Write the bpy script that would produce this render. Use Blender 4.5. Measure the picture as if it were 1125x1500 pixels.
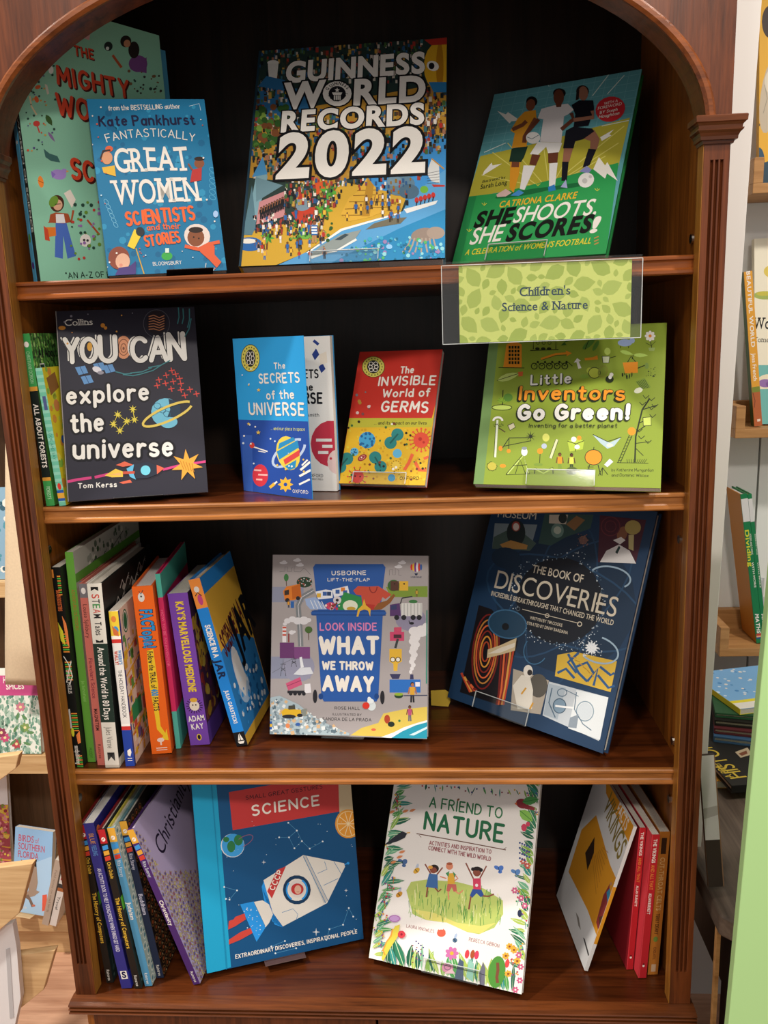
import bpy, math, random
from mathutils import Matrix, Vector
D = bpy.data
SC = bpy.context.scene
COL = SC.collection
for _o in list(D.objects):
    D.objects.remove(_o)

# ------------------------------------------------------------------ camera
CAM = Vector((0.0938, -0.9130, 1.4309))
PITCH, YAW, ROLL, FPX = -0.2087, 0.0670, 0.0359, 1233.33
ROT = Matrix.Rotation(YAW, 3, 'Z') @ Matrix.Rotation(PITCH, 3, 'X') @ Matrix.Rotation(ROLL, 3, 'Y')
cam_data = D.cameras.new('camera')
cam_data.sensor_fit = 'VERTICAL'
cam_data.sensor_height = 36.0
cam_data.lens = FPX / 1500.0 * 36.0
cam_data.clip_start = 0.02
cam = D.objects.new('camera', cam_data)
COL.objects.link(cam)
cam.matrix_world = Matrix.Translation(CAM) @ (ROT @ Matrix.Rotation(math.pi / 2, 3, 'X')).to_4x4()
SC.camera = cam

# ------------------------------------------------------------------ world, lamps, exposure
world = D.worlds.new('shop_ambience')
SC.world = world
world.use_nodes = True
world.node_tree.nodes['Background'].inputs[0].default_value = (1.0, 0.95, 0.91, 1)
world.node_tree.nodes['Background'].inputs[1].default_value = 0.55
SC.view_settings.view_transform = 'Standard'
SC.view_settings.look = 'None'
SC.view_settings.gamma = 1.0
SC.view_settings.exposure = 0.0


def aim(o, target):
    o.rotation_euler = (Vector(target) - o.location).to_track_quat('-Z', 'Y').to_euler()


def spot(name, loc, target, watts, size, blend, radius, col):
    l = D.lights.new(name, 'SPOT')
    l.energy = watts
    l.spot_size = math.radians(size)
    l.spot_blend = blend
    l.shadow_soft_size = radius
    l.color = col
    o = D.objects.new(name, l)
    COL.objects.link(o)
    o.location = loc
    aim(o, target)
    return o


WARM = (1.0, 0.92, 0.83)
spot('ceiling_spot_front', (0.55, -2.05, 2.75), (0.02, 0.05, 0.92), 84, 58, 0.9, 0.09, WARM)
spot('ceiling_spot_near', (-0.15, -0.95, 2.85), (0.0, 0.05, 1.05), 28, 75, 0.8, 0.12, WARM)
spot('ceiling_spot_left', (-0.75, -1.9, 2.75), (-0.1, 0.1, 1.1), 38, 60, 0.9, 0.09, WARM)
spot('ceiling_spot_back_left', (-1.15, -0.35, 2.7), (-0.9, 0.7, 0.5), 230, 80, 0.7, 0.06, (1.0, 0.92, 0.82))
spot('ceiling_spot_back_right', (1.0, -0.6, 2.7), (0.75, 0.4, 1.1), 70, 75, 0.8, 0.06, (1.0, 0.93, 0.85))


# ------------------------------------------------------------------ small maths helpers
def pixel_ray(px, py):
    return ROT @ Vector(((px - 562.5) / FPX, 1.0, -(py - 750.0) / FPX))


def at_y(px, py, y):
    d = pixel_ray(px, py)
    return CAM + d * ((y - CAM.y) / d.y)


def at_z(px, py, z):
    d = pixel_ray(px, py)
    return CAM + d * ((z - CAM.z) / d.z)


def srgb(h):
    if isinstance(h, str):
        h = h.lstrip('#')
        v = [int(h[i:i + 2], 16) / 255 for i in (0, 2, 4)]
    else:
        v = list(h)
    return tuple((c / 12.92 if c <= 0.04045 else ((c + 0.055) / 1.055) ** 2.4) for c in v) + (1.0,)


# ------------------------------------------------------------------ materials
MATS = {}


def new_mat(name):
    m = D.materials.new(name)
    m.use_nodes = True
    MATS[name] = m
    nt = m.node_tree
    return m, nt, nt.nodes['Principled BSDF']


def wood(name, dark, light, scale=1.0, axis='X', rough=0.35, coat=0.3, bump=0.08):
    m, nt, b = new_mat(name)
    tc = nt.nodes.new('ShaderNodeTexCoord')
    mp = nt.nodes.new('ShaderNodeMapping')
    s = {'X': (1.6, 28, 28), 'Y': (28, 1.6, 28), 'Z': (28, 28, 1.6)}[axis]
    mp.inputs['Scale'].default_value = [k * scale for k in s]
    n1 = nt.nodes.new('ShaderNodeTexNoise')
    n1.inputs['Scale'].default_value = 2.4
    n1.inputs['Detail'].default_value = 8
    n1.inputs['Roughness'].default_value = 0.62
    n1.inputs['Distortion'].default_value = 0.8
    n2 = nt.nodes.new('ShaderNodeTexNoise')
    n2.inputs['Scale'].default_value = 14
    n2.inputs['Detail'].default_value = 4
    mx = nt.nodes.new('ShaderNodeMath')
    mx.operation = 'MULTIPLY_ADD'
    mx.inputs[1].default_value = 0.35
    ramp = nt.nodes.new('ShaderNodeValToRGB')
    ramp.color_ramp.elements[0].position = 0.42
    ramp.color_ramp.elements[0].color = srgb(dark)
    ramp.color_ramp.elements[1].position = 0.82
    ramp.color_ramp.elements[1].color = srgb(light)
    bm = nt.nodes.new('ShaderNodeBump')
    bm.inputs['Strength'].default_value = bump
    bm.inputs['Distance'].default_value = 0.002
    L = nt.links.new
    L(tc.outputs['Object'], mp.inputs['Vector'])
    L(mp.outputs['Vector'], n1.inputs['Vector'])
    L(mp.outputs['Vector'], n2.inputs['Vector'])
    L(n2.outputs['Fac'], mx.inputs[0])
    L(n1.outputs['Fac'], mx.inputs[2])
    L(mx.outputs[0], ramp.inputs['Fac'])
    L(ramp.outputs['Color'], b.inputs['Base Color'])
    L(mx.outputs[0], bm.inputs['Height'])
    L(bm.outputs['Normal'], b.inputs['Normal'])
    b.inputs['Roughness'].default_value = rough
    b.inputs['Coat Weight'].default_value = coat
    b.inputs['Coat Roughness'].default_value = 0.22
    b.inputs['Specular IOR Level'].default_value = 0.32
    return m


def plain(name, col, rough=0.5, metal=0.0, noise=0.06, nscale=30.0):
    m, nt, b = new_mat(name)
    n = nt.nodes.new('ShaderNodeTexNoise')
    n.inputs['Scale'].default_value = nscale
    n.inputs['Detail'].default_value = 5
    hs = nt.nodes.new('ShaderNodeHueSaturation')
    hs.inputs['Color'].default_value = srgb(col)
    ma = nt.nodes.new('ShaderNodeMath')
    ma.operation = 'MULTIPLY_ADD'
    ma.inputs[1].default_value = noise * 2
    ma.inputs[2].default_value = 1.0 - noise
    tc = nt.nodes.new('ShaderNodeTexCoord')
    L = nt.links.new
    L(tc.outputs['Object'], n.inputs['Vector'])
    L(n.outputs['Fac'], ma.inputs[0])
    L(ma.outputs[0], hs.inputs['Value'])
    L(hs.outputs['Color'], b.inputs['Base Color'])
    b.inputs['Roughness'].default_value = rough
    b.inputs['Metallic'].default_value = metal
    return m


def print_mat(name, rough, coat=0.0, spec=0.5):
    m, nt, b = new_mat(name)
    a = nt.nodes.new('ShaderNodeVertexColor')
    a.layer_name = 'Col'
    n = nt.nodes.new('ShaderNodeTexNoise')
    n.inputs['Scale'].default_value = 900
    hs = nt.nodes.new('ShaderNodeHueSaturation')
    ma = nt.nodes.new('ShaderNodeMath')
    ma.operation = 'MULTIPLY_ADD'
    ma.inputs[1].default_value = 0.10
    ma.inputs[2].default_value = 0.95
    tc = nt.nodes.new('ShaderNodeTexCoord')
    L = nt.links.new
    L(tc.outputs['Object'], n.inputs['Vector'])
    L(n.outputs['Fac'], ma.inputs[0])
    L(ma.outputs[0], hs.inputs['Value'])
    L(a.outputs['Color'], hs.inputs['Color'])
    L(hs.outputs['Color'], b.inputs['Base Color'])
    b.inputs['Roughness'].default_value = rough
    b.inputs['Coat Weight'].default_value = coat
    b.inputs['Coat Roughness'].default_value = 0.12
    b.inputs['Specular IOR Level'].default_value = spec
    return m


def paper_mat(name, col):
    m, nt, b = new_mat(name)
    tc = nt.nodes.new('ShaderNodeTexCoord')
    mp = nt.nodes.new('ShaderNodeMapping')
    mp.inputs['Scale'].default_value = (900, 900, 4)
    n = nt.nodes.new('ShaderNodeTexNoise')
    n.inputs['Scale'].default_value = 1.0
    n.inputs['Detail'].default_value = 3
    ramp = nt.nodes.new('ShaderNodeValToRGB')
    c = srgb(col)
    ramp.color_ramp.elements[0].color = tuple(k * 0.72 for k in c[:3]) + (1,)
    ramp.color_ramp.elements[0].position = 0.3
    ramp.color_ramp.elements[1].color = c
    ramp.color_ramp.elements[1].position = 0.6
    L = nt.links.new
    L(tc.outputs['Object'], mp.inputs['Vector'])
    L(mp.outputs['Vector'], n.inputs['Vector'])
    L(n.outputs['Fac'], ramp.inputs['Fac'])
    L(ramp.outputs['Color'], b.inputs['Base Color'])
    b.inputs['Roughness'].default_value = 0.8
    return m


def acrylic(name):
    m, nt, b = new_mat(name)
    out = nt.nodes['Material Output']
    nt.nodes.remove(b)
    tr = nt.nodes.new('ShaderNodeBsdfTransparent')
    tr.inputs[0].default_value = (0.97, 0.98, 0.975, 1)
    gl = nt.nodes.new('ShaderNodeBsdfGlossy')
    gl.inputs['Roughness'].default_value = 0.08
    lw = nt.nodes.new('ShaderNodeLayerWeight')
    lw.inputs['Blend'].default_value = 0.25
    ma = nt.nodes.new('ShaderNodeMath')
    ma.operation = 'MULTIPLY_ADD'
    ma.inputs[1].default_value = 0.25
    ma.inputs[2].default_value = 0.035
    mx = nt.nodes.new('ShaderNodeMixShader')
    L = nt.links.new
    L(lw.outputs['Facing'], ma.inputs[0])
    L(ma.outputs[0], mx.inputs[0])
    L(tr.outputs[0], mx.inputs[1])
    L(gl.outputs[0], mx.inputs[2])
    L(mx.outputs[0], out.inputs['Surface'])
    return m


M_FRAME = wood('mahogany_vertical', '#331608', '#6d3719', 1.0, 'Z', 0.32, 0.16)
M_FRAMEX = wood('mahogany_horizontal', '#331708', '#6b3818', 1.0, 'X', 0.34, 0.15)
M_EDGE = wood('oak_stained_edge', '#683a14', '#b27136', 1.1, 'X', 0.38, 0.15)
M_SHELF = wood('shelf_top_brown', '#2b1105', '#57290f', 0.9, 'X', 0.28, 0.2)
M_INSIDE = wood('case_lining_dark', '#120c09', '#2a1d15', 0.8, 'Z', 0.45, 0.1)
M_SIDE = wood('case_side_brown', '#552a0a', '#99581c', 0.8, 'Z', 0.4, 0.15)
M_MOULD = wood('arch_moulding_brown', '#4d230b', '#8f4c1c', 1.0, 'X', 0.3, 0.2)
M_LIP = wood('golden_oak_lipping', '#6b4016', '#a8702a', 0.9, 'Z', 0.4, 0.15)
M_PALE = wood('pale_ash_wood', '#b08a5c', '#d9b98a', 0.6, 'X', 0.5, 0.0)
M_LEDGE = wood('light_oak_ledge', '#8f6235', '#bd8d58', 0.7, 'X', 0.5, 0.0)
M_TABLE = wood('worn_dark_table', '#2a211b', '#64564a', 0.6, 'Y', 0.5, 0.1)
M_DARK = wood('black_stained_wood', '#0e0a08', '#241a15', 0.8, 'Z', 0.5, 0.1)
M_PRINT = print_mat('printed_cover_gloss', 0.48, 0.0, 0.22)
M_MATT = print_mat('printed_cover_matt', 0.6, 0.0, 0.2)
M_FOIL = print_mat('printed_cover_linen_foil', 0.42, 0.05)
M_PAGES = paper_mat('page_edges_cream', '#d8d0c2')
M_PAGESG = paper_mat('page_edges_white', '#e4e2dc')
M_ACR = acrylic('clear_acrylic')
M_ACRE = plain('acrylic_edge_highlight', '#cfd4d2', 0.3)  # pale opaque tone that paints the highlight along acrylic edges
M_BLACK = plain('black_plastic', '#151516', 0.35)
M_BROWNST = plain('brown_stand_wood', '#4a3430', 0.5)
M_STEEL = plain('nickel_peg', '#c9c6bd', 0.25, 1.0)
M_WHITE = plain('white_painted_wall', '#d6d1cb', 0.6, 0, 0.02, 6)
M_WALLR = plain('white_slat_wall', '#e8e8e4', 0.55, 0, 0.02, 6)
M_GREEN = plain('pale_green_board', '#b9e59b', 0.5, 0, 0.02, 4)
M_FLOOR = wood('floor_planks_brown', '#a5755a', '#d6a98b', 0.5, 'X', 0.4, 0.15)
M_CLOTH = plain('unbleached_canvas', '#cbb698', 0.9, 0, 0.12, 220)
M_SLATE = plain('grey_plate', '#b9bcbd', 0.4)


# ------------------------------------------------------------------ mesh building
class MB:
    def __init__(self):
        self.v, self.f, self.c = [], [], []

    def add(self, verts, faces, col='#888888'):
        k = len(self.v)
        self.v += [tuple(p) for p in verts]
        self.f += [[i + k for i in f] for f in faces]
        self.c += [col] * len(faces)

    def box(self, a, b, col='#888888'):
        x0, y0, z0 = a
        x1, y1, z1 = b
        self.add([(x0, y0, z0), (x1, y0, z0), (x1, y1, z0), (x0, y1, z0), (x0, y0, z1), (x1, y0, z1), (x1, y1, z1), (x0, y1, z1)],
                 [(0, 3, 2, 1), (4, 5, 6, 7), (0, 1, 5, 4), (1, 2, 6, 5), (2, 3, 7, 6), (3, 0, 4, 7)], col)

    def prism(self, pts, fn, d0, d1, col='#888888'):
        """pts: closed 2D outline; fn(a, b, d) -> xyz; extruded from d0 to d1"""
        n = len(pts)
        vs = [fn(a, b, d0) for a, b in pts] + [fn(a, b, d1) for a, b in pts]
        fs = [list(range(n))[::-1], list(range(n, 2 * n))]
        fs += [(i, (i + 1) % n, n + (i + 1) % n, n + i) for i in range(n)]
        self.add(vs, fs, col)

    def build(self, name, mat, parent=None, bevel=0.0, smooth=False, fix=True):
        me = D.meshes.new(name)
        me.from_pydata(self.v, [], self.f)
        me.materials.append(mat)
        at = me.color_attributes.new('Col', 'FLOAT_COLOR', 'CORNER')
        cache = {}
        buf = []
        for p in me.polygons:
            h = self.c[p.index]
            if h not in cache:
                cache[h] = srgb(h)
            buf += list(cache[h]) * p.loop_total
        at.data.foreach_set('color', buf)
        if fix:
            import bmesh
            b = bmesh.new()
            b.from_mesh(me)
            bmesh.ops.recalc_face_normals(b, faces=b.faces)
            b.to_mesh(me)
            b.free()
        if smooth:
            me.polygons.foreach_set('use_smooth', [True] * len(me.polygons))
        o = D.objects.new(name, me)
        COL.objects.link(o)
        if parent:
            o.parent = parent
        if bevel:
            md = o.modifiers.new('bevel', 'BEVEL')
            md.width = bevel
            md.segments = 2
            md.limit_method = 'ANGLE'
        return o


def tag(o, label=None, cat=None, group=None, kind=None):
    for k, v in (('label', label), ('category', cat), ('group', group), ('kind', kind)):
        if v:
            o[k] = v
    return o


def empty(name, mat=None, label=None, cat=None, group=None):
    o = D.objects.new(name, None)
    o.empty_display_size = 0.02
    COL.objects.link(o)
    if mat is not None:
        o.matrix_world = mat
    return tag(o, label, cat, group)


# ------------------------------------------------------------------ lettering (builtin font turned into flat triangles)
WT = {'l': -0.012, 'r': 0.0, 'm': 0.012, 'b': 0.024, 'x': 0.042, 'o': 0.06, 'O': 0.085}
CHARS = "ABCDEFGHIJKLMNOPQRSTUVWXYZabcdefghijklmnopqrstuvwxyz0123456789!?'.,&-\"*:|+"
GLYPH = {}


def load_glyphs():
    made = []
    for wk, off in WT.items():
        for ch in CHARS:
            cu = D.curves.new('glyph', 'FONT')
            cu.body = ch
            cu.resolution_u = 5
            cu.offset = off
            o = D.objects.new('glyph', cu)
            COL.objects.link(o)
            made.append((wk, ch, o, cu))
    bpy.context.view_layer.update()
    dg = bpy.context.evaluated_depsgraph_get()
    for wk, ch, o, cu in made:
        ev = o.evaluated_get(dg)
        me = ev.to_mesh()
        vs = [(v.co.x, v.co.y) for v in me.vertices]
        fs = [tuple(p.vertices) for p in me.polygons]
        GLYPH[wk, ch] = (vs, fs)
        ev.to_mesh_clear()
    for wk, ch, o, cu in made:
        D.objects.remove(o)
        D.curves.remove(cu)


load_glyphs()
BOX = {}
for ch in CHARS:
    xs = [p[0] for p in GLYPH['r', ch][0]]
    BOX[ch] = (min(xs), max(xs))
CAP = max(p[1] for p in GLYPH['r', 'H'][0])
# stems that carry a slab when a serif letter is wanted: (position across the letter, at top, at foot)
SERIF = {'C': [(0.93, 1, 0)], 'h': [(0.08, 1, 1), (0.9, 0, 1)], 'i': [(0.5, .72, 1)], 'l': [(0.5, 1, 1)], 'd': [(0.9, 1, 1)],
         'r': [(0.15, .72, 1)], 'n': [(0.1, .72, 1), (0.9, 0, 1)], 'N': [(0.08, 1, 1), (0.92, 1, 1)], 'u': [(0.1, .72, 0), (0.9, .72, 1)],
         'a': [(0.92, 0, 1)], 't': [], 'R': [(0.1, 1, 1), (0.95, 0, 1)], 'E': [(0.1, 1, 1)], 'A': [(0.05, 0, 1), (0.95, 0, 1)], 'T': [(0.5, 0, 1)],
         'W': [(0.03, 1, 0), (0.97, 1, 0), (0.5, 1, 0)], 'M': [(0.06, 1, 1), (0.94, 1, 1)], 'm': [(0.06, .72, 1), (0.5, 0, 1), (0.94, 0, 1)],
         'G': [(0.95, 0.5, 0)], 'I': [(0.5, 1, 1)], 'D': [(0.1, 1, 1)], 'L': [(0.1, 1, 1)], 'H': [(0.1, 1, 1), (0.9, 1, 1)]}


# hand-drawn letters: (width, strokes); a stroke is a list of points, 's' first means a smooth curve through them
def _o(cx, cy, rx, ry, a0=90, a1=450, n=14):
    return [(cx + rx * math.cos(math.radians(a0 + (a1 - a0) * i / n)), cy + ry * math.sin(math.radians(a0 + (a1 - a0) * i / n))) for i in range(n + 1)]


HAND = {
    'A': (.66, [[(0, 0), (.33, 1), (.66, 0)], [(.13, .34), (.53, .34)]]),
    'B': (.56, [[(0, 0), (0, 1)], [(0, 1), (.3, 1)] + _o(.3, .77, .22, .23, 90, -90, 7) + [(0, .54)], [(0, .54), (.3, .54)] + _o(.3, .27, .26, .27, 90, -90, 7) + [(0, 0)]]),
    'C': (.6, [_o(.32, .5, .32, .5, 45, 315)]),
    'D': (.62, [[(0, 0), (0, 1), (.22, 1)] + _o(.22, .5, .4, .5, 90, -90, 10) + [(0, 0)]]),
    'E': (.5, [[(.5, 1), (0, 1), (0, 0), (.5, 0)], [(0, .52), (.42, .52)]]),
    'F': (.5, [[(.5, 1), (0, 1), (0, 0)], [(0, .52), (.42, .52)]]),
    'G': (.64, [_o(.32, .5, .32, .5, 50, 300) + [(.62, .2), (.62, .46), (.38, .46)]]),
    'H': (.6, [[(0, 0), (0, 1)], [(.6, 0), (.6, 1)], [(0, .52), (.6, .52)]]),
    'I': (.04, [[(.02, 0), (.02, 1)]]),
    'J': (.42, [[(.42, 1), (.42, .25)] + _o(.21, .23, .21, .23, 0, -170, 8)]),
    'K': (.56, [[(0, 0), (0, 1)], [(.52, 1), (.02, .44)], [(.18, .6), (.56, 0)]]),
    'L': (.48, [[(0, 1), (0, 0), (.48, 0)]]),
    'M': (.74, [[(0, 0), (.06, 1), (.37, .3), (.68, 1), (.74, 0)]]),
    'N': (.6, [[(0, 0), (0, 1), (.6, 0), (.6, 1)]]),
    'O': (.68, [_o(.34, .5, .34, .5)]),
    'P': (.54, [[(0, 0), (0, 1), (.28, 1)] + _o(.28, .74, .26, .26, 90, -90, 8) + [(0, .48)]]),
    'Q': (.68, [_o(.34, .5, .34, .5), [(.42, .22), (.68, -.06)]]),
    'R': (.56, [[(0, 0), (0, 1), (.28, 1)] + _o(.28, .75, .25, .25, 90, -90, 8) + [(0, .5)], [(.24, .5), (.56, 0)]]),
    'S': (.52, [_o(.27, .75, .25, .25, 40, 260, 9) + _o(.25, .25, .26, .26, 80, -140, 9)]),
    'T': (.6, [[(0, 1), (.6, 1)], [(.3, 1), (.3, 0)]]),
    'U': (.6, [[(0, 1), (0, .3)] + _o(.3, .3, .3, .3, 180, 360, 10) + [(.6, 1)]]),
    'V': (.62, [[(0, 1), (.31, 0), (.62, 1)]]),
    'W': (.9, [[(0, 1), (.22, 0), (.45, .8), (.68, 0), (.9, 1)]]),
    'X': (.58, [[(0, 0), (.58, 1)], [(0, 1), (.58, 0)]]),
    'Y': (.58, [[(0, 1), (.29, .48), (.58, 1)], [(.29, .48), (.29, 0)]]),
    'Z': (.54, [[(0, 1), (.54, 1), (0, 0), (.54, 0)]]),
    'a': (.46, [_o(.22, .31, .22, .31), [(.46, .64), (.46, 0)]]),
    'b': (.48, [[(0, 1), (0, 0)], _o(.25, .31, .23, .31)]),
    'c': (.42, [_o(.23, .32, .23, .32, 45, 315)]),
    'd': (.46, [_o(.22, .31, .22, .31), [(.46, 1), (.46, 0)]]),
    'e': (.46, [[(.02, .35), (.44, .37)] + _o(.23, .33, .22, .32, 8, 315, 12)]),
    'f': (.34, [[(.34, .94), (.24, 1), (.14, .9), (.14, 0)], [(0, .62), (.32, .62)]]),
    'g': (.46, [_o(.22, .32, .22, .3), [(.46, .64), (.46, -.1)] + _o(.24, -.1, .22, .2, 0, -150, 8)]),
    'h': (.46, [[(0, 1), (0, 0)], [(0, .4)] + _o(.23, .4, .23, .24, 180, 0, 8) + [(.46, 0)]]),
    'i': (.04, [[(.02, .64), (.02, 0)], [(.02, .88), (.02, .9)]]),
    'j': (.2, [[(.18, .64), (.18, -.1), (.1, -.26), (0, -.26)], [(.18, .88), (.18, .9)]]),
    'k': (.42, [[(0, 1), (0, 0)], [(.38, .64), (.02, .26)], [(.14, .38), (.42, 0)]]),
    'l': (.04, [[(.02, 1), (.02, 0)]]),
    'm': (.74, [[(0, .64), (0, 0)], [(0, .44)] + _o(.18, .44, .18, .2, 180, 0, 7) + [(.37, 0)], [(.37, .44)] + _o(.55, .44, .18, .2, 180, 0, 7) + [(.74, 0)]]),
    'n': (.46, [[(0, .64), (0, 0)], [(0, .4)] + _o(.23, .4, .23, .24, 180, 0, 8) + [(.46, 0)]]),
    'o': (.48, [_o(.24, .32, .24, .32)]),
    'p': (.48, [[(0, .64), (0, -.3)], _o(.25, .32, .23, .31)]),
    'q': (.48, [_o(.23, .32, .23, .31), [(.48, .64), (.48, -.3)]]),
    'r': (.34, [[(0, .64), (0, 0)], [(0, .38), (.1, .56), (.22, .64), (.34, .6)]]),
    's': (.4, [_o(.2, .48, .18, .16, 40, 260, 8) + _o(.2, .16, .2, .16, 80, -150, 8)]),
    't': (.34, [[(.14, .92), (.14, .14), (.22, 0), (.34, .04)], [(0, .64), (.32, .64)]]),
    'u': (.46, [[(0, .64), (0, .24)] + _o(.23, .24, .23, .24, 180, 360, 8), [(.46, .64), (.46, 0)]]),
    'v': (.46, [[(0, .64), (.23, 0), (.46, .64)]]),
    'w': (.68, [[(0, .64), (.17, 0), (.34, .5), (.51, 0), (.68, .64)]]),
    'x': (.44, [[(0, 0), (.44, .64)], [(0, .64), (.44, 0)]]),
    'y': (.46, [[(0, .64), (.24, .04)], [(.46, .64), (.12, -.3)]]),
    'z': (.42, [[(0, .64), (.42, .64), (0, 0), (.42, 0)]]),
    '!': (.06, [[(.03, 1), (.03, .32)], [(.03, .03), (.03, .05)]]),
    "'": (.04, [[(.03, 1), (.01, .8)]]),
    ',': (.06, [[(.05, .06), (.0, -.16)]]),
    '.': (.04, [[(.02, .02), (.02, .04)]]),
    '-': (.26, [[(0, .46), (.26, .46)]]),
    '"': (.16, [[(.02, 1), (.02, .82)], [(.14, 1), (.14, .82)]]),
    '0': (.58, [_o(.29, .5, .29, .5)]),
    '2': (.54, [_o(.27, .73, .26, .27, 165, -30, 9) + [(0, 0), (.54, 0)]]),
    '4': (.56, [[(.42, 0), (.42, 1), (0, .3), (.56, .3)]]),
    '8': (.54, [_o(.27, .75, .22, .25), _o(.27, .26, .27, .26)]),
    '9': (.52, [_o(.26, .7, .25, .3), [(.51, .7), (.36, 0)]]),
    '1': (.2, [[(0, .8), (.18, 1), (.18, 0)]]),
}
PEN = {'l': .05, 'r': .105, 'm': .135, 'b': .165, 'x': .225, 'o': .30, 'O': .37}


# ------------------------------------------------------------------ flat printed artwork on a face of a book or card
class Art:
    """Shapes printed on one plane of an object. Layout is given in the units of a reference crop (origin, scale) and
    carried onto the plane of the real cover."""

    def __init__(self, mw, face, const, a0, a1, b0, b1):
        self.mi = mw.inverted()
        self.face, self.k = face, const
        self.r = (a0, a1, b0, b1)
        self.items = []
        self.mb = MB()
        self.ox = self.oy = 0
        self.s = 1.0
        self.step = 0.00003
        self.boxes = []
        self.clip_on = True
        self.min_level = 1
        self.hand = False

    def c(self, ox, oy, s):
        self.ox, self.oy, self.s = ox, oy, s
        return self

    def m(self, x, y):
        px, py = self.ox + x / self.s, self.oy + y / self.s
        o = self.mi @ CAM
        d = self.mi.to_3x3() @ pixel_ray(px, py)
        ax = 1 if self.face == 'front' else 0
        t = (self.k - o[ax]) / d[ax]
        p = o + d * t
        if self.face == 'front':
            return (p.x, p.z)
        return (p.y, p.z) if self.face == 'right' else (-p.y, p.z)

    def lift(self, a, b, lv):
        e = lv * self.step
        if self.face == 'front':
            return (a, self.k - e, b)
        if self.face == 'right':
            return (self.k + e, a, b)
        return (self.k - e, -a, b)

    def level(self, pts):
        x0, x1 = min(p[0] for p in pts), max(p[0] for p in pts)
        y0, y1 = min(p[1] for p in pts), max(p[1] for p in pts)
        lv = self.min_level
        for (q0, q1, r0, r1, l) in self.boxes:
            if l >= lv and q0 < x1 and q1 > x0 and r0 < y1 and r1 > y0:
                lv = l + 1
        self.boxes.append((x0, x1, y0, y1, lv))
        return lv

    def clip(self, pts):
        a0, a1, b0, b1 = self.r
        for ax, lim, sg in ((0, a0, 1), (0, a1, -1), (1, b0, 1), (1, b1, -1)):
            out = []
            n = len(pts)
            for i in range(n):
                p, q = pts[i], pts[(i + 1) % n]
                ip, iq = (p[ax] - lim) * sg >= 0, (q[ax] - lim) * sg >= 0
                if ip:
                    out.append(p)
                if ip != iq:
                    t = (lim - p[ax]) / (q[ax] - p[ax])
                    out.append((p[0] + (q[0] - p[0]) * t, p[1] + (q[1] - p[1]) * t))
            pts = out
            if len(pts) < 3:
                return []
        return pts

    def raw(self, col, pts, lv=None):
        pts = self.clip(pts)
        if len(pts) < 3:
            return
        if lv is None:
            lv = self.level(pts)
        # keep the printed side facing outwards
        ar = sum(pts[i][0] * pts[(i + 1) % len(pts)][1] - pts[(i + 1) % len(pts)][0] * pts[i][1] for i in range(len(pts)))
        if ar < 0:
            pts = pts[::-1]
        self.mb.add([self.lift(a, b, lv) for a, b in pts], [list(range(len(pts)))], col)

    def uv(self, col, *q):
        a0, a1, b0, b1 = self.r
        pts = [(a0 + (a1 - a0) * q[i], b0 + (b1 - b0) * q[i + 1]) for i in range(0, len(q), 2)]
        self.raw(col, pts)
        return self

    def bg(self, col):
        return self.uv(col, 0, 0, 1, 0, 1, 1, 0, 1)

    def P(self, col, *q):
        self.raw(col, [self.m(q[i], q[i + 1]) for i in range(0, len(q), 2)])
        return self

    def R(self, col, x0, y0, x1, y1):
        return self.P(col, x0, y0, x1, y0, x1, y1, x0, y1)

    def E(self, col, cx, cy, rx, ry=None, rot=0, n=18):
        ry = rx if ry is None else ry
        cr, sr = math.cos(math.radians(rot)), math.sin(math.radians(rot))
        q = []
        for i in range(n):
            t = 2 * math.pi * i / n
            u, v = rx * math.cos(t), ry * math.sin(t)
            q += [cx + u * cr - v * sr, cy + u * sr + v * cr]
        return self.P(col, *q)

    def ring(self, col, cx, cy, rx, ry, w, rot=0, a0=0, a1=360, n=28):
        cr, sr = math.cos(math.radians(rot)), math.sin(math.radians(rot))
        q = []
        for i in range(n + 1):
            t = math.radians(a0 + (a1 - a0) * i / n)
            u, v = rx * math.cos(t), ry * math.sin(t)
            q += [cx + u * cr - v * sr, cy + u * sr + v * cr]
        return self.L(col, w, *q)

    def L(self, col, w, *q):
        pts = [(q[i], q[i + 1]) for i in range(0, len(q), 2)]
        n = len(pts)
        lf, rt = [], []
        for i in range(n):
            a, b = pts[max(0, i - 1)], pts[min(n - 1, i + 1)]
            dx, dy = b[0] - a[0], b[1] - a[1]
            k = math.hypot(dx, dy) or 1
            nx, ny = -dy / k * w / 2, dx / k * w / 2
            lf.append(self.m(pts[i][0] + nx, pts[i][1] + ny))
            rt.append(self.m(pts[i][0] - nx, pts[i][1] - ny))
        lv = self.level(lf + rt)
        for i in range(n - 1):
            self.raw(col, [lf[i], lf[i + 1], rt[i + 1], rt[i]], lv)
        return self

    def star(self, col, cx, cy, r, n=5, inner=0.42, rot=-90):
        q = []
        for i in range(2 * n):
            t = math.radians(rot + 180 * i / n)
            k = r if i % 2 == 0 else r * inner
            q += [cx + k * math.cos(t), cy + k * math.sin(t)]
        return self.P(col, *q)

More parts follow.
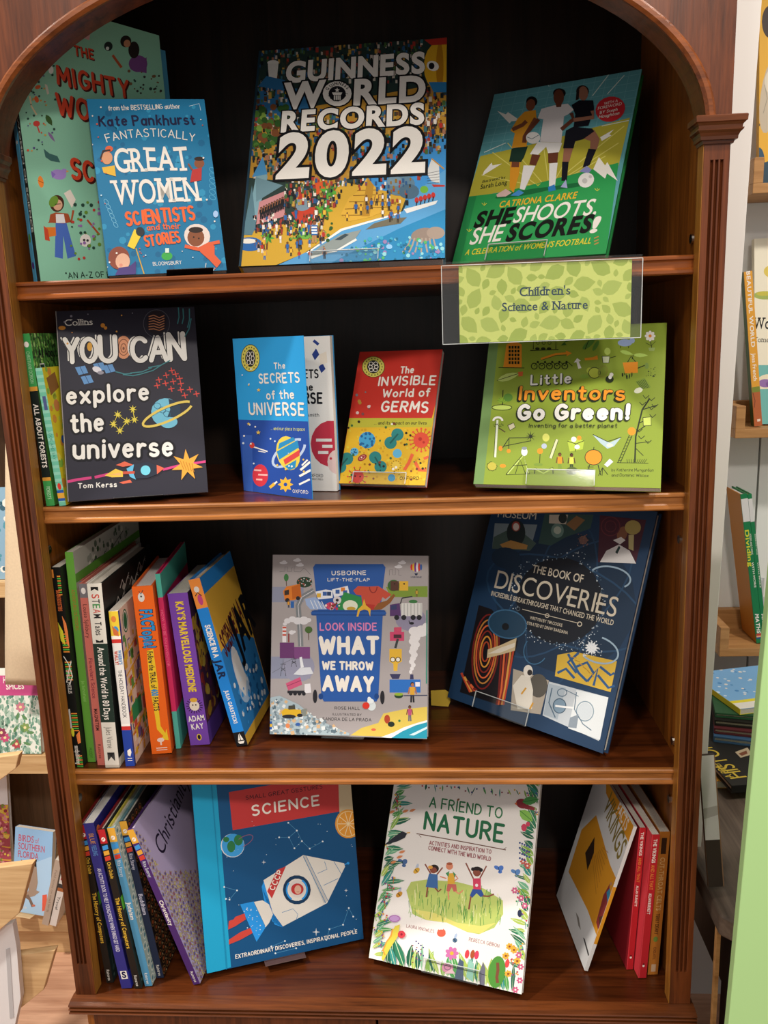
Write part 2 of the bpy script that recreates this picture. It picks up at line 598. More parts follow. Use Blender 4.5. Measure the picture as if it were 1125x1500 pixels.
    def dots(self, cols, x0, y0, x1, y1, n, r0, r1, seed=1, test=None, tall=1.0, shape='e'):
        rnd = random.Random(seed)
        c0 = [self.m(x0, y0), self.m(x1, y0), self.m(x1, y1), self.m(x0, y1)]
        lv = self.level(c0)
        for i in range(n):
            x, y, r = rnd.uniform(x0, x1), rnd.uniform(y0, y1), rnd.uniform(r0, r1)
            k = rnd.choice(cols)
            if test and not test(x, y):
                continue
            m_ = 7 if shape == 'e' else 4
            ph = rnd.uniform(0, 6.28)
            if shape == 'e':
                q = [(x + r * math.cos(6.283 * j / m_ + ph), y + r * tall * math.sin(6.283 * j / m_ + ph)) for j in range(m_)]
            else:
                a = ph if shape == 's' else 0
                rr = r * tall
                base = [(-r, -rr), (r, -rr), (r, rr), (-r, rr)]
                q = [(x + u * math.cos(a) - v * math.sin(a), y + u * math.sin(a) + v * math.cos(a)) for u, v in base]
            self.raw(k, [self.m(*p) for p in q], lv + (i % 9) * 0.25)
        self.boxes[-1] = self.boxes[-1][:4] + (lv + 2,)
        return self

    def leaf(self, col, x, y, ln, w, ang, vein=None):
        a = math.radians(ang)
        dx, dy = math.cos(a), math.sin(a)
        q = []
        for t, k in ((0, 0), (.2, .75), (.45, 1), (.7, .75), (1, 0), (.7, -.75), (.45, -1), (.2, -.75)):
            q += [x + dx * ln * t - dy * w / 2 * k, y + dy * ln * t + dx * w / 2 * k]
        self.P(col, *q)
        if vein:
            self.L(vein, max(1.0, w * .08), x, y, x + dx * ln * .9, y + dy * ln * .9)
        return self

    def flower(self, col, mid, x, y, r, n=6):
        for i in range(n):
            t = 2 * math.pi * i / n
            self.E(col, x + r * .6 * math.cos(t), y + r * .6 * math.sin(t), r * .42, r * .3, math.degrees(t), 8)
        self.E(mid, x, y, r * .3, n=8)
        return self

    def figure(self, x, y, h, shirt, legs, skin='#8a5a3c', hair='#2a1a14', arms='down', hat=None):
        """small printed person: feet at (x, y), height h in crop units"""
        self.L(legs, h * .09, x - h * .06, y, x - h * .05, y - h * .42)
        self.L(legs, h * .09, x + h * .07, y, x + h * .04, y - h * .42)
        self.P(shirt, x - h * .11, y - h * .38, x + h * .11, y - h * .38, x + h * .14, y - h * .78, x - h * .14, y - h * .78)
        if arms == 'up':
            self.L(skin, h * .06, x - h * .12, y - h * .75, x - h * .3, y - h * 1.05)
            self.L(skin, h * .06, x + h * .12, y - h * .75, x + h * .3, y - h * 1.05)
        else:
            self.L(skin, h * .06, x - h * .14, y - h * .75, x - h * .2, y - h * .42)
            self.L(skin, h * .06, x + h * .14, y - h * .75, x + h * .2, y - h * .42)
        self.E(hair, x, y - h * .91, h * .1, h * .11, n=9)
        self.E(skin, x + h * .01, y - h * .88, h * .08, h * .09, n=9)
        if hat:
            self.E(hat, x, y - h * .98, h * .1, h * .05, n=8)
        return self

    def T(self, s, x0, y0, x1, y1, h, col, wt='b', out=None, arc=0.0, jit=0.0, shear=0.0, serif=False, seed=3, sh=None, rot=0.0, hand=None):
        """one line of lettering; baseline from (x0,y0) to (x1,y1), capital height h, all in crop units"""
        P0, P1 = self.m(x0, y0), self.m(x1, y1)
        dpx, dpy = x1 - x0, y1 - y0
        k = math.hypot(dpx, dpy)
        U = self.m(x0 + dpy / k * h, y0 - dpx / k * h)
        W = math.hypot(P1[0] - P0[0], P1[1] - P0[1])
        dx, dy = (P1[0] - P0[0]) / W, (P1[1] - P0[1]) / W
        H = math.hypot(U[0] - P0[0], U[1] - P0[1])
        hs = H / CAP
        hand = (self.hand and not serif) if hand is None else hand
        hand = hand and all(ch == ' ' or ch in HAND for ch in s)
        gap = 0.085 + 1.7 * max(0.0, WT[wt])
        box = BOX
        if hand:
            gap = 0.13 + PEN[wt] * 1.05
            box = {ch: (0.0, HAND[ch][0]) for ch in s if ch != ' '}
            hs = H
            U0 = PEN[wt] * H / 2
        pos, x = [], 0.0
        for ch in s:
            if ch == ' ':
                pos.append(None)
                x += 0.27 if not hand else 0.22 + PEN[wt]
                continue
            b = box[ch]
            pos.append(x - b[0])
            x += b[1] - b[0] + gap
        total = x - gap
        ws = W / total
        rnd = random.Random(seed)
        arcl = arc / h * H if h else 0
        jobs = []
        for ch, p in zip(s, pos):
            if p is None:
                continue
            b = box[ch]
            jobs.append((ch, p, (rnd.uniform(-1, 1) * jit, rnd.uniform(-1, 1) * jit * H * .6, 1 + rnd.uniform(-1, 1) * jit * .5)))
        layers = []
        if sh:
            layers.append((sh[0], sh[1], sh[2] if len(sh) > 2 else (0.02, -0.02)))
        if out:
            layers.append((out[0], out[1], (0, 0)))
        layers.append((col, wt, (0, 0)))
        ext = []
        for t in (0, .5, 1):
            for v in (-.35, 1.25):
                ext.append((P0[0] + dx * W * t - dy * (H * v + arcl * 4 * t * (1 - t)), P0[1] + dy * W * t + dx * (H * v + arcl * 4 * t * (1 - t))))
        lv = self.level(ext)
        cnt = 0
        LS = 3.6 if hand else 0.6
        for li, (cc, wk, of) in enumerate(layers):
            for ch, p, (ja, jo, js) in jobs:
                b = box[ch]
                mid = (b[0] + b[1]) / 2
                t = (p + mid) / total
                ang = ja + rot + math.atan2(arcl * 4 * (1 - 2 * t), W)
                ca, sa = math.cos(ang), math.sin(ang)
                cx, cy = t * W + of[0] * H, arcl * 4 * t * (1 - t) + jo + of[1] * H

                def place(gx, gy):
                    u = (gx - mid) * ws * js + shear * gy * hs
                    w_ = gy * hs * js
                    u, w_ = u * ca - w_ * sa + cx, u * sa + w_ * ca + cy
                    return (P0[0] + dx * u - dy * w_, P0[1] + dy * u + dx * w_)
                if hand:
                    # pen strokes of even width with round ends, inset so the outline keeps the cap height
                    pw = PEN[wk] * H / 2
                    kx = (H - 2 * U0) / H
                    for st in HAND[ch][1]:
                        pts = []
                        for gx, gy in st:
                            q = place(gx, gy * kx + U0 / H)
                            if not pts or math.hypot(q[0] - pts[-1][0], q[1] - pts[-1][1]) > pw * .12:
                                pts.append(q)
                        if len(pts) == 1:
                            pts.append((pts[0][0], pts[0][1] + pw * .1))
                        for i, q in enumerate(pts):
                            if len(pts) < 9 or i in (0, len(pts) - 1) or PEN[wk] > .14:
                                cnt += 1
                                n_ = 8 if len(pts) < 9 or i in (0, len(pts) - 1) else 6
                                self.mb.add([self.lift(q[0] + pw * math.cos(6.2832 * j / n_ + .39), q[1] + pw * math.sin(6.2832 * j / n_ + .39), lv + li * LS + (cnt % 24) * .14) for j in range(n_)], [list(range(n_))], cc)
                        for i in range(len(pts) - 1):
                            cnt += 1
                            (ax, ay), (bx, by) = pts[i], pts[i + 1]
                            ll = math.hypot(bx - ax, by - ay) or 1e-9
                            nx, ny = -(by - ay) / ll * pw, (bx - ax) / ll * pw
                            self.mb.add([self.lift(*q, lv + li * LS + (cnt % 24) * .14) for q in ((ax - nx, ay - ny), (bx - nx, by - ny), (bx + nx, by + ny), (ax + nx, ay + ny))], [(0, 1, 2, 3)], cc)
                    continue
                vs, fs = GLYPH[wk, ch]
                self.mb.add([self.lift(*place(*v), lv + li * 0.6) for v in vs], fs, cc)
                if serif and ch in SERIF:
                    wd, th = 0.15, 0.055
                    g = WT[wk]
                    for (f, tp, ft) in SERIF[ch]:
                        gx = b[0] + (b[1] - b[0]) * f
                        for on, yy in ((tp, CAP * tp - th / 2), (ft, th / 2)):
                            if on:
                                q = [(gx - wd - g, yy - th / 2 - g), (gx + wd + g, yy - th / 2 - g), (gx + wd + g, yy + th / 2 + g), (gx - wd - g, yy + th / 2 + g)]
                                self.mb.add([self.lift(*place(*v), lv + li * 0.6 + 0.2) for v in q], [(0, 1, 2, 3)], cc)
        self.boxes[-1] = self.boxes[-1][:4] + (lv + (len(layers) * 3.6 if hand else 2),)
        return self

    def mm(self):
        """lay out in millimetres from the top left corner of the face"""
        a0, b1 = self.r[0], self.r[3]
        self.m = lambda x, y: (a0 + x / 1000.0, b1 - y / 1000.0)
        self.t = (self.r[1] - self.r[0]) * 1000
        self.h = (self.r[3] - self.r[2]) * 1000
        return self

    def TS(self, s, f0, f1, col, wt='m', fill=0.5, off=0.0, **kw):
        """lettering that runs down a spine, from fraction f0 to f1 of its height"""
        x = self.t * (0.5 - fill / 2 + off)
        return self.T(s, x, f0 * self.h, x, f1 * self.h, self.t * fill, col, wt, **kw)

    def band(self, f0, f1, col, u0=0.0, u1=1.0):
        return self.R(col, u0 * self.t, f0 * self.h, u1 * self.t, f1 * self.h)

    def into(self, mb):
        k = len(mb.v)
        mb.v += self.mb.v
        mb.f += [[i + k for i in f] for f in self.mb.f]
        mb.c += self.mb.c


# ------------------------------------------------------------------ books
SH = (1.5, 1.2477, 0.9138, 0.6056)          # tops of the four shelf boards


def pose(o, yaw=0, lean=0, roll=0):
    R = Matrix.Rotation(math.radians(yaw), 3, 'Z') @ Matrix.Rotation(math.radians(-lean), 3, 'X') @ Matrix.Rotation(math.radians(roll), 3, 'Y')
    return Matrix.Translation(Vector(o)) @ R.to_4x4()


def face_book(label, mw, w, h, t, cover, spine=None, art=None, hard=True, pages=None, group=None, back=None, mat=None, round_=0.0,
              spine_art=None, fore_cover=None):
    """book standing with its front cover towards -y; origin at the lower left corner of the cover"""
    mat = mat or M_PRINT
    e = empty('book', mw, label, 'book', group)
    ct = 0.0026 if hard else 0.0009
    ins = 0.003 if hard else 0.0003
    spine = spine or cover
    b = MB()
    if round_:
        r = round_
        pts = [(0, 0), (w - r, 0)] + [(w - r + r * math.sin(a), r - r * math.cos(a)) for a in (.4, .8, 1.2)] + [(w, r), (w, h - r)] + \
              [(w - r + r * math.cos(a), h - r + r * math.sin(a)) for a in (.4, .8, 1.2)] + [(w - r, h), (0, h)]
        b.prism(pts, lambda x, z, d: (x, d, z), 0, ct, cover)
    else:
        b.box((0, 0, 0), (w, ct, h), cover)
    if art:
        A = Art(mw, 'front', 0.0, 0, w, 0, h)
        if round_:
            A.r = (0, w - 0.0004, 0, h)
        art(A)
        A.into(b)
    b.build('front_cover', mat, e, fix=False)
    b = MB()
    b.box((ct * .6, ct, ins), (w - ins, t - ct, h - ins))
    b.build('pages', pages or M_PAGES, e)
    b = MB()
    b.box((0, t - ct, 0), (w, t, h), back or cover)
    b.build('back_cover', mat, e)
    b = MB()
    b.box((-0.0004, ct * .3, 0), (ct * .6, t - ct * .3, h), spine)
    if spine_art:
        A = Art(mw, 'left', -0.0004, -t, 0, 0, h)
        spine_art(A)
        A.into(b)
    b.build('spine', mat, e, fix=False)
    return e


def spine_book(label, mw, t, h, d, spine, cover, spine_art=None, cover_art=None, hard=False, pages=None, group=None, left=None, mat=None):
    """book standing with its spine towards -y, front cover to the right (+x); origin at the lower left corner of the spine"""
    mat = mat or M_PRINT
    e = empty('book', mw, label, 'book', group)
    ct = 0.0022 if hard else 0.0007
    ins = 0.003 if hard else 0.0003
    b = MB()
    if hard:
        n = 6
        pts = [(t * i / n, -0.0012 * math.sin(math.pi * i / n)) for i in range(n + 1)] + [(t, ct), (0, ct)]
        pts = [(0, 0), (t, 0), (t, ct), (0, ct)]
        b.prism(pts, lambda x, y, z: (x, y, z), 0, h, spine)
    else:
        b.box((0, 0, 0), (t, ct, h), spine)
    if spine_art:
        A = Art(mw, 'front', 0.0, 0, t, 0, h)
        spine_art(A)
        A.into(b)
    b.build('spine', mat, e, fix=False)
    b = MB()
    b.box((t - ct, ct, 0), (t, d, h), cover)
    if cover_art:
        A = Art(mw, 'right', t, 0, d, 0, h)
        cover_art(A)
        A.into(b)
    b.build('front_cover', mat, e, fix=False)
    b = MB()
    b.box((0, ct, 0), (ct, d, h), left or spine)
    b.build('back_cover', mat, e)
    b = MB()
    b.box((ct, ct, ins), (t - ct, d - ins, h - ins))
    b.build('pages', pages or M_PAGES, e)
    return e


def stand(label, mw, w, t, x0, x1, mat, shelf_z, lip=0.014, jut=0.003, group='book stands on the shelves', back=0.09, tongue=0.0):
    """L-shaped easel that carries a book: ledge under the book, upturned lip, back rest and foot"""
    e = empty('book_stand', mw, label, 'stand', group)
    th = 0.0016
    b = MB()
    if tongue:
        b.box((x0, -tongue, -0.0013), (x1, -0.001, -0.0003))
    else:
        b.box((x0, -jut - th, -0.0013), (x1, -jut, lip))
    b.build('lip', mat, e, 0.0004)
    if mat is M_ACR and not tongue:
        b = MB()
        y0 = -jut - th
        b.box((x0, y0, lip - .0007), (x1, -jut, lip + .0002))
        for xx in (x0, x1 - .0006):
            b.box((xx, y0 - .0001, 0), (xx + .0006, -jut, lip))
        b.build('edge_highlight', M_ACRE, e)  # pale strips paint the highlight on the rim of the lip
    b = MB()
    b.box((x0, -jut, -0.0013), (x1, t + 0.002 + th, -0.0003))
    b.build('ledge', mat, e)
    b = MB()
    b.box((x0, t + 0.002, -0.0003), (x1, t + 0.002 + th, back))
    b.build('back_rest', mat, e)
    return e


# ================================================================== THE SETTING
def struct(name, mb, mat, bevel=0.0):
    return tag(mb.build(name, mat, None, bevel), kind='structure')


b = MB(); b.box((-2.6, -2.6, -0.05), (2.6, 1.6, 0.0)); struct('floor', b, M_FLOOR)
b = MB(); b.box((-2.6, 1.5, 0.0), (2.6, 1.6, 3.0)); struct('wall_back', b, M_WHITE)
b = MB()
for i in range(5):
    b.box((0.42 + i * 0.28, 0.70, 0.0), (0.42 + i * 0.28 + 0.276, 0.73, 2.6))
b.box((0.42, 0.73, 0.0), (1.82, 0.75, 2.6))
struct('wall_right', b, M_WALLR)
b = MB()
b.prism([(0.402, 0.756), (0.4275, 0.756), (0.4515, 1.9), (0.402, 1.9)], lambda x, z, d: (x, d, z), 0.10, 0.15)
struct('trim_1', b, M_WHITE, 0.001)

# ================================================================== THE BOOKCASE
X = 0.365          # inner edge of the fluted front posts
XO = 0.3904        # their outer edge
XS = 0.374         # inner face of the side panels
BD = 0.335         # depth of the case
case = empty('bookcase', Matrix.Translation((0, 0, 0)), 'dark mahogany bookcase with arched top, fluted posts and three shelves of books', 'bookcase')

for s in (-1, 1):
    b = MB(); b.box((s * XS, 0.018, 0.10), (s * (XO - .002), BD, 1.96)); b.build('side_panel', M_SIDE, case)
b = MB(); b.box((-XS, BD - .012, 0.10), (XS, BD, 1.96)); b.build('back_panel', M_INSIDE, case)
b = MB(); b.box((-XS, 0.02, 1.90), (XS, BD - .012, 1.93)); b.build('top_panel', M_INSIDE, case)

# fluted posts
ZB, ZC = 0.606, 1.607
for s in (-1, 1):
    x0, x1 = min(s * X, s * XO), max(s * X, s * XO)
    b = MB()
    n = 3
    gw, dp = 0.0029, 0.004
    cs = [x0 + 0.0080 + i * 0.0049 for i in range(3)] if s > 0 else [x1 - 0.0080 - i * 0.0049 for i in range(3)][::-1]
    pts = [(x0, 0.0)]
    for cx in cs:
        pts += [(cx - gw / 2 - .0004, 0.0), (cx - gw / 2, .0004), (cx - gw / 3, dp * .8), (cx, dp), (cx + gw / 3, dp * .8), (cx + gw / 2, .0004), (cx + gw / 2 + .0004, 0.0)]
    pts += [(x1, 0.0), (x1, 0.019), (x0, 0.019)]
    b.prism(pts, lambda x, y, z: (x, y, z), ZB + .045, ZC - .018)
    b.box((x0, 0.0, ZB), (x1, 0.019, ZB + .045))
    b.box((x0, 0.0, ZC - .018), (x1, 0.019, ZC))
    b.build('fluted_post', M_FRAME, case)
    b = MB()
    xi = s * X
    b.box((min(xi, xi - s * .0008), 0.0008, ZB), (max(xi, xi - s * .0008), 0.0185, ZC))
    b.build('oak_lipping', M_LIP, case)
    # stepped capital
    b = MB()
    prof = [(1.6035, .0), (1.6035, .0022), (1.6065, .0030), (1.6068, .0052), (1.6100, .0056), (1.6128, .0070), (1.6150, .0092), (1.6165, .0096),
            (1.6168, .0082), (1.6195, .0086), (1.6215, .0104), (1.6225, .0118), (1.6275, .0122), (1.6285, .0112), (1.6285, 0)]
    vs = []
    for z, g in prof:
        vs += [(x0 - g, -g, z), (x1 + g, -g, z), (x1 + g, 0.019, z), (x0 - g, 0.019, z)]
    fs = [(4 * r + q, 4 * r + (q + 1) % 4, 4 * (r + 1) + (q + 1) % 4, 4 * (r + 1) + q) for r in range(len(prof) - 1) for q in range(4)]
    n4 = 4 * (len(prof) - 1)
    fs += [(3, 2, 1, 0), (n4, n4 + 1, n4 + 2, n4 + 3)]
    b.add(vs, fs)
    b.build('capital', M_FRAMEX, case)

# arched head board with a rounded moulding along the arch
EA, EB, EZ = 0.366, 0.184, 1.622


def arch(k, ea=EA, eb=EB):
    return (ea * math.cos(k), EZ + eb * math.sin(k))


N = 64
ks = [math.pi * i / N for i in range(N + 1)]
b = MB()
for y, fl in ((0.0, 0), (0.040, 1)):
    pass
vs = []
for k in ks:
    x, z = arch(k)
    vs += [(x, 0.0, z), (x, 0.040, z), (x, 0.0, 2.0), (x, 0.040, 2.0)]
fs = []
for i in range(N):
    a, c2 = 4 * i, 4 * (i + 1)
    fs += [(a, c2, c2 + 2, a + 2), (a + 1, a + 3, c2 + 3, c2 + 1), (a, a + 1, c2 + 1, c2), (a + 2, c2 + 2, c2 + 3, a + 3)]
b.add(vs, fs)
for s in (-1, 1):
    b.box((s * EA, 0.0, 1.6286), (s * XO, 0.040, 2.0))
b.build('arch_board', M_FRAME, case)
b = MB()
prof = [(0.000, 0.004), (-.0015, -.0025), (.0015, -.0055), (.0055, -.0055), (.0085, -.0025), (.0085, 0.003)]
vs, fs = [], []
m_ = len(prof)
for k in ks:
    for (r, y) in prof:
        x, z = (EA + r) * math.cos(k), EZ + (EB + r) * math.sin(k)
        vs.append((x, y, max(z, 1.6287)))
for i in range(N):
    for j in range(m_):
        fs.append((i * m_ + j, i * m_ + (j + 1) % m_, (i + 1) * m_ + (j + 1) % m_, (i + 1) * m_ + j))
b.add(vs, fs)
b.build('arch_moulding', M_MOULD, case, smooth=False)


# shelf boards with a moulded oak edge
def edge_profile(zt, y0):
    return [(y0 + .006, zt), (y0 + .0012, zt), (y0, zt - .0015), (y0, zt - .0040), (y0 + .0022, zt - .0048), (y0 + .0030, zt - .0065),
            (y0 + .0034, zt - .0125), (y0 + .0020, zt - .0142), (y0 + .0002, zt - .0152), (y0, zt - .0180), (y0 + .0012, zt - .0195), (y0 + .006, zt - .0195)]


for i in range(3):
    zt = SH[i]
    b = MB(); b.box((-XS, 0.0225, zt - .0195), (XS, BD - .013, zt))
    sh = b.build('shelf', M_SHELF, case)
    b = MB()
    b.prism(edge_profile(zt, 0.0165), lambda y, z, x: (x, y, z), -XS, XS)
    b.build('shelf_edge', M_EDGE if i else M_MOULD, sh)
b = MB(); b.box((-XS, 0.002, SH[3] - .02), (XS, BD - .012, SH[3] - .0005))
b.build('bottom_board', M_SHELF, case)

# reeded base moulding, cabinet below
b = MB()
zt = SH[3]
pr = [(0.002, zt)]
for j in range(3):
    z0 = zt - .0010 - j * 0.0052
    pr += [(-.012 + .001, z0), (-.0165, z0 - .0013), (-.0172, z0 - .0026), (-.0165, z0 - .0039), (-.012, z0 - .0048)]
pr += [(-.010, zt - .018), (0.002, zt - .018)]
b.prism(pr, lambda y, z, x: (x, y, z), -XO - .004, XO + .004)
for s in (-1, 1):
    b.box((s * XO, 0.002, zt - .0165), (s * (XO + .004), BD, zt - .001))
b.build('base_moulding', M_FRAMEX, case)
for s in (-1, 1):
    b = MB()
    x0, x1 = sorted((s * 0.0015, s * 0.372))
    b.box((x0, 0.002, 0.10), (x1, 0.020, zt - .021))
    dr = b.build('cabinet_door', M_FRAME, case, 0.001)
    b = MB()
    for (a0, a1, c0, c1) in ((x0 + .05, x1 - .05, 0.16, 0.167), (x0 + .05, x1 - .05, .533, .54), (x0 + .05, x0 + .057, .16, .54), (x1 - .057, x1 - .05, .16, .54)):
        b.box((a0, -.003, c0), (a1, .002, c1))
    b.build('panel_moulding', M_MOULD, dr, 0.001)
b = MB(); b.box((-XO, -.006, 0.0), (XO, BD, 0.099)); b.build('plinth', M_FRAME, case, 0.002)

for s, ps in ((1, ((.0579, 1.5193), (.060, 1.184), (.0557, .9312), (.0605, .850))), (-1, ((.0374, .8654), (.0359, 1.1927)))):
    for yp, zp in ps:
        b = MB()
        n = 12
        pts = [(0.0052 * math.cos(6.2832 * i / n), 0.0052 * math.sin(6.2832 * i / n)) for i in range(n)]
        b.prism(pts, lambda y, zz, x: (x, yp + y, zp + zz), s * XS, s * (XS - .0025))
        b.build('shelf_peg', M_STEEL, case)


# ================================================================== BOOKS SHOWN FACE OUT
CREAM, INK = '#efe9df', '#15151a'


def art_mighty(A):
    A.hand = True
    A.bg('#8fc9ab').c(0, 0, 3.214)
    red = '#d8492c'
    A.T('THE', 352, 262, 440, 283, 46, red, 'b', sh=('#4a1a14', 'x', (.06, -.06)), jit=.05)
    A.T('MIGHTY', 275, 402, 605, 468, 88, red, 'b', sh=('#4a1a14', 'x', (.07, -.05)), jit=.05)
    A.T('WOMEN', 275, 545, 620, 610, 100, red, 'b', sh=('#4a1a14', 'x', (.07, -.05)), jit=.05)
    A.T('SCIENCE', 340, 845, 690, 905, 100, red, 'b', sh=('#4a1a14', 'x', (.07, -.05)), jit=.05)
    A.T('"AN A-Z OF EXTRAORDINARY', 312, 1312, 760, 1300, 30, '#1b2a24', 'm', jit=.06)
    # red-haired reader in wide blue trousers
    A.P('#4d6fc0', 262, 1045, 312, 1045, 335, 1130, 358, 1205, 318, 1218, 298, 1110, 296, 1218, 258, 1210)
    A.P('#a9512f', 225, 1050, 262, 1005, 262, 1048)
    A.P('#a9512f', 236, 1010, 262, 1000, 318, 1005, 336, 1045, 300, 1052, 262, 1050, 230, 1048)
    A.P('#e9e6e6', 262, 1008, 300, 1008, 308, 1050, 264, 1050)
    A.E('#4b2a1c', 268, 958, 34, 40)
    A.E('#dba98a', 272, 965, 22, 26)
    A.E('#6d9436', 252, 948, 20, 28, 30)
    A.L('#1c1512', 3, 258, 962, 286, 960)
    A.P('#e07a2c', 212, 1070, 262, 1070, 264, 1110, 225, 1116)
    A.P('#c7482c', 205, 1062, 225, 1080, 235, 1135, 212, 1130)
    A.L('#a9512f', 10, 318, 1010, 334, 1050, 345, 990)
    # purple bird, fish, beetles, flowers, brush
    A.E('#a98cd0', 276, 822, 36, 24, 10).P('#8c6fc0', 240, 805, 262, 820, 246, 840).E('#a98cd0', 302, 806, 14, 12).P('#e0a045', 312, 802, 326, 806, 312, 812)
    A.E('#f08a34', 192, 856, 13, 28, -10).L('#6d3516', 2, 180, 850, 205, 862)
    A.P('#3f6b66', 205, 700, 232, 722, 270, 735, 284, 765, 240, 758, 214, 740)
    A.L('#e5c9a0', 7, 140, 452, 148, 500, 172, 540)
    A.E('#d9602f', 178, 410, 14, 9, -20).E('#d9602f', 172, 468, 10, 16, -20).E('#c8423a', 172, 582, 16, 14).L('#c8423a', 6, 176, 595, 186, 625)
    A.leaf('#3c5b2c', 216, 540, 60, 26, 60).leaf('#3c5b2c', 246, 265, 60, 34, -60).leaf('#8a6f9d', 225, 620, 60, 14, 55)
    A.P('#e9ded0', 300, 910, 330, 892, 356, 940, 338, 980).P('#d9d2bf', 210, 395, 222, 400, 232, 440, 222, 446)
    A.E('#f1f0ea', 240, 330, 12, 18).E('#efe6df', 402, 1132, 26, 30).E('#3a3a3a', 396, 1130, 6).E('#3a3a3a', 412, 1132, 6)
    A.L('#b4532d', 9, 410, 1035, 468, 1105).L('#b4532d', 12, 530, 260, 572, 318).P('#d8a4a0', 356, 165, 425, 155, 420, 190, 400, 182)
    A.E('#7a4a86', 650, 300, 44, 40).E('#2a2320', 630, 235, 26, 40).E('#2a2320', 592, 195, 26, 28).E('#c48a66', 598, 205, 16, 18).P('#7a4a86', 610, 320, 690, 270, 690, 345, 620, 330)
    A.E('#26302c', 510, 218, 20, 22).E('#dfe6df', 506, 228, 8)
    A.dots(['#2c4a3f', '#d8593a', '#2c4a3f', '#d9a04a', '#5d4a8a'], 120, 300, 260, 720, 46, 3, 6, 4)
    A.dots(['#2c4a3f', '#c8423a', '#6d9436', '#9a6fb0', '#2c4a3f'], 330, 950, 470, 1230, 40, 4, 9, 5)
    A.dots(['#2c4a3f', '#3a3a36', '#7a5a3a'], 590, 330, 760, 440, 26, 3, 8, 6)


def art_great(A):
    A.hand = True
    A.bg('#1477a4').c(0, 0, 3.214)
    A.dots(['#2d93bd', '#0e6794'], 420, 480, 1060, 1290, 120, 6, 18, 8)
    A.T('from the BESTSELLING author', 512, 522, 848, 512, 24, CREAM, 'm', jit=.08)
    A.T('Kate Pankhurst', 470, 598, 918, 588, 52, '#11153f', 'b', jit=.06)
    A.T('FANTASTICALLY', 505, 672, 915, 668, 40, CREAM, 'r', arc=24, jit=.05)
    A.T('GREAT', 545, 812, 895, 802, 110, CREAM, 'm', jit=.05, serif=True)
    A.T('WOMEN', 545, 965, 940, 945, 112, CREAM, 'm', jit=.03, serif=True)
    A.T('SCIENTISTS', 600, 1068, 918, 1040, 72, '#f0692f', 'b', jit=.08)
    A.T('and their', 695, 1088, 848, 1080, 30, '#f0692f', 'b', jit=.08)
    A.T('STORIES', 688, 1166, 850, 1146, 58, '#f0692f', 'b', jit=.08)
    A.T('BLOOMSBURY', 722, 1252, 855, 1244, 18, CREAM, 'r')
    # little printed figures in the corners
    A.E('#e9d9d0', 928, 1112, 62, 56, 20).E('#8a4f30', 922, 1120, 40, 42).E('#2d1a12', 922, 1084, 34, 14).E('#1a1010', 912, 1118, 4).E('#1a1010', 936, 1124, 4)
    A.P('#e2623a', 930, 1168, 985, 1140, 1010, 1160, 1010, 1200, 1042, 1235, 1020, 1262, 985, 1225, 945, 1190)
    A.L('#e2623a', 16, 985, 1150, 1034, 1140).L('#e2623a', 16, 940, 1176, 870, 1160).L(CREAM, 3, 1010, 1262, 1000, 1290, 965, 1280, 970, 1240)
    A.P('#f0d23c', 600, 1160, 632, 1080, 672, 1095, 632, 1175).E('#2a2f35', 660, 1092, 20, 22, -20).L('#d3a532', 5, 640, 1170, 680, 1296)
    A.E('#8c4733', 560, 1216, 50, 54).E('#e2b094', 578, 1232, 34, 38).E('#d98f7a', 570, 1250, 8).P('#4a3a7a', 540, 1300, 560, 1262, 610, 1255, 640, 1230, 640, 1290, 612, 1302)
    A.E('#e2623a', 514, 702, 18, 14).E('#d99a72', 504, 745, 26, 30).P('#e9b93c', 480, 790, 540, 780, 546, 832, 488, 815).L('#3a2018', 8, 474, 748, 486, 712, 520, 708)
    A.E('#8a4f30', 938, 770, 24, 22).E('#2a1810', 938, 748, 24, 10).P('#b9322f', 905, 800, 950, 790, 948, 850, 895, 860).L('#8a4f30', 8, 905, 800, 886, 772)
    A.E('#3fae4c', 786, 1206, 26, 20).P('#dfeee0', 778, 1170, 796, 1170, 796, 1192, 778, 1192)
    for k in range(6):
        A.ring('#7fc6e2', 500 + k * 9, 950 + k * 22, 14, 8, 2, 50, n=10)
        A.ring('#5ab4d8', 1000, 800 + k * 26, 16, 10, 2, 30, n=10)
    A.L('#cfe8f2', 2, 890, 500, 938, 488, 945, 520)
    A.dots([CREAM, '#bfe0ee', '#d9583a'], 425, 480, 1050, 1285, 60, 2.5, 5, 9, lambda x, y: not (500 < x < 930 and 490 < y < 1160))
    A.E('#a9c9f0', 1015, 1010, 12, 16)


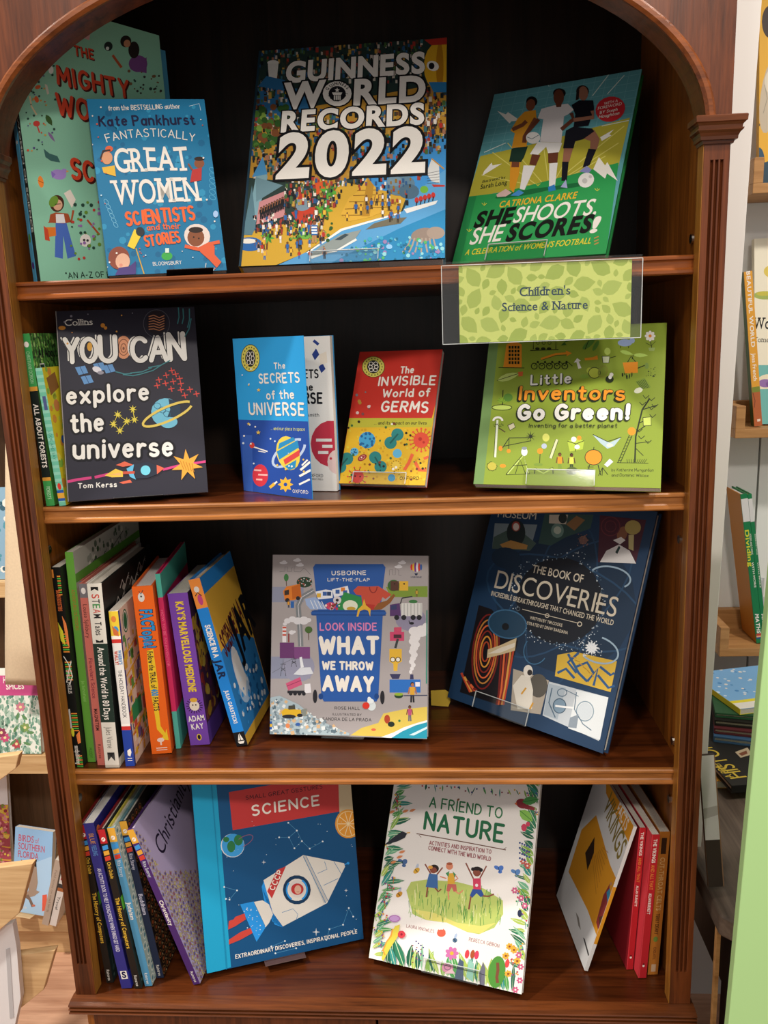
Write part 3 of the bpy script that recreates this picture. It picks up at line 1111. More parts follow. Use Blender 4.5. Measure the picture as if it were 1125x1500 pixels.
def art_records(A):
    A.bg('#2a3c38').c(330, 30, 3.309)
    A.P('#b98a34', 130, 470, 1075, 300, 1075, 600, 500, 800, 90, 760)
    A.P('#2f6c9c', 150, 330, 420, 330, 420, 520, 140, 470).P('#3f8fcf', 620, 560, 1075, 560, 1070, 860, 700, 880)
    A.P('#cfa436', 60, 1196, 75, 1030, 420, 960, 560, 780, 880, 850, 850, 930, 560, 1010, 380, 1130, 220, 1196)
    A.P('#5a9fd0', 225, 1200, 400, 1120, 560, 1010, 860, 925, 900, 850, 1070, 720, 1068, 920, 840, 1010, 560, 1150, 480, 1200)
    A.P('#2a86b8', 470, 1200, 560, 1150, 840, 1010, 1068, 915, 1066, 1165, 800, 1200)
    A.P('#f4efe6', 560, 1010, 850, 930, 850, 936, 566, 1020, 400, 1128, 392, 1126)
    crowd = ['#a03a30', '#c9c0b2', '#1c1e22', '#1c2a30', '#2e5a8a', '#c29a44', '#4a6a3a', '#5a3c2a', '#a8745a', '#3f6f78', '#22241f', '#35443a']
    A.dots(crowd, 150, 100, 960, 300, 520, 3, 7, 11, None, 1.7, 'q')
    A.dots(crowd, 130, 300, 300, 760, 380, 4, 8, 12, None, 1.6, 'q')
    A.dots(crowd, 300, 440, 960, 770, 520, 4, 9, 13, None, 1.6, 'q')
    A.dots(crowd, 960, 330, 1074, 640, 130, 4, 8, 14, None, 1.6, 'q')
    A.dots(['#4f7a34', '#345a2a', '#86a84a', '#7a4a2c'], 140, 420, 300, 620, 70, 8, 20, 15)
    # balloon, tower, pyramid
    A.E('#e2ae2a', 1040, 225, 78, 120).E('#b9801c', 1040, 225, 18, 120).E('#f3efe6', 1006, 222, 30, 24, 20).E('#1d1c22', 1000, 222, 14, 16)
    A.P('#2f7ab0', 985, 300, 1074, 300, 1074, 350, 1010, 350).P('#b8352c', 965, 95, 1074, 84, 1074, 118, 1000, 122)
    A.P('#7fa6b2', 105, 1000, 148, 760, 182, 660, 205, 760, 140, 1010).P('#4a8fc0', 130, 760, 182, 660, 205, 745).P('#6d8f9a', 148, 760, 280, 800, 150, 880).P('#5b7f8c', 85, 1040, 130, 800, 150, 1000, 130, 1040)
    A.P('#c98a8c', 165, 880, 285, 830, 290, 950, 150, 990)
    A.P('#d9aa3c', 560, 940, 600, 860, 645, 830, 690, 760, 720, 800, 760, 840, 790, 920, 700, 955, 600, 975)
    for k, (a, c_, d, e) in enumerate(((600, 880, 780, 880), (620, 850, 760, 845), (640, 825, 745, 822), (580, 915, 790, 905), (565, 945, 700, 945))):
        A.L('#8f6a1e', 4, a, c_, d, e)
    A.P('#b58628', 690, 760, 720, 800, 700, 950, 660, 950)
    A.E('#5f7f94', 850, 800, 70, 50, -10).E('#4b6a80', 890, 830, 50, 36).E('#7391a4', 820, 780, 36, 26)
    # clown-like figure with hat, palms
    A.P('#c2402a', 320, 930, 440, 900, 440, 990, 360, 1000).E('#7c93a2', 372, 890, 44, 34).P('#d98a34', 330, 870, 345, 830, 405, 825, 415, 860).P('#b8352c', 352, 868, 358, 828, 372, 826, 374, 866).P('#d8592c', 430, 760, 520, 790, 440, 850)
    for (x, y, r) in ((505, 830, 46), (478, 915, 44), (205, 1050, 34), (370, 1030, 30)):
        A.L('#6b4522', 9, x, y, x - 4, y + r * 1.8)
        for a in range(0, 360, 45):
            A.leaf('#3f8a34' if a % 90 else '#5aa83c', x, y, r * 1.05, r * .4, a + 12)
    A.P('#6fae46', 330, 1060, 420, 985, 420, 1060)
    # speedboat, whale, rowers, windsurfer, octopus
    A.P('#8e9896', 405, 1140, 470, 1090, 560, 1040, 660, 1015, 630, 1060, 540, 1110, 420, 1156).P('#e9e9e4', 405, 1146, 420, 1156, 540, 1112, 632, 1058, 640, 1066, 540, 1122).P('#3a4a52', 530, 1065, 580, 1035, 600, 1040, 560, 1066)
    A.P('#6f6a58', 680, 1015, 720, 985, 800, 960, 880, 955, 850, 985, 760, 1000)
    A.P('#e6e6e2', 865, 915, 1000, 880, 1030, 872, 1020, 890, 880, 935)
    for k in range(5):
        A.E('#c2332c', 928 + k * 20, 872 - k * 6, 10, 14)
        A.L('#1f1f26', 5, 925 + k * 20, 900 - k * 6, 930 + k * 20, 878 - k * 6)
    A.E('#6fae3a', 964, 820, 20, 18).P('#d6d8d6', 975, 740, 1000, 672, 1036, 700, 1040, 790, 1000, 780).L('#c9902f', 6, 1000, 670, 1060, 720).P('#b8352c', 1000, 795, 1064, 798, 1064, 806, 1010, 808)
    for k in range(5):
        A.L('#3a3f46', 2, 978, 742 + k * 12, 1038, 730 + k * 14)
    A.E('#8f7f74', 960, 1040, 60, 34, -10).E('#a08f82', 1020, 1030, 44, 30)
    for k in range(7):
        A.L('#a7998c', 8, 900 + k * 18, 1055, 885 + k * 22, 1090, 860 + k * 30, 1125)
    A.dots(['#3fa6c8', '#1f6f94', '#8fd0d8', '#56b06a', '#9a7fae'], 560, 1050, 1060, 1180, 120, 4, 11, 16, lambda x, y: y > 1290 - x * .33)
    A.E('#8fc6ee', 795, 1098, 15, 12).E('#59aee6', 95, 1085, 34, 30).E('#2c66a8', 120, 1085, 60, 34).E('#e9e4da', 110, 1070, 44, 12)
    # bystanders on the sand
    rnd = random.Random(5)
    A.dots(['#1d1d22', '#e7dfd2', '#a03a30', '#2e5a8a', '#c29a44', '#5a3c2a', '#4a6a3a'], 285, 770, 560, 900, 170, 3, 7, 17, None, 1.8, 'q')
    A.dots(['#1d1d22', '#e7dfd2', '#a03a30', '#2e5a8a', '#5a3c2a'], 130, 940, 470, 1050, 150, 3, 6, 18, None, 1.8, 'q')
    A.dots(['#1d1d22', '#e7dfd2', '#a03a30', '#2e5a8a', '#8f6a1e'], 560, 770, 900, 900, 90, 3, 6, 19, lambda x, y: y < 830 or x > 780, 1.8, 'q')
    A.dots(['#3f7a34', '#2f5a2a', '#6fa046'], 300, 960, 520, 1080, 40, 5, 10, 20)
    for k in range(34):
        x, y = rnd.uniform(140, 490), rnd.uniform(960, 1165)
        A.figure(x, y, rnd.uniform(40, 60), rnd.choice(['#f0ece4', '#b8352c', '#2e66a8', '#e6b43a', '#2b2b30']), rnd.choice(['#24262c', '#2e66a8', '#e7dfd2']), rnd.choice(['#c48a66', '#7a4a2c']))
    for k in range(9):
        A.figure(175 + k * 13, 965 - k * 6, 60, '#1d1d22', '#1d1d22')
    A.figure(432, 1080, 110, '#e9eef2', '#b98a5a')
    for k in range(4):
        A.L('#2f6cb0', 6, 418, 1040 - k * 14, 448, 1040 - k * 14)
    for k in range(16):
        x, y = rnd.uniform(540, 850), rnd.uniform(880, 985)
        A.figure(x, y, rnd.uniform(40, 60), rnd.choice(['#b8352c', '#e6b43a', '#2e66a8', '#f0ece4']), '#3a3026')
    for k in range(6):
        A.figure(rnd.uniform(975, 1060), rnd.uniform(480, 580), 62, rnd.choice(['#24416e', '#b8352c', '#e7dfd2']), '#22242a')
    A.E('#f0eee8', 232, 205, 28, 12).P('#e6e4dd', 206, 210, 258, 210, 250, 285, 212, 285).P('#2f6c9c', 160, 320, 200, 270, 290, 290, 280, 340)
    W_, K = '#f1ece4', '#121216'
    A.T('GUINNESS', 297, 300, 962, 252, 92, W_, 'x', out=(K, 'o'))
    A.T('W', 288, 428, 474, 414, 116, W_, 'x', out=(K, 'O'))
    A.T('RLD', 628, 408, 962, 388, 114, W_, 'x', out=(K, 'O'))
    A.T('RECORDS', 275, 540, 958, 500, 92, W_, 'x', out=(K, 'O'))
    A.T('2022', 258, 760, 955, 728, 196, W_, 'x', out=(K, 'O'))
    # round badge standing in for the O
    A.E(K, 543, 357, 76, 66).E(W_, 543, 357, 70, 60).E('#1a1a20', 543, 357, 42, 37)
    A.T('GUINNESS', 495, 345, 592, 338, 14, K, 'b', arc=27)
    A.T('WORLD RECORDS', 494, 362, 596, 356, 13, K, 'b', arc=-36)
    A.star(W_, 543, 341, 13).P(W_, 518, 352, 568, 352, 562, 364, 524, 364)
    for k in range(4):
        A.R(W_, 527 + k * 9, 366, 533 + k * 9, 388)
    A.uv('#1e3a4a', 0, 0, .012, 0, .012, 1, 0, 1)


def art_football(A):
    A.bg('#5fa0a8').c(650, 80, 3.629)
    for k in range(14):
        A.L('#78b4ba', 2.5, 270 + k * 60, 215 - k * 11, 170 + k * 60, 560)
    for k in range(7):
        A.L('#78b4ba', 2.5, 262 - k * 10, 245 + k * 38, 1060 - k * 8, 100 + k * 42)
    A.P('#b5ac3c', 130, 760, 195, 540, 500, 470, 990, 335, 930, 590, 560, 690)
    for (a, c_, d, e) in ((530, 720, 260, 520), (540, 700, 340, 470), (560, 700, 530, 480), (580, 690, 700, 470), (590, 690, 930, 470), (590, 680, 960, 380), (540, 710, 200, 640), (600, 690, 860, 540)):
        A.L('#d8d06a', 5, a, c_, d, e)
    A.P('#2f9a52', 40, 1120, 135, 755, 300, 735, 930, 575, 860, 1090)
    A.P('#27854a', 40, 1120, 135, 755, 175, 750, 85, 1115)
    A.P('#f2eee4', 285, 300, 330, 318, 342, 306, 405, 350, 360, 355, 350, 366).P('#f2eee4', 205, 645, 310, 580, 260, 590, 255, 575, 215, 620)
    A.P('#f2eee4', 825, 545, 858, 590, 870, 572, 925, 672, 868, 632, 858, 660, 795, 610).P('#f2eee4', 832, 440, 905, 398, 880, 425, 892, 430, 840, 460)
    for (a, c_, d, e) in ((790, 220, 890, 90), (870, 210, 960, 110), (560, 170, 525, 90), (840, 380, 985, 350), (330, 470, 215, 520)):
        A.L('#d5e4da', 4, a, c_, d, e)
    A.E('#1d6b3c', 430, 735, 160, 14, -10).E('#1d6b3c', 660, 700, 120, 12, -8)
    # player in gold
    sk = ['#7a4630', '#6a3b2a', '#9c6a54']
    A.P('#e09a2c', 355, 720, 385, 560, 410, 565, 400, 640, 372, 735).P('#e09a2c', 355, 560, 380, 560, 385, 700, 350, 712)
    A.P(sk[0], 360, 600, 365, 540, 405, 545, 400, 600).P('#20382e', 348, 570, 362, 500, 448, 488, 428, 545, 412, 572)
    A.P('#e09a2c', 362, 498, 378, 420, 355, 405, 395, 340, 430, 305, 490, 295, 494, 345, 452, 420, 440, 490)
    A.L(sk[0], 20, 365, 400, 420, 375, 440, 355).E('#1c1414', 468, 250, 30, 28).E(sk[0], 462, 268, 24, 32, 15)
    A.L(sk[0], 22, 490, 340, 430, 440, 428, 470)
    A.P('#d9b8b0', 280, 745, 330, 715, 362, 735, 330, 755, 285, 758).P('#4b8fd0', 355, 750, 400, 720, 428, 735, 400, 752)
    # player in white
    A.P('#efece8', 425, 590, 488, 592, 430, 720, 405, 715).P('#efece8', 562, 580, 606, 575, 592, 700, 560, 702).P('#efece8', 458, 530, 500, 465, 630, 470, 612, 520, 555, 525, 545, 490, 500, 535)
    A.P(sk[1], 455, 585, 470, 530, 515, 535, 490, 592).P(sk[1], 556, 578, 555, 525, 610, 520, 604, 576)
    A.P('#e4dedd', 500, 340, 520, 290, 585, 272, 660, 262, 692, 295, 660, 320, 640, 330, 625, 470, 512, 465, 530, 345)
    A.L(sk[1], 20, 505, 345, 440, 420, 430, 465).L(sk[1], 20, 678, 312, 690, 345, 625, 400)
    A.E('#1c1414', 615, 205, 34, 26).E(sk[1], 612, 228, 28, 42).P(sk[1], 592, 250, 630, 250, 625, 280, 600, 282)
    A.E('#eae8e4', 476, 444, 38, 32).L('#3a5a6a', 3, 445, 440, 470, 450, 505, 430).P('#2f7fc0', 555, 705, 590, 690, 596, 722, 558, 730)
    # player in black
    A.P('#1b1b24', 630, 570, 665, 565, 655, 672, 626, 672).P('#1b1b24', 770, 500, 812, 505, 775, 590, 738, 602)
    A.P(sk[2], 632, 570, 640, 490, 690, 490, 668, 570).P(sk[2], 735, 445, 800, 400, 830, 450, 815, 505, 778, 500, 780, 460)
    A.P('#1b1b24', 635, 500, 650, 405, 690, 385, 790, 395, 800, 410, 740, 452, 700, 462, 690, 500)
    A.P('#17171f', 680, 270, 720, 245, 795, 245, 800, 290, 770, 380, 690, 390, 700, 320)
    A.L(sk[2], 20, 790, 300, 795, 335, 690, 350).E('#2a1b18', 738, 195, 34, 32).E(sk[2], 742, 208, 26, 38).P('#2a1b18', 706, 200, 722, 190, 718, 240, 702, 245)
    A.P('#aab0d8', 622, 705, 650, 665, 658, 710).P('#8b90c4', 720, 622, 760, 592, 786, 612, 770, 632).E('#eceae6', 757, 668, 44, 38, -30).E('#c9c7c4', 750, 672, 14).E('#c9c7c4', 780, 650, 9)
    A.E('#c62b33', 886, 292, 80, 66, -18)
    A.T('WITH A', 852, 270, 926, 253, 13, CREAM, 'r').T('FOREWORD', 820, 296, 946, 270, 14, CREAM, 'r').T('BY Steph', 830, 319, 924, 300, 14, CREAM, 'm').T('Houghton', 824, 343, 932, 321, 15, CREAM, 'm', shear=.2)
    A.T('illustrated by', 205, 683, 328, 658, 13, '#1c2a20', 'm', jit=.05).T('Sarah Long', 195, 716, 335, 690, 21, '#1c2a20', 'm', jit=.05)
    A.T('CATRIONA CLARKE', 293, 814, 702, 764, 30, '#e6b32e', 'b', shear=.15)
    A.T('SHE', 160, 920, 352, 895, 72, '#10140f', 'x', shear=.2).T('SHOOTS,', 365, 895, 806, 850, 74, CREAM, 'm', shear=.2)
    A.T('SHE', 135, 1012, 300, 990, 78, CREAM, 'm', shear=.2).T('SCORES', 330, 992, 770, 942, 78, '#10140f', 'x', shear=.2).T('!', 782, 946, 806, 943, 72, CREAM, 'x', shear=.2)
    A.T('A CELEBRATION of WOMEN\'S FOOTBALL', 112, 1068, 780, 1005, 27, '#e2d23c', 'm', shear=.2)
    for k in range(3):
        A.L('#b98a4a', 6, 800, 978 + k * 16, 824, 968 + k * 16)
    for (x, y) in ((215, 795), (500, 690), (815, 718), (135, 935)):
        A.L('#d9cf3c', 3, x - 12, y - 6, x, y + 8, x + 2, y - 8).L('#d9cf3c', 3, x, y + 8, x + 14, y - 4)


def art_explore(A):
    A.hand = True
    A.bg('#292834').c(20, 440, 3.75)
    Wc = '#e6e3dc'
    A.T('Collins', 282, 140, 435, 134, 34, Wc, 'r', serif=True)
    for (s, q) in (('Y', (288, 352, 358, 350, 150)), ('O', (378, 350, 458, 348, 150)), ('U', (480, 348, 562, 346, 160)), ('C', (655, 346, 735, 344, 150)), ('A', (757, 342, 840, 340, 150)), ('N', (862, 338, 940, 334, 165))):
        A.T(s, *q, Wc, 'b', out=('#15141c', 'x'), sh=(Wc, 'l', (-.13, .06)))
    A.E('#d9946c', 604, 258, 42, 64).ring('#7a4a34', 604, 258, 28, 44, 4).ring('#7a4a34', 604, 262, 15, 24, 4).E('#7a4a34', 604, 264, 6, 9)
    A.T('explore', 298, 575, 740, 552, 105, Wc, 'b', out=('#14131a', 'O'), jit=.03)
    A.T('the', 322, 730, 490, 722, 110, Wc, 'b', out=('#14131a', 'O'), jit=.03)
    A.T('universe', 335, 876, 870, 860, 118, Wc, 'b', out=('#14131a', 'O'), jit=.03)
    A.T('Tom Kerss', 355, 1034, 565, 1026, 30, Wc, 'b', jit=.06)
    # planet with ring
    A.ring('#5c5b66', 785, 128, 72, 76, 3).E('#2a2228', 785, 122, 54, 66)
    for k in range(6):
        A.L('#c2835e', 5, 742, 90 + k * 14, 770, 82 + k * 15, 800, 96 + k * 14, 828, 84 + k * 14)
    A.E('#6fb8d0', 835, 615, 80, 78, -15).P('#24394c', 850, 540, 912, 560, 918, 640, 880, 680, 845, 640, 860, 600)
    for k in range(3):
        A.ring('#2c5f78', 790 + k * 26, 580 + k * 22, 20, 16, 3, 30, n=12)
    A.E('#6fb8d0', 855, 672, 46, 30, -10)
    A.ring('#dcc25c', 845, 625, 146, 38, 13, -24, 18, 342)
    # red star swarm, yellow constellation
    for (x, y) in ((868, 386), (838, 412), (798, 436), (788, 468), (876, 446), (834, 456), (912, 430), (918, 458), (866, 486), (918, 492), (968, 490), (940, 522), (1004, 514), (890, 406)):
        A.L('#d8473c', 5, x - 17, y + 2, x + 17, y - 3).L('#d8473c', 5, x - 3, y - 16, x + 4, y + 16)
    pts = ((548, 680), (572, 628), (622, 665), (584, 716), (548, 680))
    A.L('#d9c84a', 4, *[k for p in pts for k in p]).L('#d9c84a', 4, 622, 665, 664, 655, 655, 598)
    for (x, y) in pts[:4] + ((664, 655), (655, 598)):
        A.star('#d9c84a', x, y, 24, 7, .35)
    # space station
    for (x, y, a) in ((372, 385, 0), (402, 436, 0), (470, 366, 1), (522, 376, 1)):
        A.P('#5f8fc2', x - 34, y - 16, x + 20, y - 26, x + 38, y + 14, x - 14, y + 26).L('#2a3f66', 3, x - 8, y - 22, x + 12, y + 20)
    A.E('#d9d6dc', 458, 380, 26, 16, 20).E('#8f8c98', 478, 398, 18, 10)
    for (x0, y0, x1, y1) in ((560, 392, 650, 402), (600, 408, 700, 405), (640, 400, 760, 370), (700, 405, 820, 350), (740, 370, 860, 330), (905, 40, 900, 130), (930, 45, 925, 130), (965, 45, 955, 150), (975, 100, 940, 200)):
        A.L('#3f7f86', 6, x0, y0, (x0 + x1) / 2 + 6, (y0 + y1) / 2 + 8, x1, y1)
    A.dots(['#d08a34', '#e0a24a', '#8f8c98'], 250, 70, 660, 320, 26, 3, 8, 21, lambda x, y: y < 180 or x < 310)
    A.E('#d08a34', 490, 138, 12).E('#d08a34', 505, 152, 9).E('#d08a34', 266, 152, 20, 11).E('#d9a13c', 418, 255, 14, 24)
    # rocket on its trail and the big star
    A.L('#c93f7c', 15, 296, 996, 350, 985, 428, 974).L('#c93f7c', 15, 445, 972, 520, 955).L('#c93f7c', 13, 820, 930, 900, 910, 1056, 885)
    A.P('#e6c24a', 500, 962, 560, 925, 600, 940, 600, 970, 540, 972).P('#e9b06a', 520, 958, 590, 945, 590, 962)
    A.P('#d8644a', 562, 905, 610, 885, 660, 905, 600, 915).P('#d8644a', 580, 1000, 640, 985, 650, 1000, 600, 1008)
    A.P('#5fb0d4', 620, 925, 662, 900, 655, 940, 672, 985, 640, 970).P('#c0503c', 600, 940, 665, 938, 665, 952, 600, 955)
    A.P('#242c3c', 660, 900, 740, 888, 788, 910, 790, 955, 740, 975, 670, 980).E('#6fc8dc', 725, 934, 27).P('#d8644a', 786, 904, 828, 922, 788, 955)
    A.star('#e2a03c', 952, 905, 88, 7, .42, -95)
    for k in range(5):
        A.L('#b87a24', 4, 915 + k * 16, 880 + k * 4, 935 + k * 14, 930 + k * 3)
    A.uv('#8f8a86', 0, 0, .006, 0, .006, 1, 0, 1)


def badge(A, x, y, rx, ry):
    A.E('#3a3a20', x, y, rx, ry).E('#d8cf62', x, y, rx * .95, ry * .95).E('#2a2a24', x, y, rx * .55, ry * .62)
    for (dx, dy) in ((-.2, -.3), (.2, -.3), (-.25, 0), (.25, 0), (-.18, .3), (.18, .3)):
        A.ring('#efe9df', x + dx * rx, y + dy * ry, rx * .17, ry * .16, rx * .06, n=8)
    for k in range(18):
        a = k * 20 * math.pi / 180
        A.R('#3a3a20', x + rx * .76 * math.cos(a) - 2.2, y + ry * .78 * math.sin(a) - 3.5, x + rx * .76 * math.cos(a) + 2.2, y + ry * .78 * math.sin(a) + 3.5)


def art_secrets(A):
    A.hand = True
    A.bg('#2f9fe0').c(330, 480, 3.309)
    A.P('#2a4fa4', 60, 445, 420, 455, 440, 850, 80, 810).P('#3a62b8', 80, 520, 130, 520, 135, 800, 92, 795)
    badge(A, 122, 148, 46, 68)
    A.T('The', 238, 203, 290, 200, 34, CREAM, 'b', jit=.06).T('SECRETS', 166, 272, 360, 268, 50, CREAM, 'b', jit=.06).T('of the', 203, 350, 335, 346, 46, CREAM, 'b', jit=.06)
    A.T('UNIVERSE', 120, 424, 382, 430, 62, CREAM, 'b', jit=.05).T('... and our place in space', 222, 496, 386, 500, 17, '#d8dc6a', 'r')
    A.ring('#b9cdea', 308, 608, 92, 44, 12, -38, 20, 340)
    A.E('#e7cf52', 305, 608, 56, 84, -14).P('#2f8fc4', 250, 600, 350, 545, 358, 580, 262, 640).P('#2f8fc4', 262, 560, 330, 530, 340, 545, 256, 590).P('#d84a4a', 282, 640, 362, 590, 360, 620, 290, 664).P('#2f8fc4', 290, 672, 345, 640, 340, 680, 310, 690)
    A.E('#d13a48', 170, 716, 38, 54)
    for (x0, y0, x1) in ((140, 690, 175), (160, 712, 205), (150, 735, 180)):
        A.L('#f0b9b4', 8, x0, y0, x1, y0 + 2)
    A.L('#f4f1ea', 9, 358, 760, 410, 735).L('#f4f1ea', 11, 365, 690, 412, 650).L('#f4f1ea', 11, 360, 720, 415, 690).L('#f4f1ea', 8, 372, 668, 400, 640)
    A.star('#e9b93c', 292, 760, 38, 8, .62).E('#2a4fa4', 292, 760, 9).L('#e9b93c', 14, 216, 775, 240, 755).L('#f4f1ea', 8, 238, 756, 252, 746)
    A.L('#f4f1ea', 6, 130, 575, 205, 600).E('#d8473c', 130, 570, 12, 14).L('#f4f1ea', 4, 160, 598, 195, 604)
    A.dots(['#f4f1ea', '#e9c65c', '#d8e6f4'], 80, 170, 390, 700, 40, 2.5, 6, 31, lambda x, y: not (150 < x < 390 and 160 < y < 520))
    A.star('#e9c65c', 162, 508, 12).star('#e9c65c', 115, 466, 9).star('#e9c65c', 164, 302, 10)
    A.T('OXFORD', 328, 800, 402, 806, 16, CREAM, 'm')


def art_titlepage(A):
    A.hand = True
    A.bg('#e9e6e0').c(330, 480, 3.309)
    A.T('The SECRETS', 200, 248, 450, 246, 44, INK, 'b', jit=.04).T('of the', 300, 308, 424, 306, 38, INK, 'b', jit=.04).T('UNIVERSE', 240, 372, 468, 370, 56, INK, 'b', jit=.04)
    A.T('Mike Goldsmith', 300, 430, 454, 432, 18, INK, 'm')
    A.E('#c2374a', 512, 562, 98, 112).E('#e6c9c4', 545, 650, 50, 60)
    for (x0, y0, x1) in ((440, 545, 516), (470, 575, 520), (450, 605, 500)):
        A.L('#e9e6e0', 14, x0, y0, x1, y0)
    A.E('#c2374a', 490, 634, 6).E('#c2374a', 512, 634, 6)
    A.P('#2b3f86', 420, 130, 440, 100, 456, 130, 434, 158).P('#2b3f86', 452, 190, 472, 172, 486, 200, 466, 220).P('#e7dccb', 455, 130, 490, 115, 495, 170, 462, 180).L('#2b3f86', 14, 428, 62, 452, 82)
    A.T('OXFORD', 405, 724, 474, 726, 17, INK, 'r').T('UNIVERSITY PRESS', 405, 737, 474, 739, 8, INK, 'r')


def germ(A, col, x, y, r, n=10, k='#2a2418'):
    for i in range(n):
        a = 6.283 * i / n
        A.L(k, r * .1, x + r * .8 * math.cos(a), y + r * .8 * math.sin(a), x + r * 1.4 * math.cos(a), y + r * 1.4 * math.sin(a))
        A.E(col, x + r * 1.45 * math.cos(a), y + r * 1.45 * math.sin(a), r * .14, n=7)
    A.E(col, x, y, r)
    return A


def art_germs(A):
    A.hand = True
    A.bg('#dcb02a').c(330, 480, 3.309)
    A.P('#c73429', 560, 440, 660, 90, 1090, 90, 1000, 445)
    A.P('#b9b43a', 585, 438, 1010, 438, 1000, 482, 570, 484)
    badge(A, 718, 190, 56, 52)
    A.T('The', 848, 224, 910, 222, 36, CREAM, 'b', jit=.05).T('INVISIBLE', 742, 284, 1014, 278, 46, CREAM, 'b', jit=.06).T('World of', 762, 340, 988, 336, 42, CREAM, 'b', jit=.05).T('GERMS', 755, 410, 978, 416, 56, CREAM, 'b', jit=.05)
    A.T('... and its impact on our lives', 722, 470, 975, 470, 17, '#2a2a1a', 'm')
    A.dots(['#d9c23c', '#c99a22'], 570, 490, 985, 740, 160, 3, 7, 41)
    A.E('#3f9ac8', 688, 545, 40, 40).dots(['#1f5f94'], 655, 510, 722, 580, 16, 5, 8, 42)
    for (x, y, a) in ((818, 538, -50), (740, 652, 60), (574, 655, -50)):
        c_, s_ = math.cos(math.radians(a)), math.sin(math.radians(a))
        A.E('#2a7f7c', x - 26 * c_, y - 26 * s_, 30).E('#2a7f7c', x + 26 * c_, y + 26 * s_, 30).L('#1d5a58', 8, x - 30 * c_, y - 30 * s_, x + 30 * c_, y + 30 * s_)
    germ(A, '#e0533a', 950, 545, 38, 16, '#c73429').E('#b9322a', 945, 540, 9).E('#b9322a', 962, 556, 6)
    germ(A, '#d8473c', 640, 722, 32, 10).E('#2a1a18', 630, 720, 4).E('#2a1a18', 654, 722, 4)
    germ(A, '#e2c04a', 828, 668, 20, 12)
    A.E('#5fb0d4', 626, 602, 20).E('#5fb0d4', 834, 610, 22).dots(['#1f5f94'], 612, 590, 640, 614, 8, 3, 5, 43).E('#3a93c2', 806, 728, 18)
    A.E('#8f2f34', 664, 630, 24, 14, -30).ring('#d98a7a', 664, 630, 15, 7, 3, -30)
    A.L('#e0633a', 16, 868, 690, 890, 655, 908, 612).L('#e0633a', 16, 920, 650, 940, 690, 975, 690).L('#e0633a', 13, 962, 636, 985, 625)
    A.dots(['#7a7a80', '#b98a3a', '#e0c4c0', '#7f4a4a'], 600, 300, 730, 420, 9, 4, 9, 44).dots(['#efe9df', '#7a3a2a', '#3a6a3a', '#2a2418'], 590, 450, 980, 740, 40, 3, 7, 45)
    A.T('OXFORD', 846, 738, 938, 738, 16, '#3a3418', 'r')


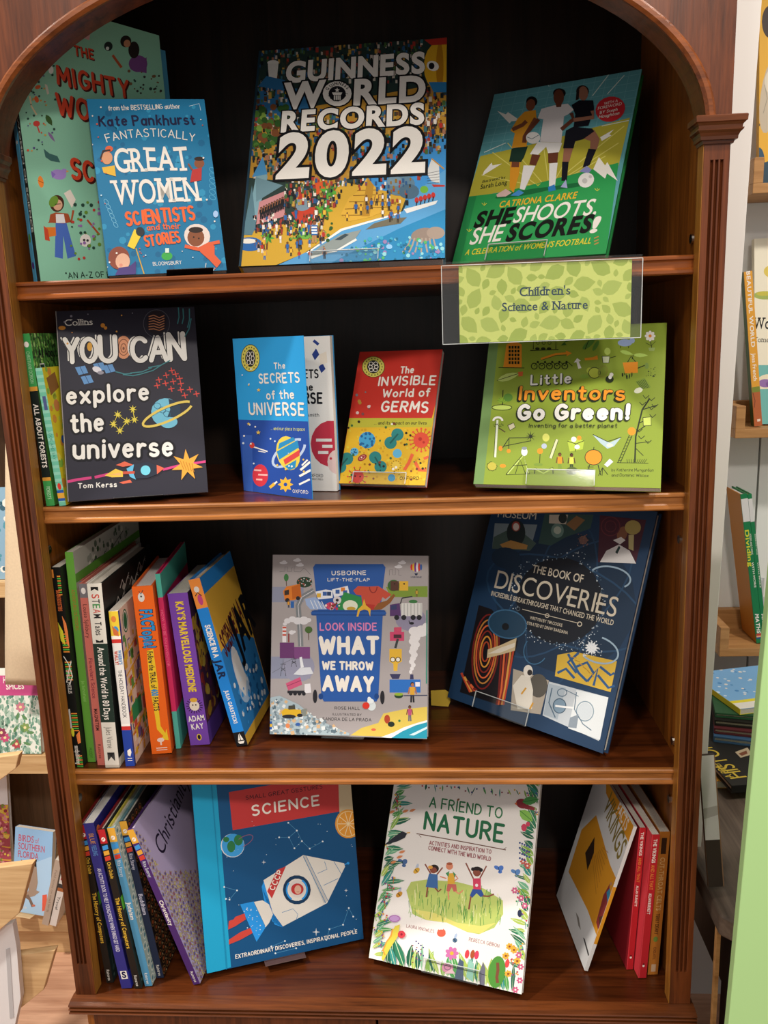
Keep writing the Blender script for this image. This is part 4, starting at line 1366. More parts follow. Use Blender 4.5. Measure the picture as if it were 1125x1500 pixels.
def art_inventors(A):
    A.hand = True
    A.bg('#8fa438').c(630, 370, 3.0405)
    A.uv('#75975a', 0, 0, .055, 0, .055, 1, 0, 1)
    K, O = '#26301a', '#f0992c'
    A.T('Little', 450, 592, 626, 584, 48, '#f4f2ea', 'b', out=(K, 'x'), sh=(K, 'x', (.06, -.06)))
    A.T('Inventors', 398, 660, 862, 660, 66, O, 'b', out=(K, 'x'), sh=(K, 'o', (-.05, -.06)), jit=.03)
    A.T('Go Green!', 394, 750, 880, 750, 74, '#f4f2ea', 'x', out=(K, 'o'), sh=(K, 'o', (-.04, -.05)), jit=.03)
    A.T('Inventing for a better planet', 440, 782, 832, 782, 19, K, 'm', jit=.1)
    A.T('by Katherine Mengardon', 808, 975, 995, 976, 14, K, 'r', jit=.12).T('and Dominic Wilcox', 808, 998, 972, 1000, 14, K, 'r', jit=.12)
    # orange tower with windows
    A.P(O, 326, 510, 340, 410, 375, 392, 408, 410, 408, 512).L(K, 3, 305, 512, 420, 514)
    for r in range(5):
        for q in range(4):
            A.R(K, 350 + q * 13, 416 + r * 17, 359 + q * 13, 428 + r * 17)
    A.L(K, 4, 460, 430, 460, 395, 560, 392, 560, 430).L(K, 4, 446, 436, 572, 432)
    for k in range(3):
        A.E(K, 478 + k * 26, 428, 10, 6).ring(K, 480 + k * 26, 402, 7, 7, 2)
    A.P('#3f6a2c', 582, 414, 604, 392, 640, 390, 600, 400, 608, 412)
    for k in range(5):
        A.ring(K, 464 + k * 34, 506, 13, 13, 4).L(K, 3, 464 + k * 34, 506, 478 + k * 34, 488, 498 + k * 34, 506).E(K, 480 + k * 32, 488, 5)
    A.L(O, 9, 494, 474, 560, 452, 618, 448).P(O, 604, 436, 632, 448, 608, 462).L(K, 2, 494, 480, 560, 458, 610, 456)
    A.P(O, 688, 470, 725, 466, 745, 458, 748, 476, 690, 480).P('#f4f2ea', 655, 470, 640, 490, 652, 488, 660, 518, 674, 514, 662, 486, 672, 482)
    A.E('#5f8f3a', 706, 408, 34, 12, -40).E('#5f8f3a', 738, 415, 26, 9, -60).L(K, 3, 690, 432, 706, 392)
    A.E('#9fb4dc', 868, 402, 32, 16).E('#9fb4dc', 900, 392, 12).L(K, 3, 848, 416, 848, 426).L(K, 3, 884, 416, 884, 426)
    A.P('#dfe6c2', 766, 462, 800, 462, 796, 492, 770, 492).E('#c2d86a', 790, 440, 14, 16).L(K, 3, 766, 462, 800, 462, 796, 492, 770, 492, 766, 462).L(K, 3, 800, 470, 828, 462)
    A.flower('#f4f2ea', O, 980, 372, 24, 8).L(K, 3, 982, 395, 988, 430).P('#9fb46a', 972, 424, 1002, 424, 998, 438, 976, 438).L(K, 2, 960, 402, 985, 415, 1004, 396)
    A.P(O, 858, 490, 925, 486, 925, 535, 868, 538).L(K, 4, 880, 488, 895, 462, 915, 486).L(K, 4, 925, 515, 962, 500).E('#7f9a4a', 965, 505, 9, 14).leaf('#b9d86a', 845, 438, 62, 18, 15).leaf('#b9d86a', 905, 456, 66, 18, 2).L(K, 3, 905, 456, 900, 476)
    A.dots([K], 962, 510, 1002, 552, 18, 1.5, 3, 51).dots([K], 846, 540, 900, 562, 12, 1.5, 3, 52, None, 3, 'q')
    A.leaf('#c8dc7a', 298, 570, 110, 32, -18, K).P('#d96a3a', 392, 532, 414, 530, 412, 550, 394, 552)
    A.E('#c2d04a', 732, 536, 26, 24).E('#c2d04a', 710, 525, 13).ring(K, 732, 536, 26, 24, 3).ring('#8f9a3a', 770, 530, 18, 26, 8, 20).E('#86a83a', 688, 552, 20, 10)
    A.E(K, 800, 565, 18, 16).E('#f4f2ea', 802, 556, 8, 9).E('#e9e6dc', 808, 545, 9)
    A.P('#7f9a3a', 915, 575, 955, 558, 984, 600, 940, 608).E('#e9ecd2', 928, 614, 20, 12, -20)
    for k in range(6):
        A.L(K, 2, 920 + k * 7, 575 - k * 2, 946 + k * 6, 608 - k)
    A.L(K, 4, 322, 690, 325, 612)
    for (a, r) in ((-50, 30), (-130, 30), (-20, 26), (-160, 28), (-80, 30)):
        A.leaf('#8fb83a', 324, 650 + r * .6, r, 14, a, K)
    A.E('#c2d86a', 320, 690, 44, 12).E('#5f8f3a', 348, 646, 20, 18).ring(K, 320, 690, 44, 12, 3)
    A.L('#e6ecd8', 9, 290, 912, 300, 745).ring('#f4f2ea', 302, 750, 20, 16, 9, 0, 180, 360).L(K, 2, 284, 912, 294, 745).dots([K], 282, 760, 326, 776, 14, 1.5, 3, 53).L('#5a4a2c', 5, 305, 780, 335, 800)
    A.P('#d9d2b0', 346, 770, 372, 758, 380, 778, 356, 792).L(K, 3, 346, 770, 372, 758, 380, 778, 356, 792, 346, 770)
    A.L(K, 4, 316, 880, 352, 826, 455, 824).L(K, 3, 352, 826, 350, 880).L(K, 3, 330, 862, 450, 838).E(O, 314, 872, 9, 12).E(O, 350, 884, 9).star(K, 448, 818, 24, 8, .25)
    A.L('#c8dc7a', 6, 345, 985, 415, 905, 440, 982).L(K, 3, 338, 988, 412, 900, 444, 985, 338, 990).L(K, 3, 370, 950, 432, 945).L(K, 3, 380, 985, 400, 920, 425, 984).E('#e9ecf0', 420, 888, 14, 18).E('#8f9aa0', 420, 872, 12, 7)
    for k in range(7):
        a = k * 51
        A.ring(K, 276 + 16 * math.cos(a), 952 + 14 * math.sin(a), 7, 7, 2, n=9)
    A.E('#c2b84a', 276, 952, 20, 18).E(O, 324, 950, 14, 8)
    A.E(O, 490, 884, 13).E('#b9c4d8', 508, 862, 12).E('#d9dc6a', 516, 824, 16, 18).L(K, 3, 490, 896, 488, 940, 470, 945).E('#7f9a3a', 482, 944, 20, 7)
    A.L('#d8dcae', 12, 536, 916, 566, 832).L(K, 2, 530, 914, 560, 830).L(K, 2, 543, 918, 572, 834)
    A.P('#b9cf4a', 612, 840, 650, 826, 686, 838, 680, 876, 622, 886).L(K, 3, 612, 840, 650, 852, 686, 838).L(K, 3, 650, 852, 648, 886).E('#f4f2ea', 640, 832, 12).E(O, 664, 826, 10).E('#dfe6f0', 655, 866, 12, 10)
    A.P('#b9d0d8', 760, 850, 725, 812, 790, 842, 800, 846, 850, 824, 820, 862, 790, 874).L(K, 3, 725, 810, 790, 842, 852, 822).E('#e9ecd2', 800, 858, 14, 8)
    A.E(O, 728, 912, 38, 34).L(K, 3, 728, 880, 730, 866).ring(K, 728, 912, 38, 34, 3)
    for (a, c_) in ((700, 992), (760, 992)):
        A.L(K, 4, a, c_, 710 if a < 730 else 748, 945)
    for k in range(4):
        A.L(K, 2, 700, 955 + k * 10, 728, 955 + k * 10)
    A.P('#dfe4ea', 775, 945, 800, 918, 816, 932, 790, 956).L(K, 3, 768, 958, 750, 994).L(K, 3, 768, 958, 792, 990).L(K, 3, 768, 958, 766, 994)
    A.figure(578, 970, 78, O, '#7f9a3a', '#7a4a2c').figure(630, 972, 78, '#d9dc5a', '#3a4a2a', '#5a3424', '#1a1410')
    A.E('#5a6a34', 632, 972, 26, 18).L(K, 4, 465, 985, 468, 958).L(K, 4, 548, 985, 546, 956).L('#c2d86a', 8, 466, 962, 505, 982, 546, 960).L(K, 2, 466, 958, 505, 978, 546, 956)
    # bare tree with ladder and house
    A.L(K, 7, 912, 935, 916, 820, 930, 760, 945, 700, 978, 650).L(K, 4, 945, 700, 1010, 680).L(K, 4, 930, 760, 985, 735).L(K, 4, 918, 800, 975, 760).L(K, 3, 916, 850, 975, 842).L(K, 3, 914, 870, 950, 905)
    for (x, y) in ((985, 660), (1000, 690), (990, 735), (960, 650), (945, 680), (930, 800), (970, 850), (940, 830), (985, 700)):
        A.L(K, 3, x, y, x + 16, y - 14).L(K, 3, x, y, x - 12, y - 14)
    A.P('#c8d86a', 948, 735, 984, 732, 985, 770, 950, 772).L(K, 3, 948, 735, 984, 732, 985, 770, 950, 772, 948, 735)
    A.L(K, 3, 836, 935, 888, 812).L(K, 3, 848, 935, 900, 815)
    for k in range(9):
        A.L(K, 2, 839 + k * 5.6, 926 - k * 13, 851 + k * 5.6, 926 - k * 13)
    A.E(O, 898, 796, 18).L(K, 2, 832, 936, 972, 938)
    for k in range(10):
        A.L(K, 2, 880 + k * 8, 938, 876 + k * 10, 920)


def art_bin(A):
    A.hand = True
    A.bg('#a9a2a2').c(380, 800, 4.018)
    A.R('#8f94aa', 70, 240, 260, 330).R('#8f94aa', 65, 650, 300, 780).E('#9697ad', 230, 710, 95, 90).E('#8f8aa2', 890, 430, 90, 70)
    A.P('#7f9a3a', 745, 240, 990, 235, 990, 300, 770, 300)
    B, DB = '#2a5aa6', '#1c4484'
    # wheelie bin
    A.P(B, 316, 125, 330, 105, 728, 105, 742, 125, 726, 255, 712, 380, 345, 380, 330, 250)
    for q in ((268, 310, 330, 300, 400, 372, 300, 372, 276, 345, '#9db4dc'),):
        A.P(q[-1], *q[:-1])
    for k in range(4):
        A.L('#e6ebf2', 4, 300 + k * 22, 318 + k * 2, 322 + k * 22, 368)
    A.P('#e9edf4', 330, 268, 390, 255, 430, 262, 432, 305, 345, 314).P('#e9edf4', 428, 255, 520, 233, 530, 280, 440, 300)
    for (x, y, c_) in ((350, 290, '#e2b43a'), (385, 280, '#3a62a8'), (410, 280, '#24416e'), (460, 268, '#3a62a8'), (492, 255, '#e2843a'), (505, 272, '#3a62a8')):
        A.R(c_, x - 12, y - 12, x + 12, y + 12)
    A.P('#c8503c', 552, 262, 580, 235, 640, 238, 700, 235, 778, 285, 742, 312, 725, 300, 690, 375, 610, 375, 600, 290, 570, 285).ring('#8f2f2a', 670, 240, 22, 34, 6, 0, 0, 180)
    A.P('#2f8f4a', 462, 340, 500, 270, 600, 300, 606, 378, 462, 378).E('#e4e9d2', 535, 352, 44, 34).E('#c9a43a', 540, 368, 26, 12)
    A.E('#d9d4d8', 458, 318, 24).E('#2a2a30', 458, 318, 9).E('#d0476a', 420, 352, 30, 22).dots(['#7a3f34', '#f0ded6', '#c2374a'], 390, 335, 470, 372, 16, 5, 9, 61)
    A.P('#8f5a2c', 665, 378, 700, 335, 750, 320, 790, 280, 800, 292, 770, 335, 720, 372)
    A.P('#b8352c', 615, 340, 680, 345, 672, 376, 620, 376)
    A.P(B, 302, 392, 322, 376, 735, 376, 748, 394, 738, 408, 726, 410, 700, 890, 690, 914, 380, 914, 366, 890, 335, 408, 312, 408)
    A.L(DB, 5, 306, 404, 744, 406).L(DB, 5, 308, 382, 742, 382)
    A.P('#e6b43a', 572, 415, 580, 372, 606, 348, 616, 310, 628, 348, 655, 370, 652, 415, 640, 380, 618, 372, 592, 382, 582, 415)
    A.E('#26262c', 328, 884, 13, 40).E('#26262c', 724, 890, 13, 40).E(DB, 362, 884, 14, 18).E(DB, 690, 884, 14, 18)
    A.T('USBORNE', 427, 172, 626, 170, 27, CREAM, 'b').T('LIFT-THE-FLAP', 402, 207, 648, 208, 19, CREAM, 'b')
    A.T('LOOK INSIDE', 358, 498, 688, 498, 48, '#d983b4', 'b').T('WHAT', 362, 640, 694, 640, 112, CREAM, 'x').T('WE THROW', 374, 728, 666, 732, 54, CREAM, 'x').T('AWAY', 380, 855, 664, 862, 98, CREAM, 'x')
    A.T('ROSE HALL', 444, 962, 590, 964, 19, INK, 'm').T('ILLUSTRATED BY', 432, 996, 600, 1000, 14, INK, 'm').T('SANDRA DE LA PRADA', 372, 1026, 658, 1032, 19, INK, 'm')
    # logo balloon
    for k, c_ in enumerate(('#d8392c', '#e9b93c', '#7a3a8a', '#e6e4ea', '#d8392c', '#3a62a8')):
        A.E(c_, 896 + k * 11, 124, 7, 31 - abs(k - 2.5) * 5)
    A.P('#24304e', 912, 160, 934, 160, 928, 172, 918, 172).T('USBORNE', 892, 187, 954, 188, 10, '#24304e', 'b')
    # left side: bin lorry, road, factory, pylons, tipper
    A.L('#7f8488', 30, 320, 260, 250, 300, 228, 350, 238, 470, 244, 590).L('#e6e4ea', 3, 320, 260, 250, 300, 228, 350, 238, 470, 244, 590)
    A.E('#24402e', 265, 212, 46, 32).dots(['#e0dfe2', '#c2574a'], 225, 190, 305, 235, 22, 3, 4, 62).E('#3f7a44', 158, 185, 14, 22).L('#5a3a24', 4, 158, 205, 160, 235)
    A.P('#e0802c', 140, 265, 160, 238, 240, 222, 248, 300, 205, 318, 150, 320).P('#c2641c', 190, 240, 240, 224, 246, 298, 195, 312).E('#26262c', 165, 318, 13).E('#26262c', 228, 306, 12).P('#3a2f28', 148, 262, 175, 255, 175, 285, 148, 290)
    A.figure(172, 362, 44, '#e2a23a', '#24304e').R('#2f66ae', 184, 325, 204, 364)
    A.R('#6b3a6e', 120, 568, 205, 660).R('#7d477f', 205, 594, 298, 662).R('#e4dfe2', 135, 470, 158, 566).R('#8a3f40', 168, 515, 177, 566)
    for k in range(3):
        A.R('#c8503c', 136, 474 + k * 22, 158, 484 + k * 22)
    for (x, y, r) in ((165, 440, 20), (195, 430, 22), (225, 440, 26), (262, 438, 30), (290, 435, 16), (150, 458, 12), (190, 508, 16), (205, 504, 10)):
        A.E('#dedce0', x, y, r, r * .8)
    A.E('#4a6a34', 290, 492, 22, 20).L('#5a3a24', 4, 290, 510, 290, 552)
    for (x, y, h) in ((140, 765, 100), (203, 710, 66)):
        A.L('#3a3a40', 3, x - 16, y, x, y - h, x + 16, y).L('#3a3a40', 3, x - 16, y - h * .7, x + 16, y - h * .7).L('#3a3a40', 3, x - 12, y - h * .3, x + 12, y - h * .5).L('#3a3a40', 3, x + 12, y - h * .3, x - 12, y - h * .5)
    A.L('#6a6a72', 2, 75, 745, 120, 720, 140, 690).L('#6a6a72', 2, 140, 690, 203, 660)
    A.P('#d9dde4', 200, 755, 240, 715, 300, 712, 318, 750, 250, 760).P('#e9edf2', 236, 655, 250, 650, 262, 712, 244, 716)
    A.P('#c9587c', 155, 808, 240, 770, 252, 815, 170, 850).L('#7a2f4a', 3, 160, 825, 246, 790).R('#2e2e34', 165, 850, 275, 866).P('#e4e2e6', 266, 812, 300, 808, 306, 862, 266, 866)
    for k in range(4):
        A.E('#26262c', 184 + k * 26, 868, 11)
    # tip heap with digger
    A.P('#a9bcc4', 62, 1105, 65, 890, 120, 880, 230, 930, 330, 1010, 430, 1060, 530, 1100, 530, 1114)
    A.dots(['#c9d6da', '#8a9ca6', '#e2e8e8', '#7a8c96', '#5f7480', '#d8b48a'], 66, 900, 520, 1110, 300, 4, 11, 63, lambda x, y: y > 860 + (x - 65) * .52, 1.0, 's')
    A.P('#e6b82e', 130, 975, 150, 955, 245, 962, 250, 1000, 140, 1010).P('#4a4a40', 172, 938, 210, 936, 214, 960, 172, 962).E('#2e2e34', 175, 1002, 40, 12).E('#2e2e34', 240, 995, 18, 10).P('#8a8f86', 250, 960, 280, 955, 278, 1000, 255, 1000)
    # right side
    A.E('#3f6a34', 790, 232, 36, 34).R('#5a3a2e', 772, 206, 820, 262).R('#e2b43a', 824, 206, 876, 262).E('#3a2a20', 796, 222, 5).E('#3a2a20', 852, 222, 5)
    A.figure(926, 298, 44, '#c9a43a', '#7a5a3a')
    A.P('#5a3a6e', 768, 345, 826, 335, 832, 410, 768, 412).R('#dcdcd8', 835, 335, 958, 412).P('#3a3f6a', 775, 350, 808, 344, 808, 372, 775, 376).L('#2e2e34', 7, 830, 340, 840, 306, 900, 296).E('#3f7a44', 905, 326, 26, 10)
    for k in range(6):
        A.L('#8f8f90', 3, 852 + k * 20, 338, 852 + k * 20, 410)
    for x in (808, 850, 905, 940):
        A.E('#26262c', x, 420, 15)
    A.E('#1d1d22', 896, 454, 14, 8).L('#1d1d22', 4, 884, 455, 880, 438)
    A.P('#c8466c', 768, 505, 792, 505, 792, 480, 836, 480, 836, 505, 852, 505, 852, 558, 768, 558).P('#c8506a', 795, 478, 808, 498, 826, 498, 836, 476).L('#3a3f40', 14, 815, 545, 800, 600).R('#4a2a34', 790, 520, 836, 542)
    A.P('#e2b43a', 765, 605, 838, 605, 838, 680, 815, 692, 812, 735, 790, 735, 788, 692, 765, 680).ring('#3a3a34', 785, 668, 14, 14, 4).ring('#3a3a34', 816, 668, 14, 14, 4).E('#e9e6dc', 785, 668, 11).E('#e9e6dc', 816, 668, 11)
    A.P('#3a3a5e', 766, 752, 832, 752, 820, 782, 782, 782).R('#2f6fc0', 766, 785, 948, 862).P('#3a3a5e', 888, 755, 906, 755, 908, 784, 886, 784).E('#24402e', 820, 880, 26, 16).E('#8fae3a', 820, 872, 26, 9).R('#e9e6ee', 918, 800, 944, 826)
    for k in range(13):
        A.E('#e2dfe0', 896 + (k % 3 - 1) * 6 + k * 2.0, 740 - k * 20, 9 + k * 2.2, 12 + k * 1.2)
    A.E('#e2dfe0', 955, 500, 40, 34).E('#e2dfe0', 978, 478, 20, 26)
    A.figure(900, 920, 118, '#d9a43a', '#26262c', '#b0704a').L('#3a3f5a', 6, 848, 880, 990, 878)
    # beach
    A.P('#dcc25a', 535, 1114, 600, 1070, 700, 1040, 730, 985, 850, 960, 990, 945, 990, 1130)
    A.P('#2a9ab4', 770, 1130, 840, 1080, 920, 1045, 994, 1030, 994, 1132).P('#e9f0f0', 715, 1124, 790, 1096, 850, 1066, 930, 1040, 994, 1022, 994, 1034, 920, 1054, 840, 1090, 775, 1130).P('#cfe8ee', 880, 1112, 990, 1060, 992, 1072, 910, 1114)
    A.E('#d9e2e4', 660, 940, 26, 28).E('#e6ecee', 650, 905, 12, 20, -20).E('#d9392c', 628, 938, 21, 20).E('#e6ecee', 655, 912, 20, 15)
    A.figure(885, 1030, 92, '#b8507a', '#6a6a78', '#7a4a30').E('#b0452c', 752, 1018, 17, 26).E('#26302a', 776, 1048, 20, 16).E('#3a7a4a', 824, 1028, 7).E('#d8694a', 672, 1080, 14, 8)
    A.L('#5a5a60', 2, 118, 152, 150, 148, 150, 122, 165, 122, 165, 150, 190, 150, 190, 128, 205, 120, 205, 150, 240, 152, 262, 128, 285, 150, 300, 168).L('#5a5a60', 2, 765, 172, 765, 140, 785, 138, 785, 170, 800, 168, 800, 132, 820, 142, 820, 172, 836, 170)
    for (x, y) in ((142, 98), (222, 84), (238, 112), (840, 98), (818, 122)):
        A.E('#dedce0', x, y, 24, 8).E('#dedce0', x + 4, y - 6, 12, 8)
    A.R('#2a5aa6', 60, 1030, 76, 1044).R('#e2b43a', 60, 1046, 76, 1062).R('#2a5aa6', 60, 1064, 76, 1078)
    A.E('#e4e4e8', 122, 1046, 16, 8).E('#e08a5a', 168, 1056, 13, 15).E('#3a62a8', 228, 1048, 14, 10)
    A.uv('#2f8f7a', .992, .3, .999, .3, .999, .7, .992, .7)


def art_discoveries(A):
    A.bg('#1c3a5a').c(630, 740, 3.214)
    A.E('#173049', 640, 460, 330, 330).ring('#26496a', 640, 460, 395, 190, 9, 22).ring('#26496a', 640, 440, 380, 170, 8, -40).ring('#234464', 620, 470, 150, 400, 8, 12)
    # picture panels
    A.P('#7f8f96', 305, 85, 505, 92, 470, 215, 292, 205).P('#4a5f58', 300, 150, 400, 100, 500, 180, 470, 215, 292, 205).E('#1d2a2c', 405, 130, 44, 62).E('#a84a3c', 405, 100, 20, 24).E('#e2d6cc', 405, 102, 14, 18).P('#b98a4a', 330, 185, 380, 165, 460, 188, 455, 208, 345, 205)
    A.P('#35524e', 540, 40, 770, 45, 755, 110, 640, 150, 570, 190, 510, 180).P('#c9bfae', 562, 45, 650, 45, 640, 90, 560, 85).P('#8f6a44', 640, 90, 690, 50, 730, 70, 680, 120).E('#6f8f86', 600, 120, 30, 34).E('#b9c4b4', 600, 118, 18).E('#2a3534', 625, 62, 20, 24)
    A.P('#4b2230', 800, 48, 1018, 70, 968, 275, 790, 268).P('#e6e4e2', 800, 268, 830, 215, 890, 185, 940, 215, 970, 275).E('#8a5a40', 905, 135, 24, 36, 20).P('#e9e6e2', 862, 165, 900, 150, 920, 165, 895, 185).E('#b3a05c', 955, 105, 38, 34).P('#c9bc82', 935, 140, 960, 140, 958, 215, 935, 205).ring('#6a3038', 850, 100, 44, 44, 5).ring('#6a3038', 850, 100, 26, 26, 4).P('#24403a', 872, 222, 890, 190, 896, 200, 882, 230)
    A.P('#141016', 230, 470, 290, 490, 415, 640, 335, 945, 140, 880)
    for k, c_ in enumerate(('#b84a2a', '#e29a3c', '#8a2a22', '#e2683a', '#c2823a', '#7a1f1c')):
        A.ring(c_, 262, 690, 16 + k * 9, 46 + k * 26, 7, 6)
    for k, c_ in enumerate(('#c2452a', '#e2a04a', '#8a2a22', '#e2683a', '#7a1f1c')):
        A.L(c_, 11, 148 + k * 14, 790 + k * 18, 190 + k * 8, 880 - k * 2)
        A.L(c_, 9, 400 - k * 16, 640 + k * 14, 372 - k * 12, 800 + k * 22, 345 - k * 8, 940)
    A.P('#d9c49a', 272, 680, 330, 660, 408, 625, 400, 685, 330, 705, 268, 720).P('#efe6d2', 272, 700, 330, 672, 400, 648, 398, 668, 330, 695)
    A.P('#b3a898', 392, 770, 560, 825, 520, 985, 380, 965).E('#5a564e', 510, 850, 44, 56).P('#e6e0d2', 412, 960, 390, 850, 430, 800, 470, 805, 485, 870, 480, 960).E('#ece6da', 462, 782, 22, 30).E('#2e2a2a', 470, 788, 12, 14).L('#d9a03a', 8, 430, 890, 452, 860).L('#d9a03a', 8, 470, 960, 485, 930)
    A.P('#d8b23e', 600, 705, 680, 690, 880, 735, 850, 880, 588, 805)
    for q in ((650, 700, 700, 790, 740, 830), (700, 695, 650, 740, 690, 790), (740, 830, 790, 770, 770, 850), (690, 760, 740, 740, 770, 790), (600, 790, 640, 770, 680, 815), (800, 760, 850, 800, 868, 790), (790, 800, 840, 860, 870, 850)):
        A.L('#2c5a8a', 12, *q)
    for k in range(6):
        A.L('#b98a2a', 4, 660 + k * 20, 712 + k * 16, 690 + k * 16, 720 + k * 18)
    A.P('#c4ccd2', 560, 830, 840, 905, 795, 1110, 530, 990)
    A.P('#e4eaec', 690, 870, 840, 905, 800, 1105, 650, 1050).P('#a9b6c0', 560, 840, 640, 860, 600, 1010, 535, 985).E('#7f98ac', 610, 945, 30, 34).ring('#3f586c', 610, 945, 30, 34, 4).ring('#8fa4b2', 730, 970, 40, 46, 5).E('#d3dce2', 730, 970, 34, 40).ring('#4f687c', 622, 882, 22, 18, 4)
    A.L('#4f687c', 5, 575, 860, 560, 930, 590, 1000).L('#f4f6f6', 9, 590, 945, 680, 955).L('#5f788c', 4, 690, 880, 680, 960, 720, 1030, 760, 1060).L('#5f788c', 3, 640, 870, 700, 900)
    A.P('#8f9ca8', 660, 1000, 700, 985, 690, 1050, 650, 1045)
    # dark disc with the title
    A.E('#0f1621', 610, 450, 205, 205)
    A.dots(['#a9b9c6', '#d9e2e8', '#6f8aa0'], 380, 200, 830, 700, 900, 1.5, 3.5, 71, lambda x, y: 195 < math.hypot(x - 610, (y - 450)) < 235 + 20 * math.sin(x * .02))
    F = '#d9cfba'
    A.T('MUSEUM', 318, 56, 498, 68, 32, F, 'r').T('THE BOOK OF', 480, 316, 718, 366, 36, F, 'm').T('DISCOVERIES', 302, 388, 872, 528, 84, F, 'r')
    A.T('INCREDIBLE BREAKTHROUGHS THAT CHANGED THE WORLD', 288, 425, 862, 566, 22, F, 'm')
    A.L(F, 3, 435, 490, 700, 556).ring(F, 705, 560, 10, 10, 4).ring(F, 552, 520, 9, 9, 3).ring('#5f6a74', 415, 488, 9, 9, 3)
    A.T('WRITTEN BY TIM COOKE', 470, 536, 622, 573, 14, F, 'm').T('ILLUSTRATED BY DREW BARDANA', 434, 556, 648, 608, 14, F, 'm')
    A.E(F, 650, 432, 8).E(F, 790, 464, 8)
    # orbits
    A.E('#23455f', 365, 560, 90, 66, 10).ring('#3f6f94', 365, 560, 90, 66, 6, 10).E('#10151c', 356, 572, 17).E('#1a3148', 360, 250, 70, 50, 10)
    A.ring('#9fb9cc', 850, 340, 95, 50, 8, 10, 200, 400).ring('#9fb9cc', 790, 680, 100, 60, 8, 20, -90, 120).star('#f0f4f6', 762, 672, 34, 12, .6).dots(['#dfe8ee'], 715, 640, 810, 710, 60, 1.5, 3.5, 72)
    A.E('#7a5a54', 722, 165, 20).dots(['#8f6a5a'], 695, 135, 750, 195, 30, 1.5, 3, 73).ring('#3f6f94', 500, 680, 56, 70, 5, 20, 20, 200)


def art_rocket(A):
    A.hand = True
    A.bg('#155080').c(270, 1140, 4.018)
    A.P('#1fa0cc', 30, 0, 186, 0, 275, 1112, 120, 1160)
    A.P('#cdbb98', 902, 20, 1010, 20, 1000, 200, 915, 230)
    A.P('#c43c3c', 262, 82, 560, 30, 560, -30, 905, -30, 912, 196, 285, 306)
    A.T('SMALL GREAT GESTURES', 363, 128, 812, 60, 25, '#3a1722', 'm').T('SCIENCE', 402, 224, 792, 162, 66, CREAM, 'b')
    A.E('#e29a3a', 965, 268, 78, 86).ring('#f0cf92', 965, 268, 66, 74, 5)
    for k in range(10):
        a = 6.283 * k / 10
        A.L('#f4dcae', 4, 965, 268, 965 + 62 * math.cos(a), 268 + 70 * math.sin(a))
    A.E('#d9dfe6', 284, 396, 70, 70).E('#3f9fe0', 286, 394, 66, 68).E('#2f7a4a', 276, 402, 24, 34).E('#2f7a4a', 318, 364, 26, 32).E('#2f7a4a', 246, 360, 18, 16).ring('#8a5a78', 350, 370, 60, 26, 4, -30, -110, 110)
    Wb = '#e4dfd6'
    A.P('#2a95e6', 455, 640, 470, 600, 530, 860, 580, 878, 520, 845, 470, 720)
    A.P(Wb, 466, 600, 700, 452, 940, 500, 946, 520, 840, 735, 580, 872, 520, 790)
    A.P('#c8c4bf', 698, 452, 716, 456, 845, 720, 822, 738).L('#4f86b4', 4, 700, 460, 832, 735).L('#4f86b4', 3, 716, 456, 846, 722).L('#4f86b4', 3, 880, 490, 925, 565).L('#4f86b4', 3, 785, 560, 840, 535, 825, 490)
    A.L('#4f86b4', 3, 820, 630, 905, 590).L('#4f86b4', 3, 575, 790, 640, 768, 668, 800, 660, 830)
    A.P('#c43c3c', 488, 665, 545, 540, 598, 518, 515, 708)
    A.T('CCCP', 530, 660, 580, 552, 34, CREAM, 'b')
    A.E('#173a5c', 662, 656, 82, 86).E(Wb, 662, 656, 62, 66).ring('#2a95e6', 662, 656, 60, 64, 10, 0, -60, 60).ring('#2a95e6', 662, 656, 60, 64, 10, 0, 120, 220).E('#dcd6d2', 664, 650, 48, 52).E('#c43c3c', 665, 652, 37, 34).E('#e2b49c', 668, 655, 20, 26).L('#b06a58', 3, 660, 668, 676, 668)
    A.L('#2a95e6', 6, 944, 508, 965, 498).E('#2a95e6', 964, 500, 8)
    A.P(Wb, 408, 728, 460, 718, 498, 742, 522, 800, 500, 850, 475, 880)
    A.P('#2a95e6', 328, 742, 408, 725, 478, 878, 425, 962).L('#4f86b4', 3, 410, 730, 475, 868)
    A.dots(['#d9e6ee'], 350, 760, 450, 920, 26, 2, 4, 81)
    A.P('#c8463c', 262, 840, 290, 830, 300, 815, 355, 795, 362, 830, 300, 870, 258, 890).P('#c8463c', 262, 950, 330, 905, 390, 880, 402, 910, 330, 950, 262, 978)
    for q in ((612, 262, 662, 308, 692, 370, 648, 412, 616, 348, 558, 348), (692, 370, 738, 414, 814, 372), (662, 308, 616, 348), (310, 660, 266, 714, 245, 710), (310, 660, 235, 640), (968, 764, 934, 862, 854, 888, 836, 950), (968, 764, 994, 814), (512, 990, 592, 958), (536, 1030, 658, 1000)):
        A.L('#4f8fb8', 2.5, *q)
        for i in range(0, len(q), 2):
            A.E('#e4ecf0', q[i], q[i + 1], 5)
    for (x, y, r) in ((468, 494, 14), (776, 905, 24), (952, 660, 12)):
        A.star('#d9dde0', x, y, r, 4, .22)
    A.dots(['#c9dbe6'], 230, 250, 1020, 960, 46, 1.5, 3, 82, lambda x, y: not (340 < x < 940 and 450 < y < 950))
    A.T('EXTRAORDINARY DISCOVERIES, INSPIRATIONAL PEOPLE', 303, 1062, 1016, 912, 25, CREAM, 'b')
    A.uv('#1789b4', .115, 0, .121, 0, .121, 1, .115, 1)


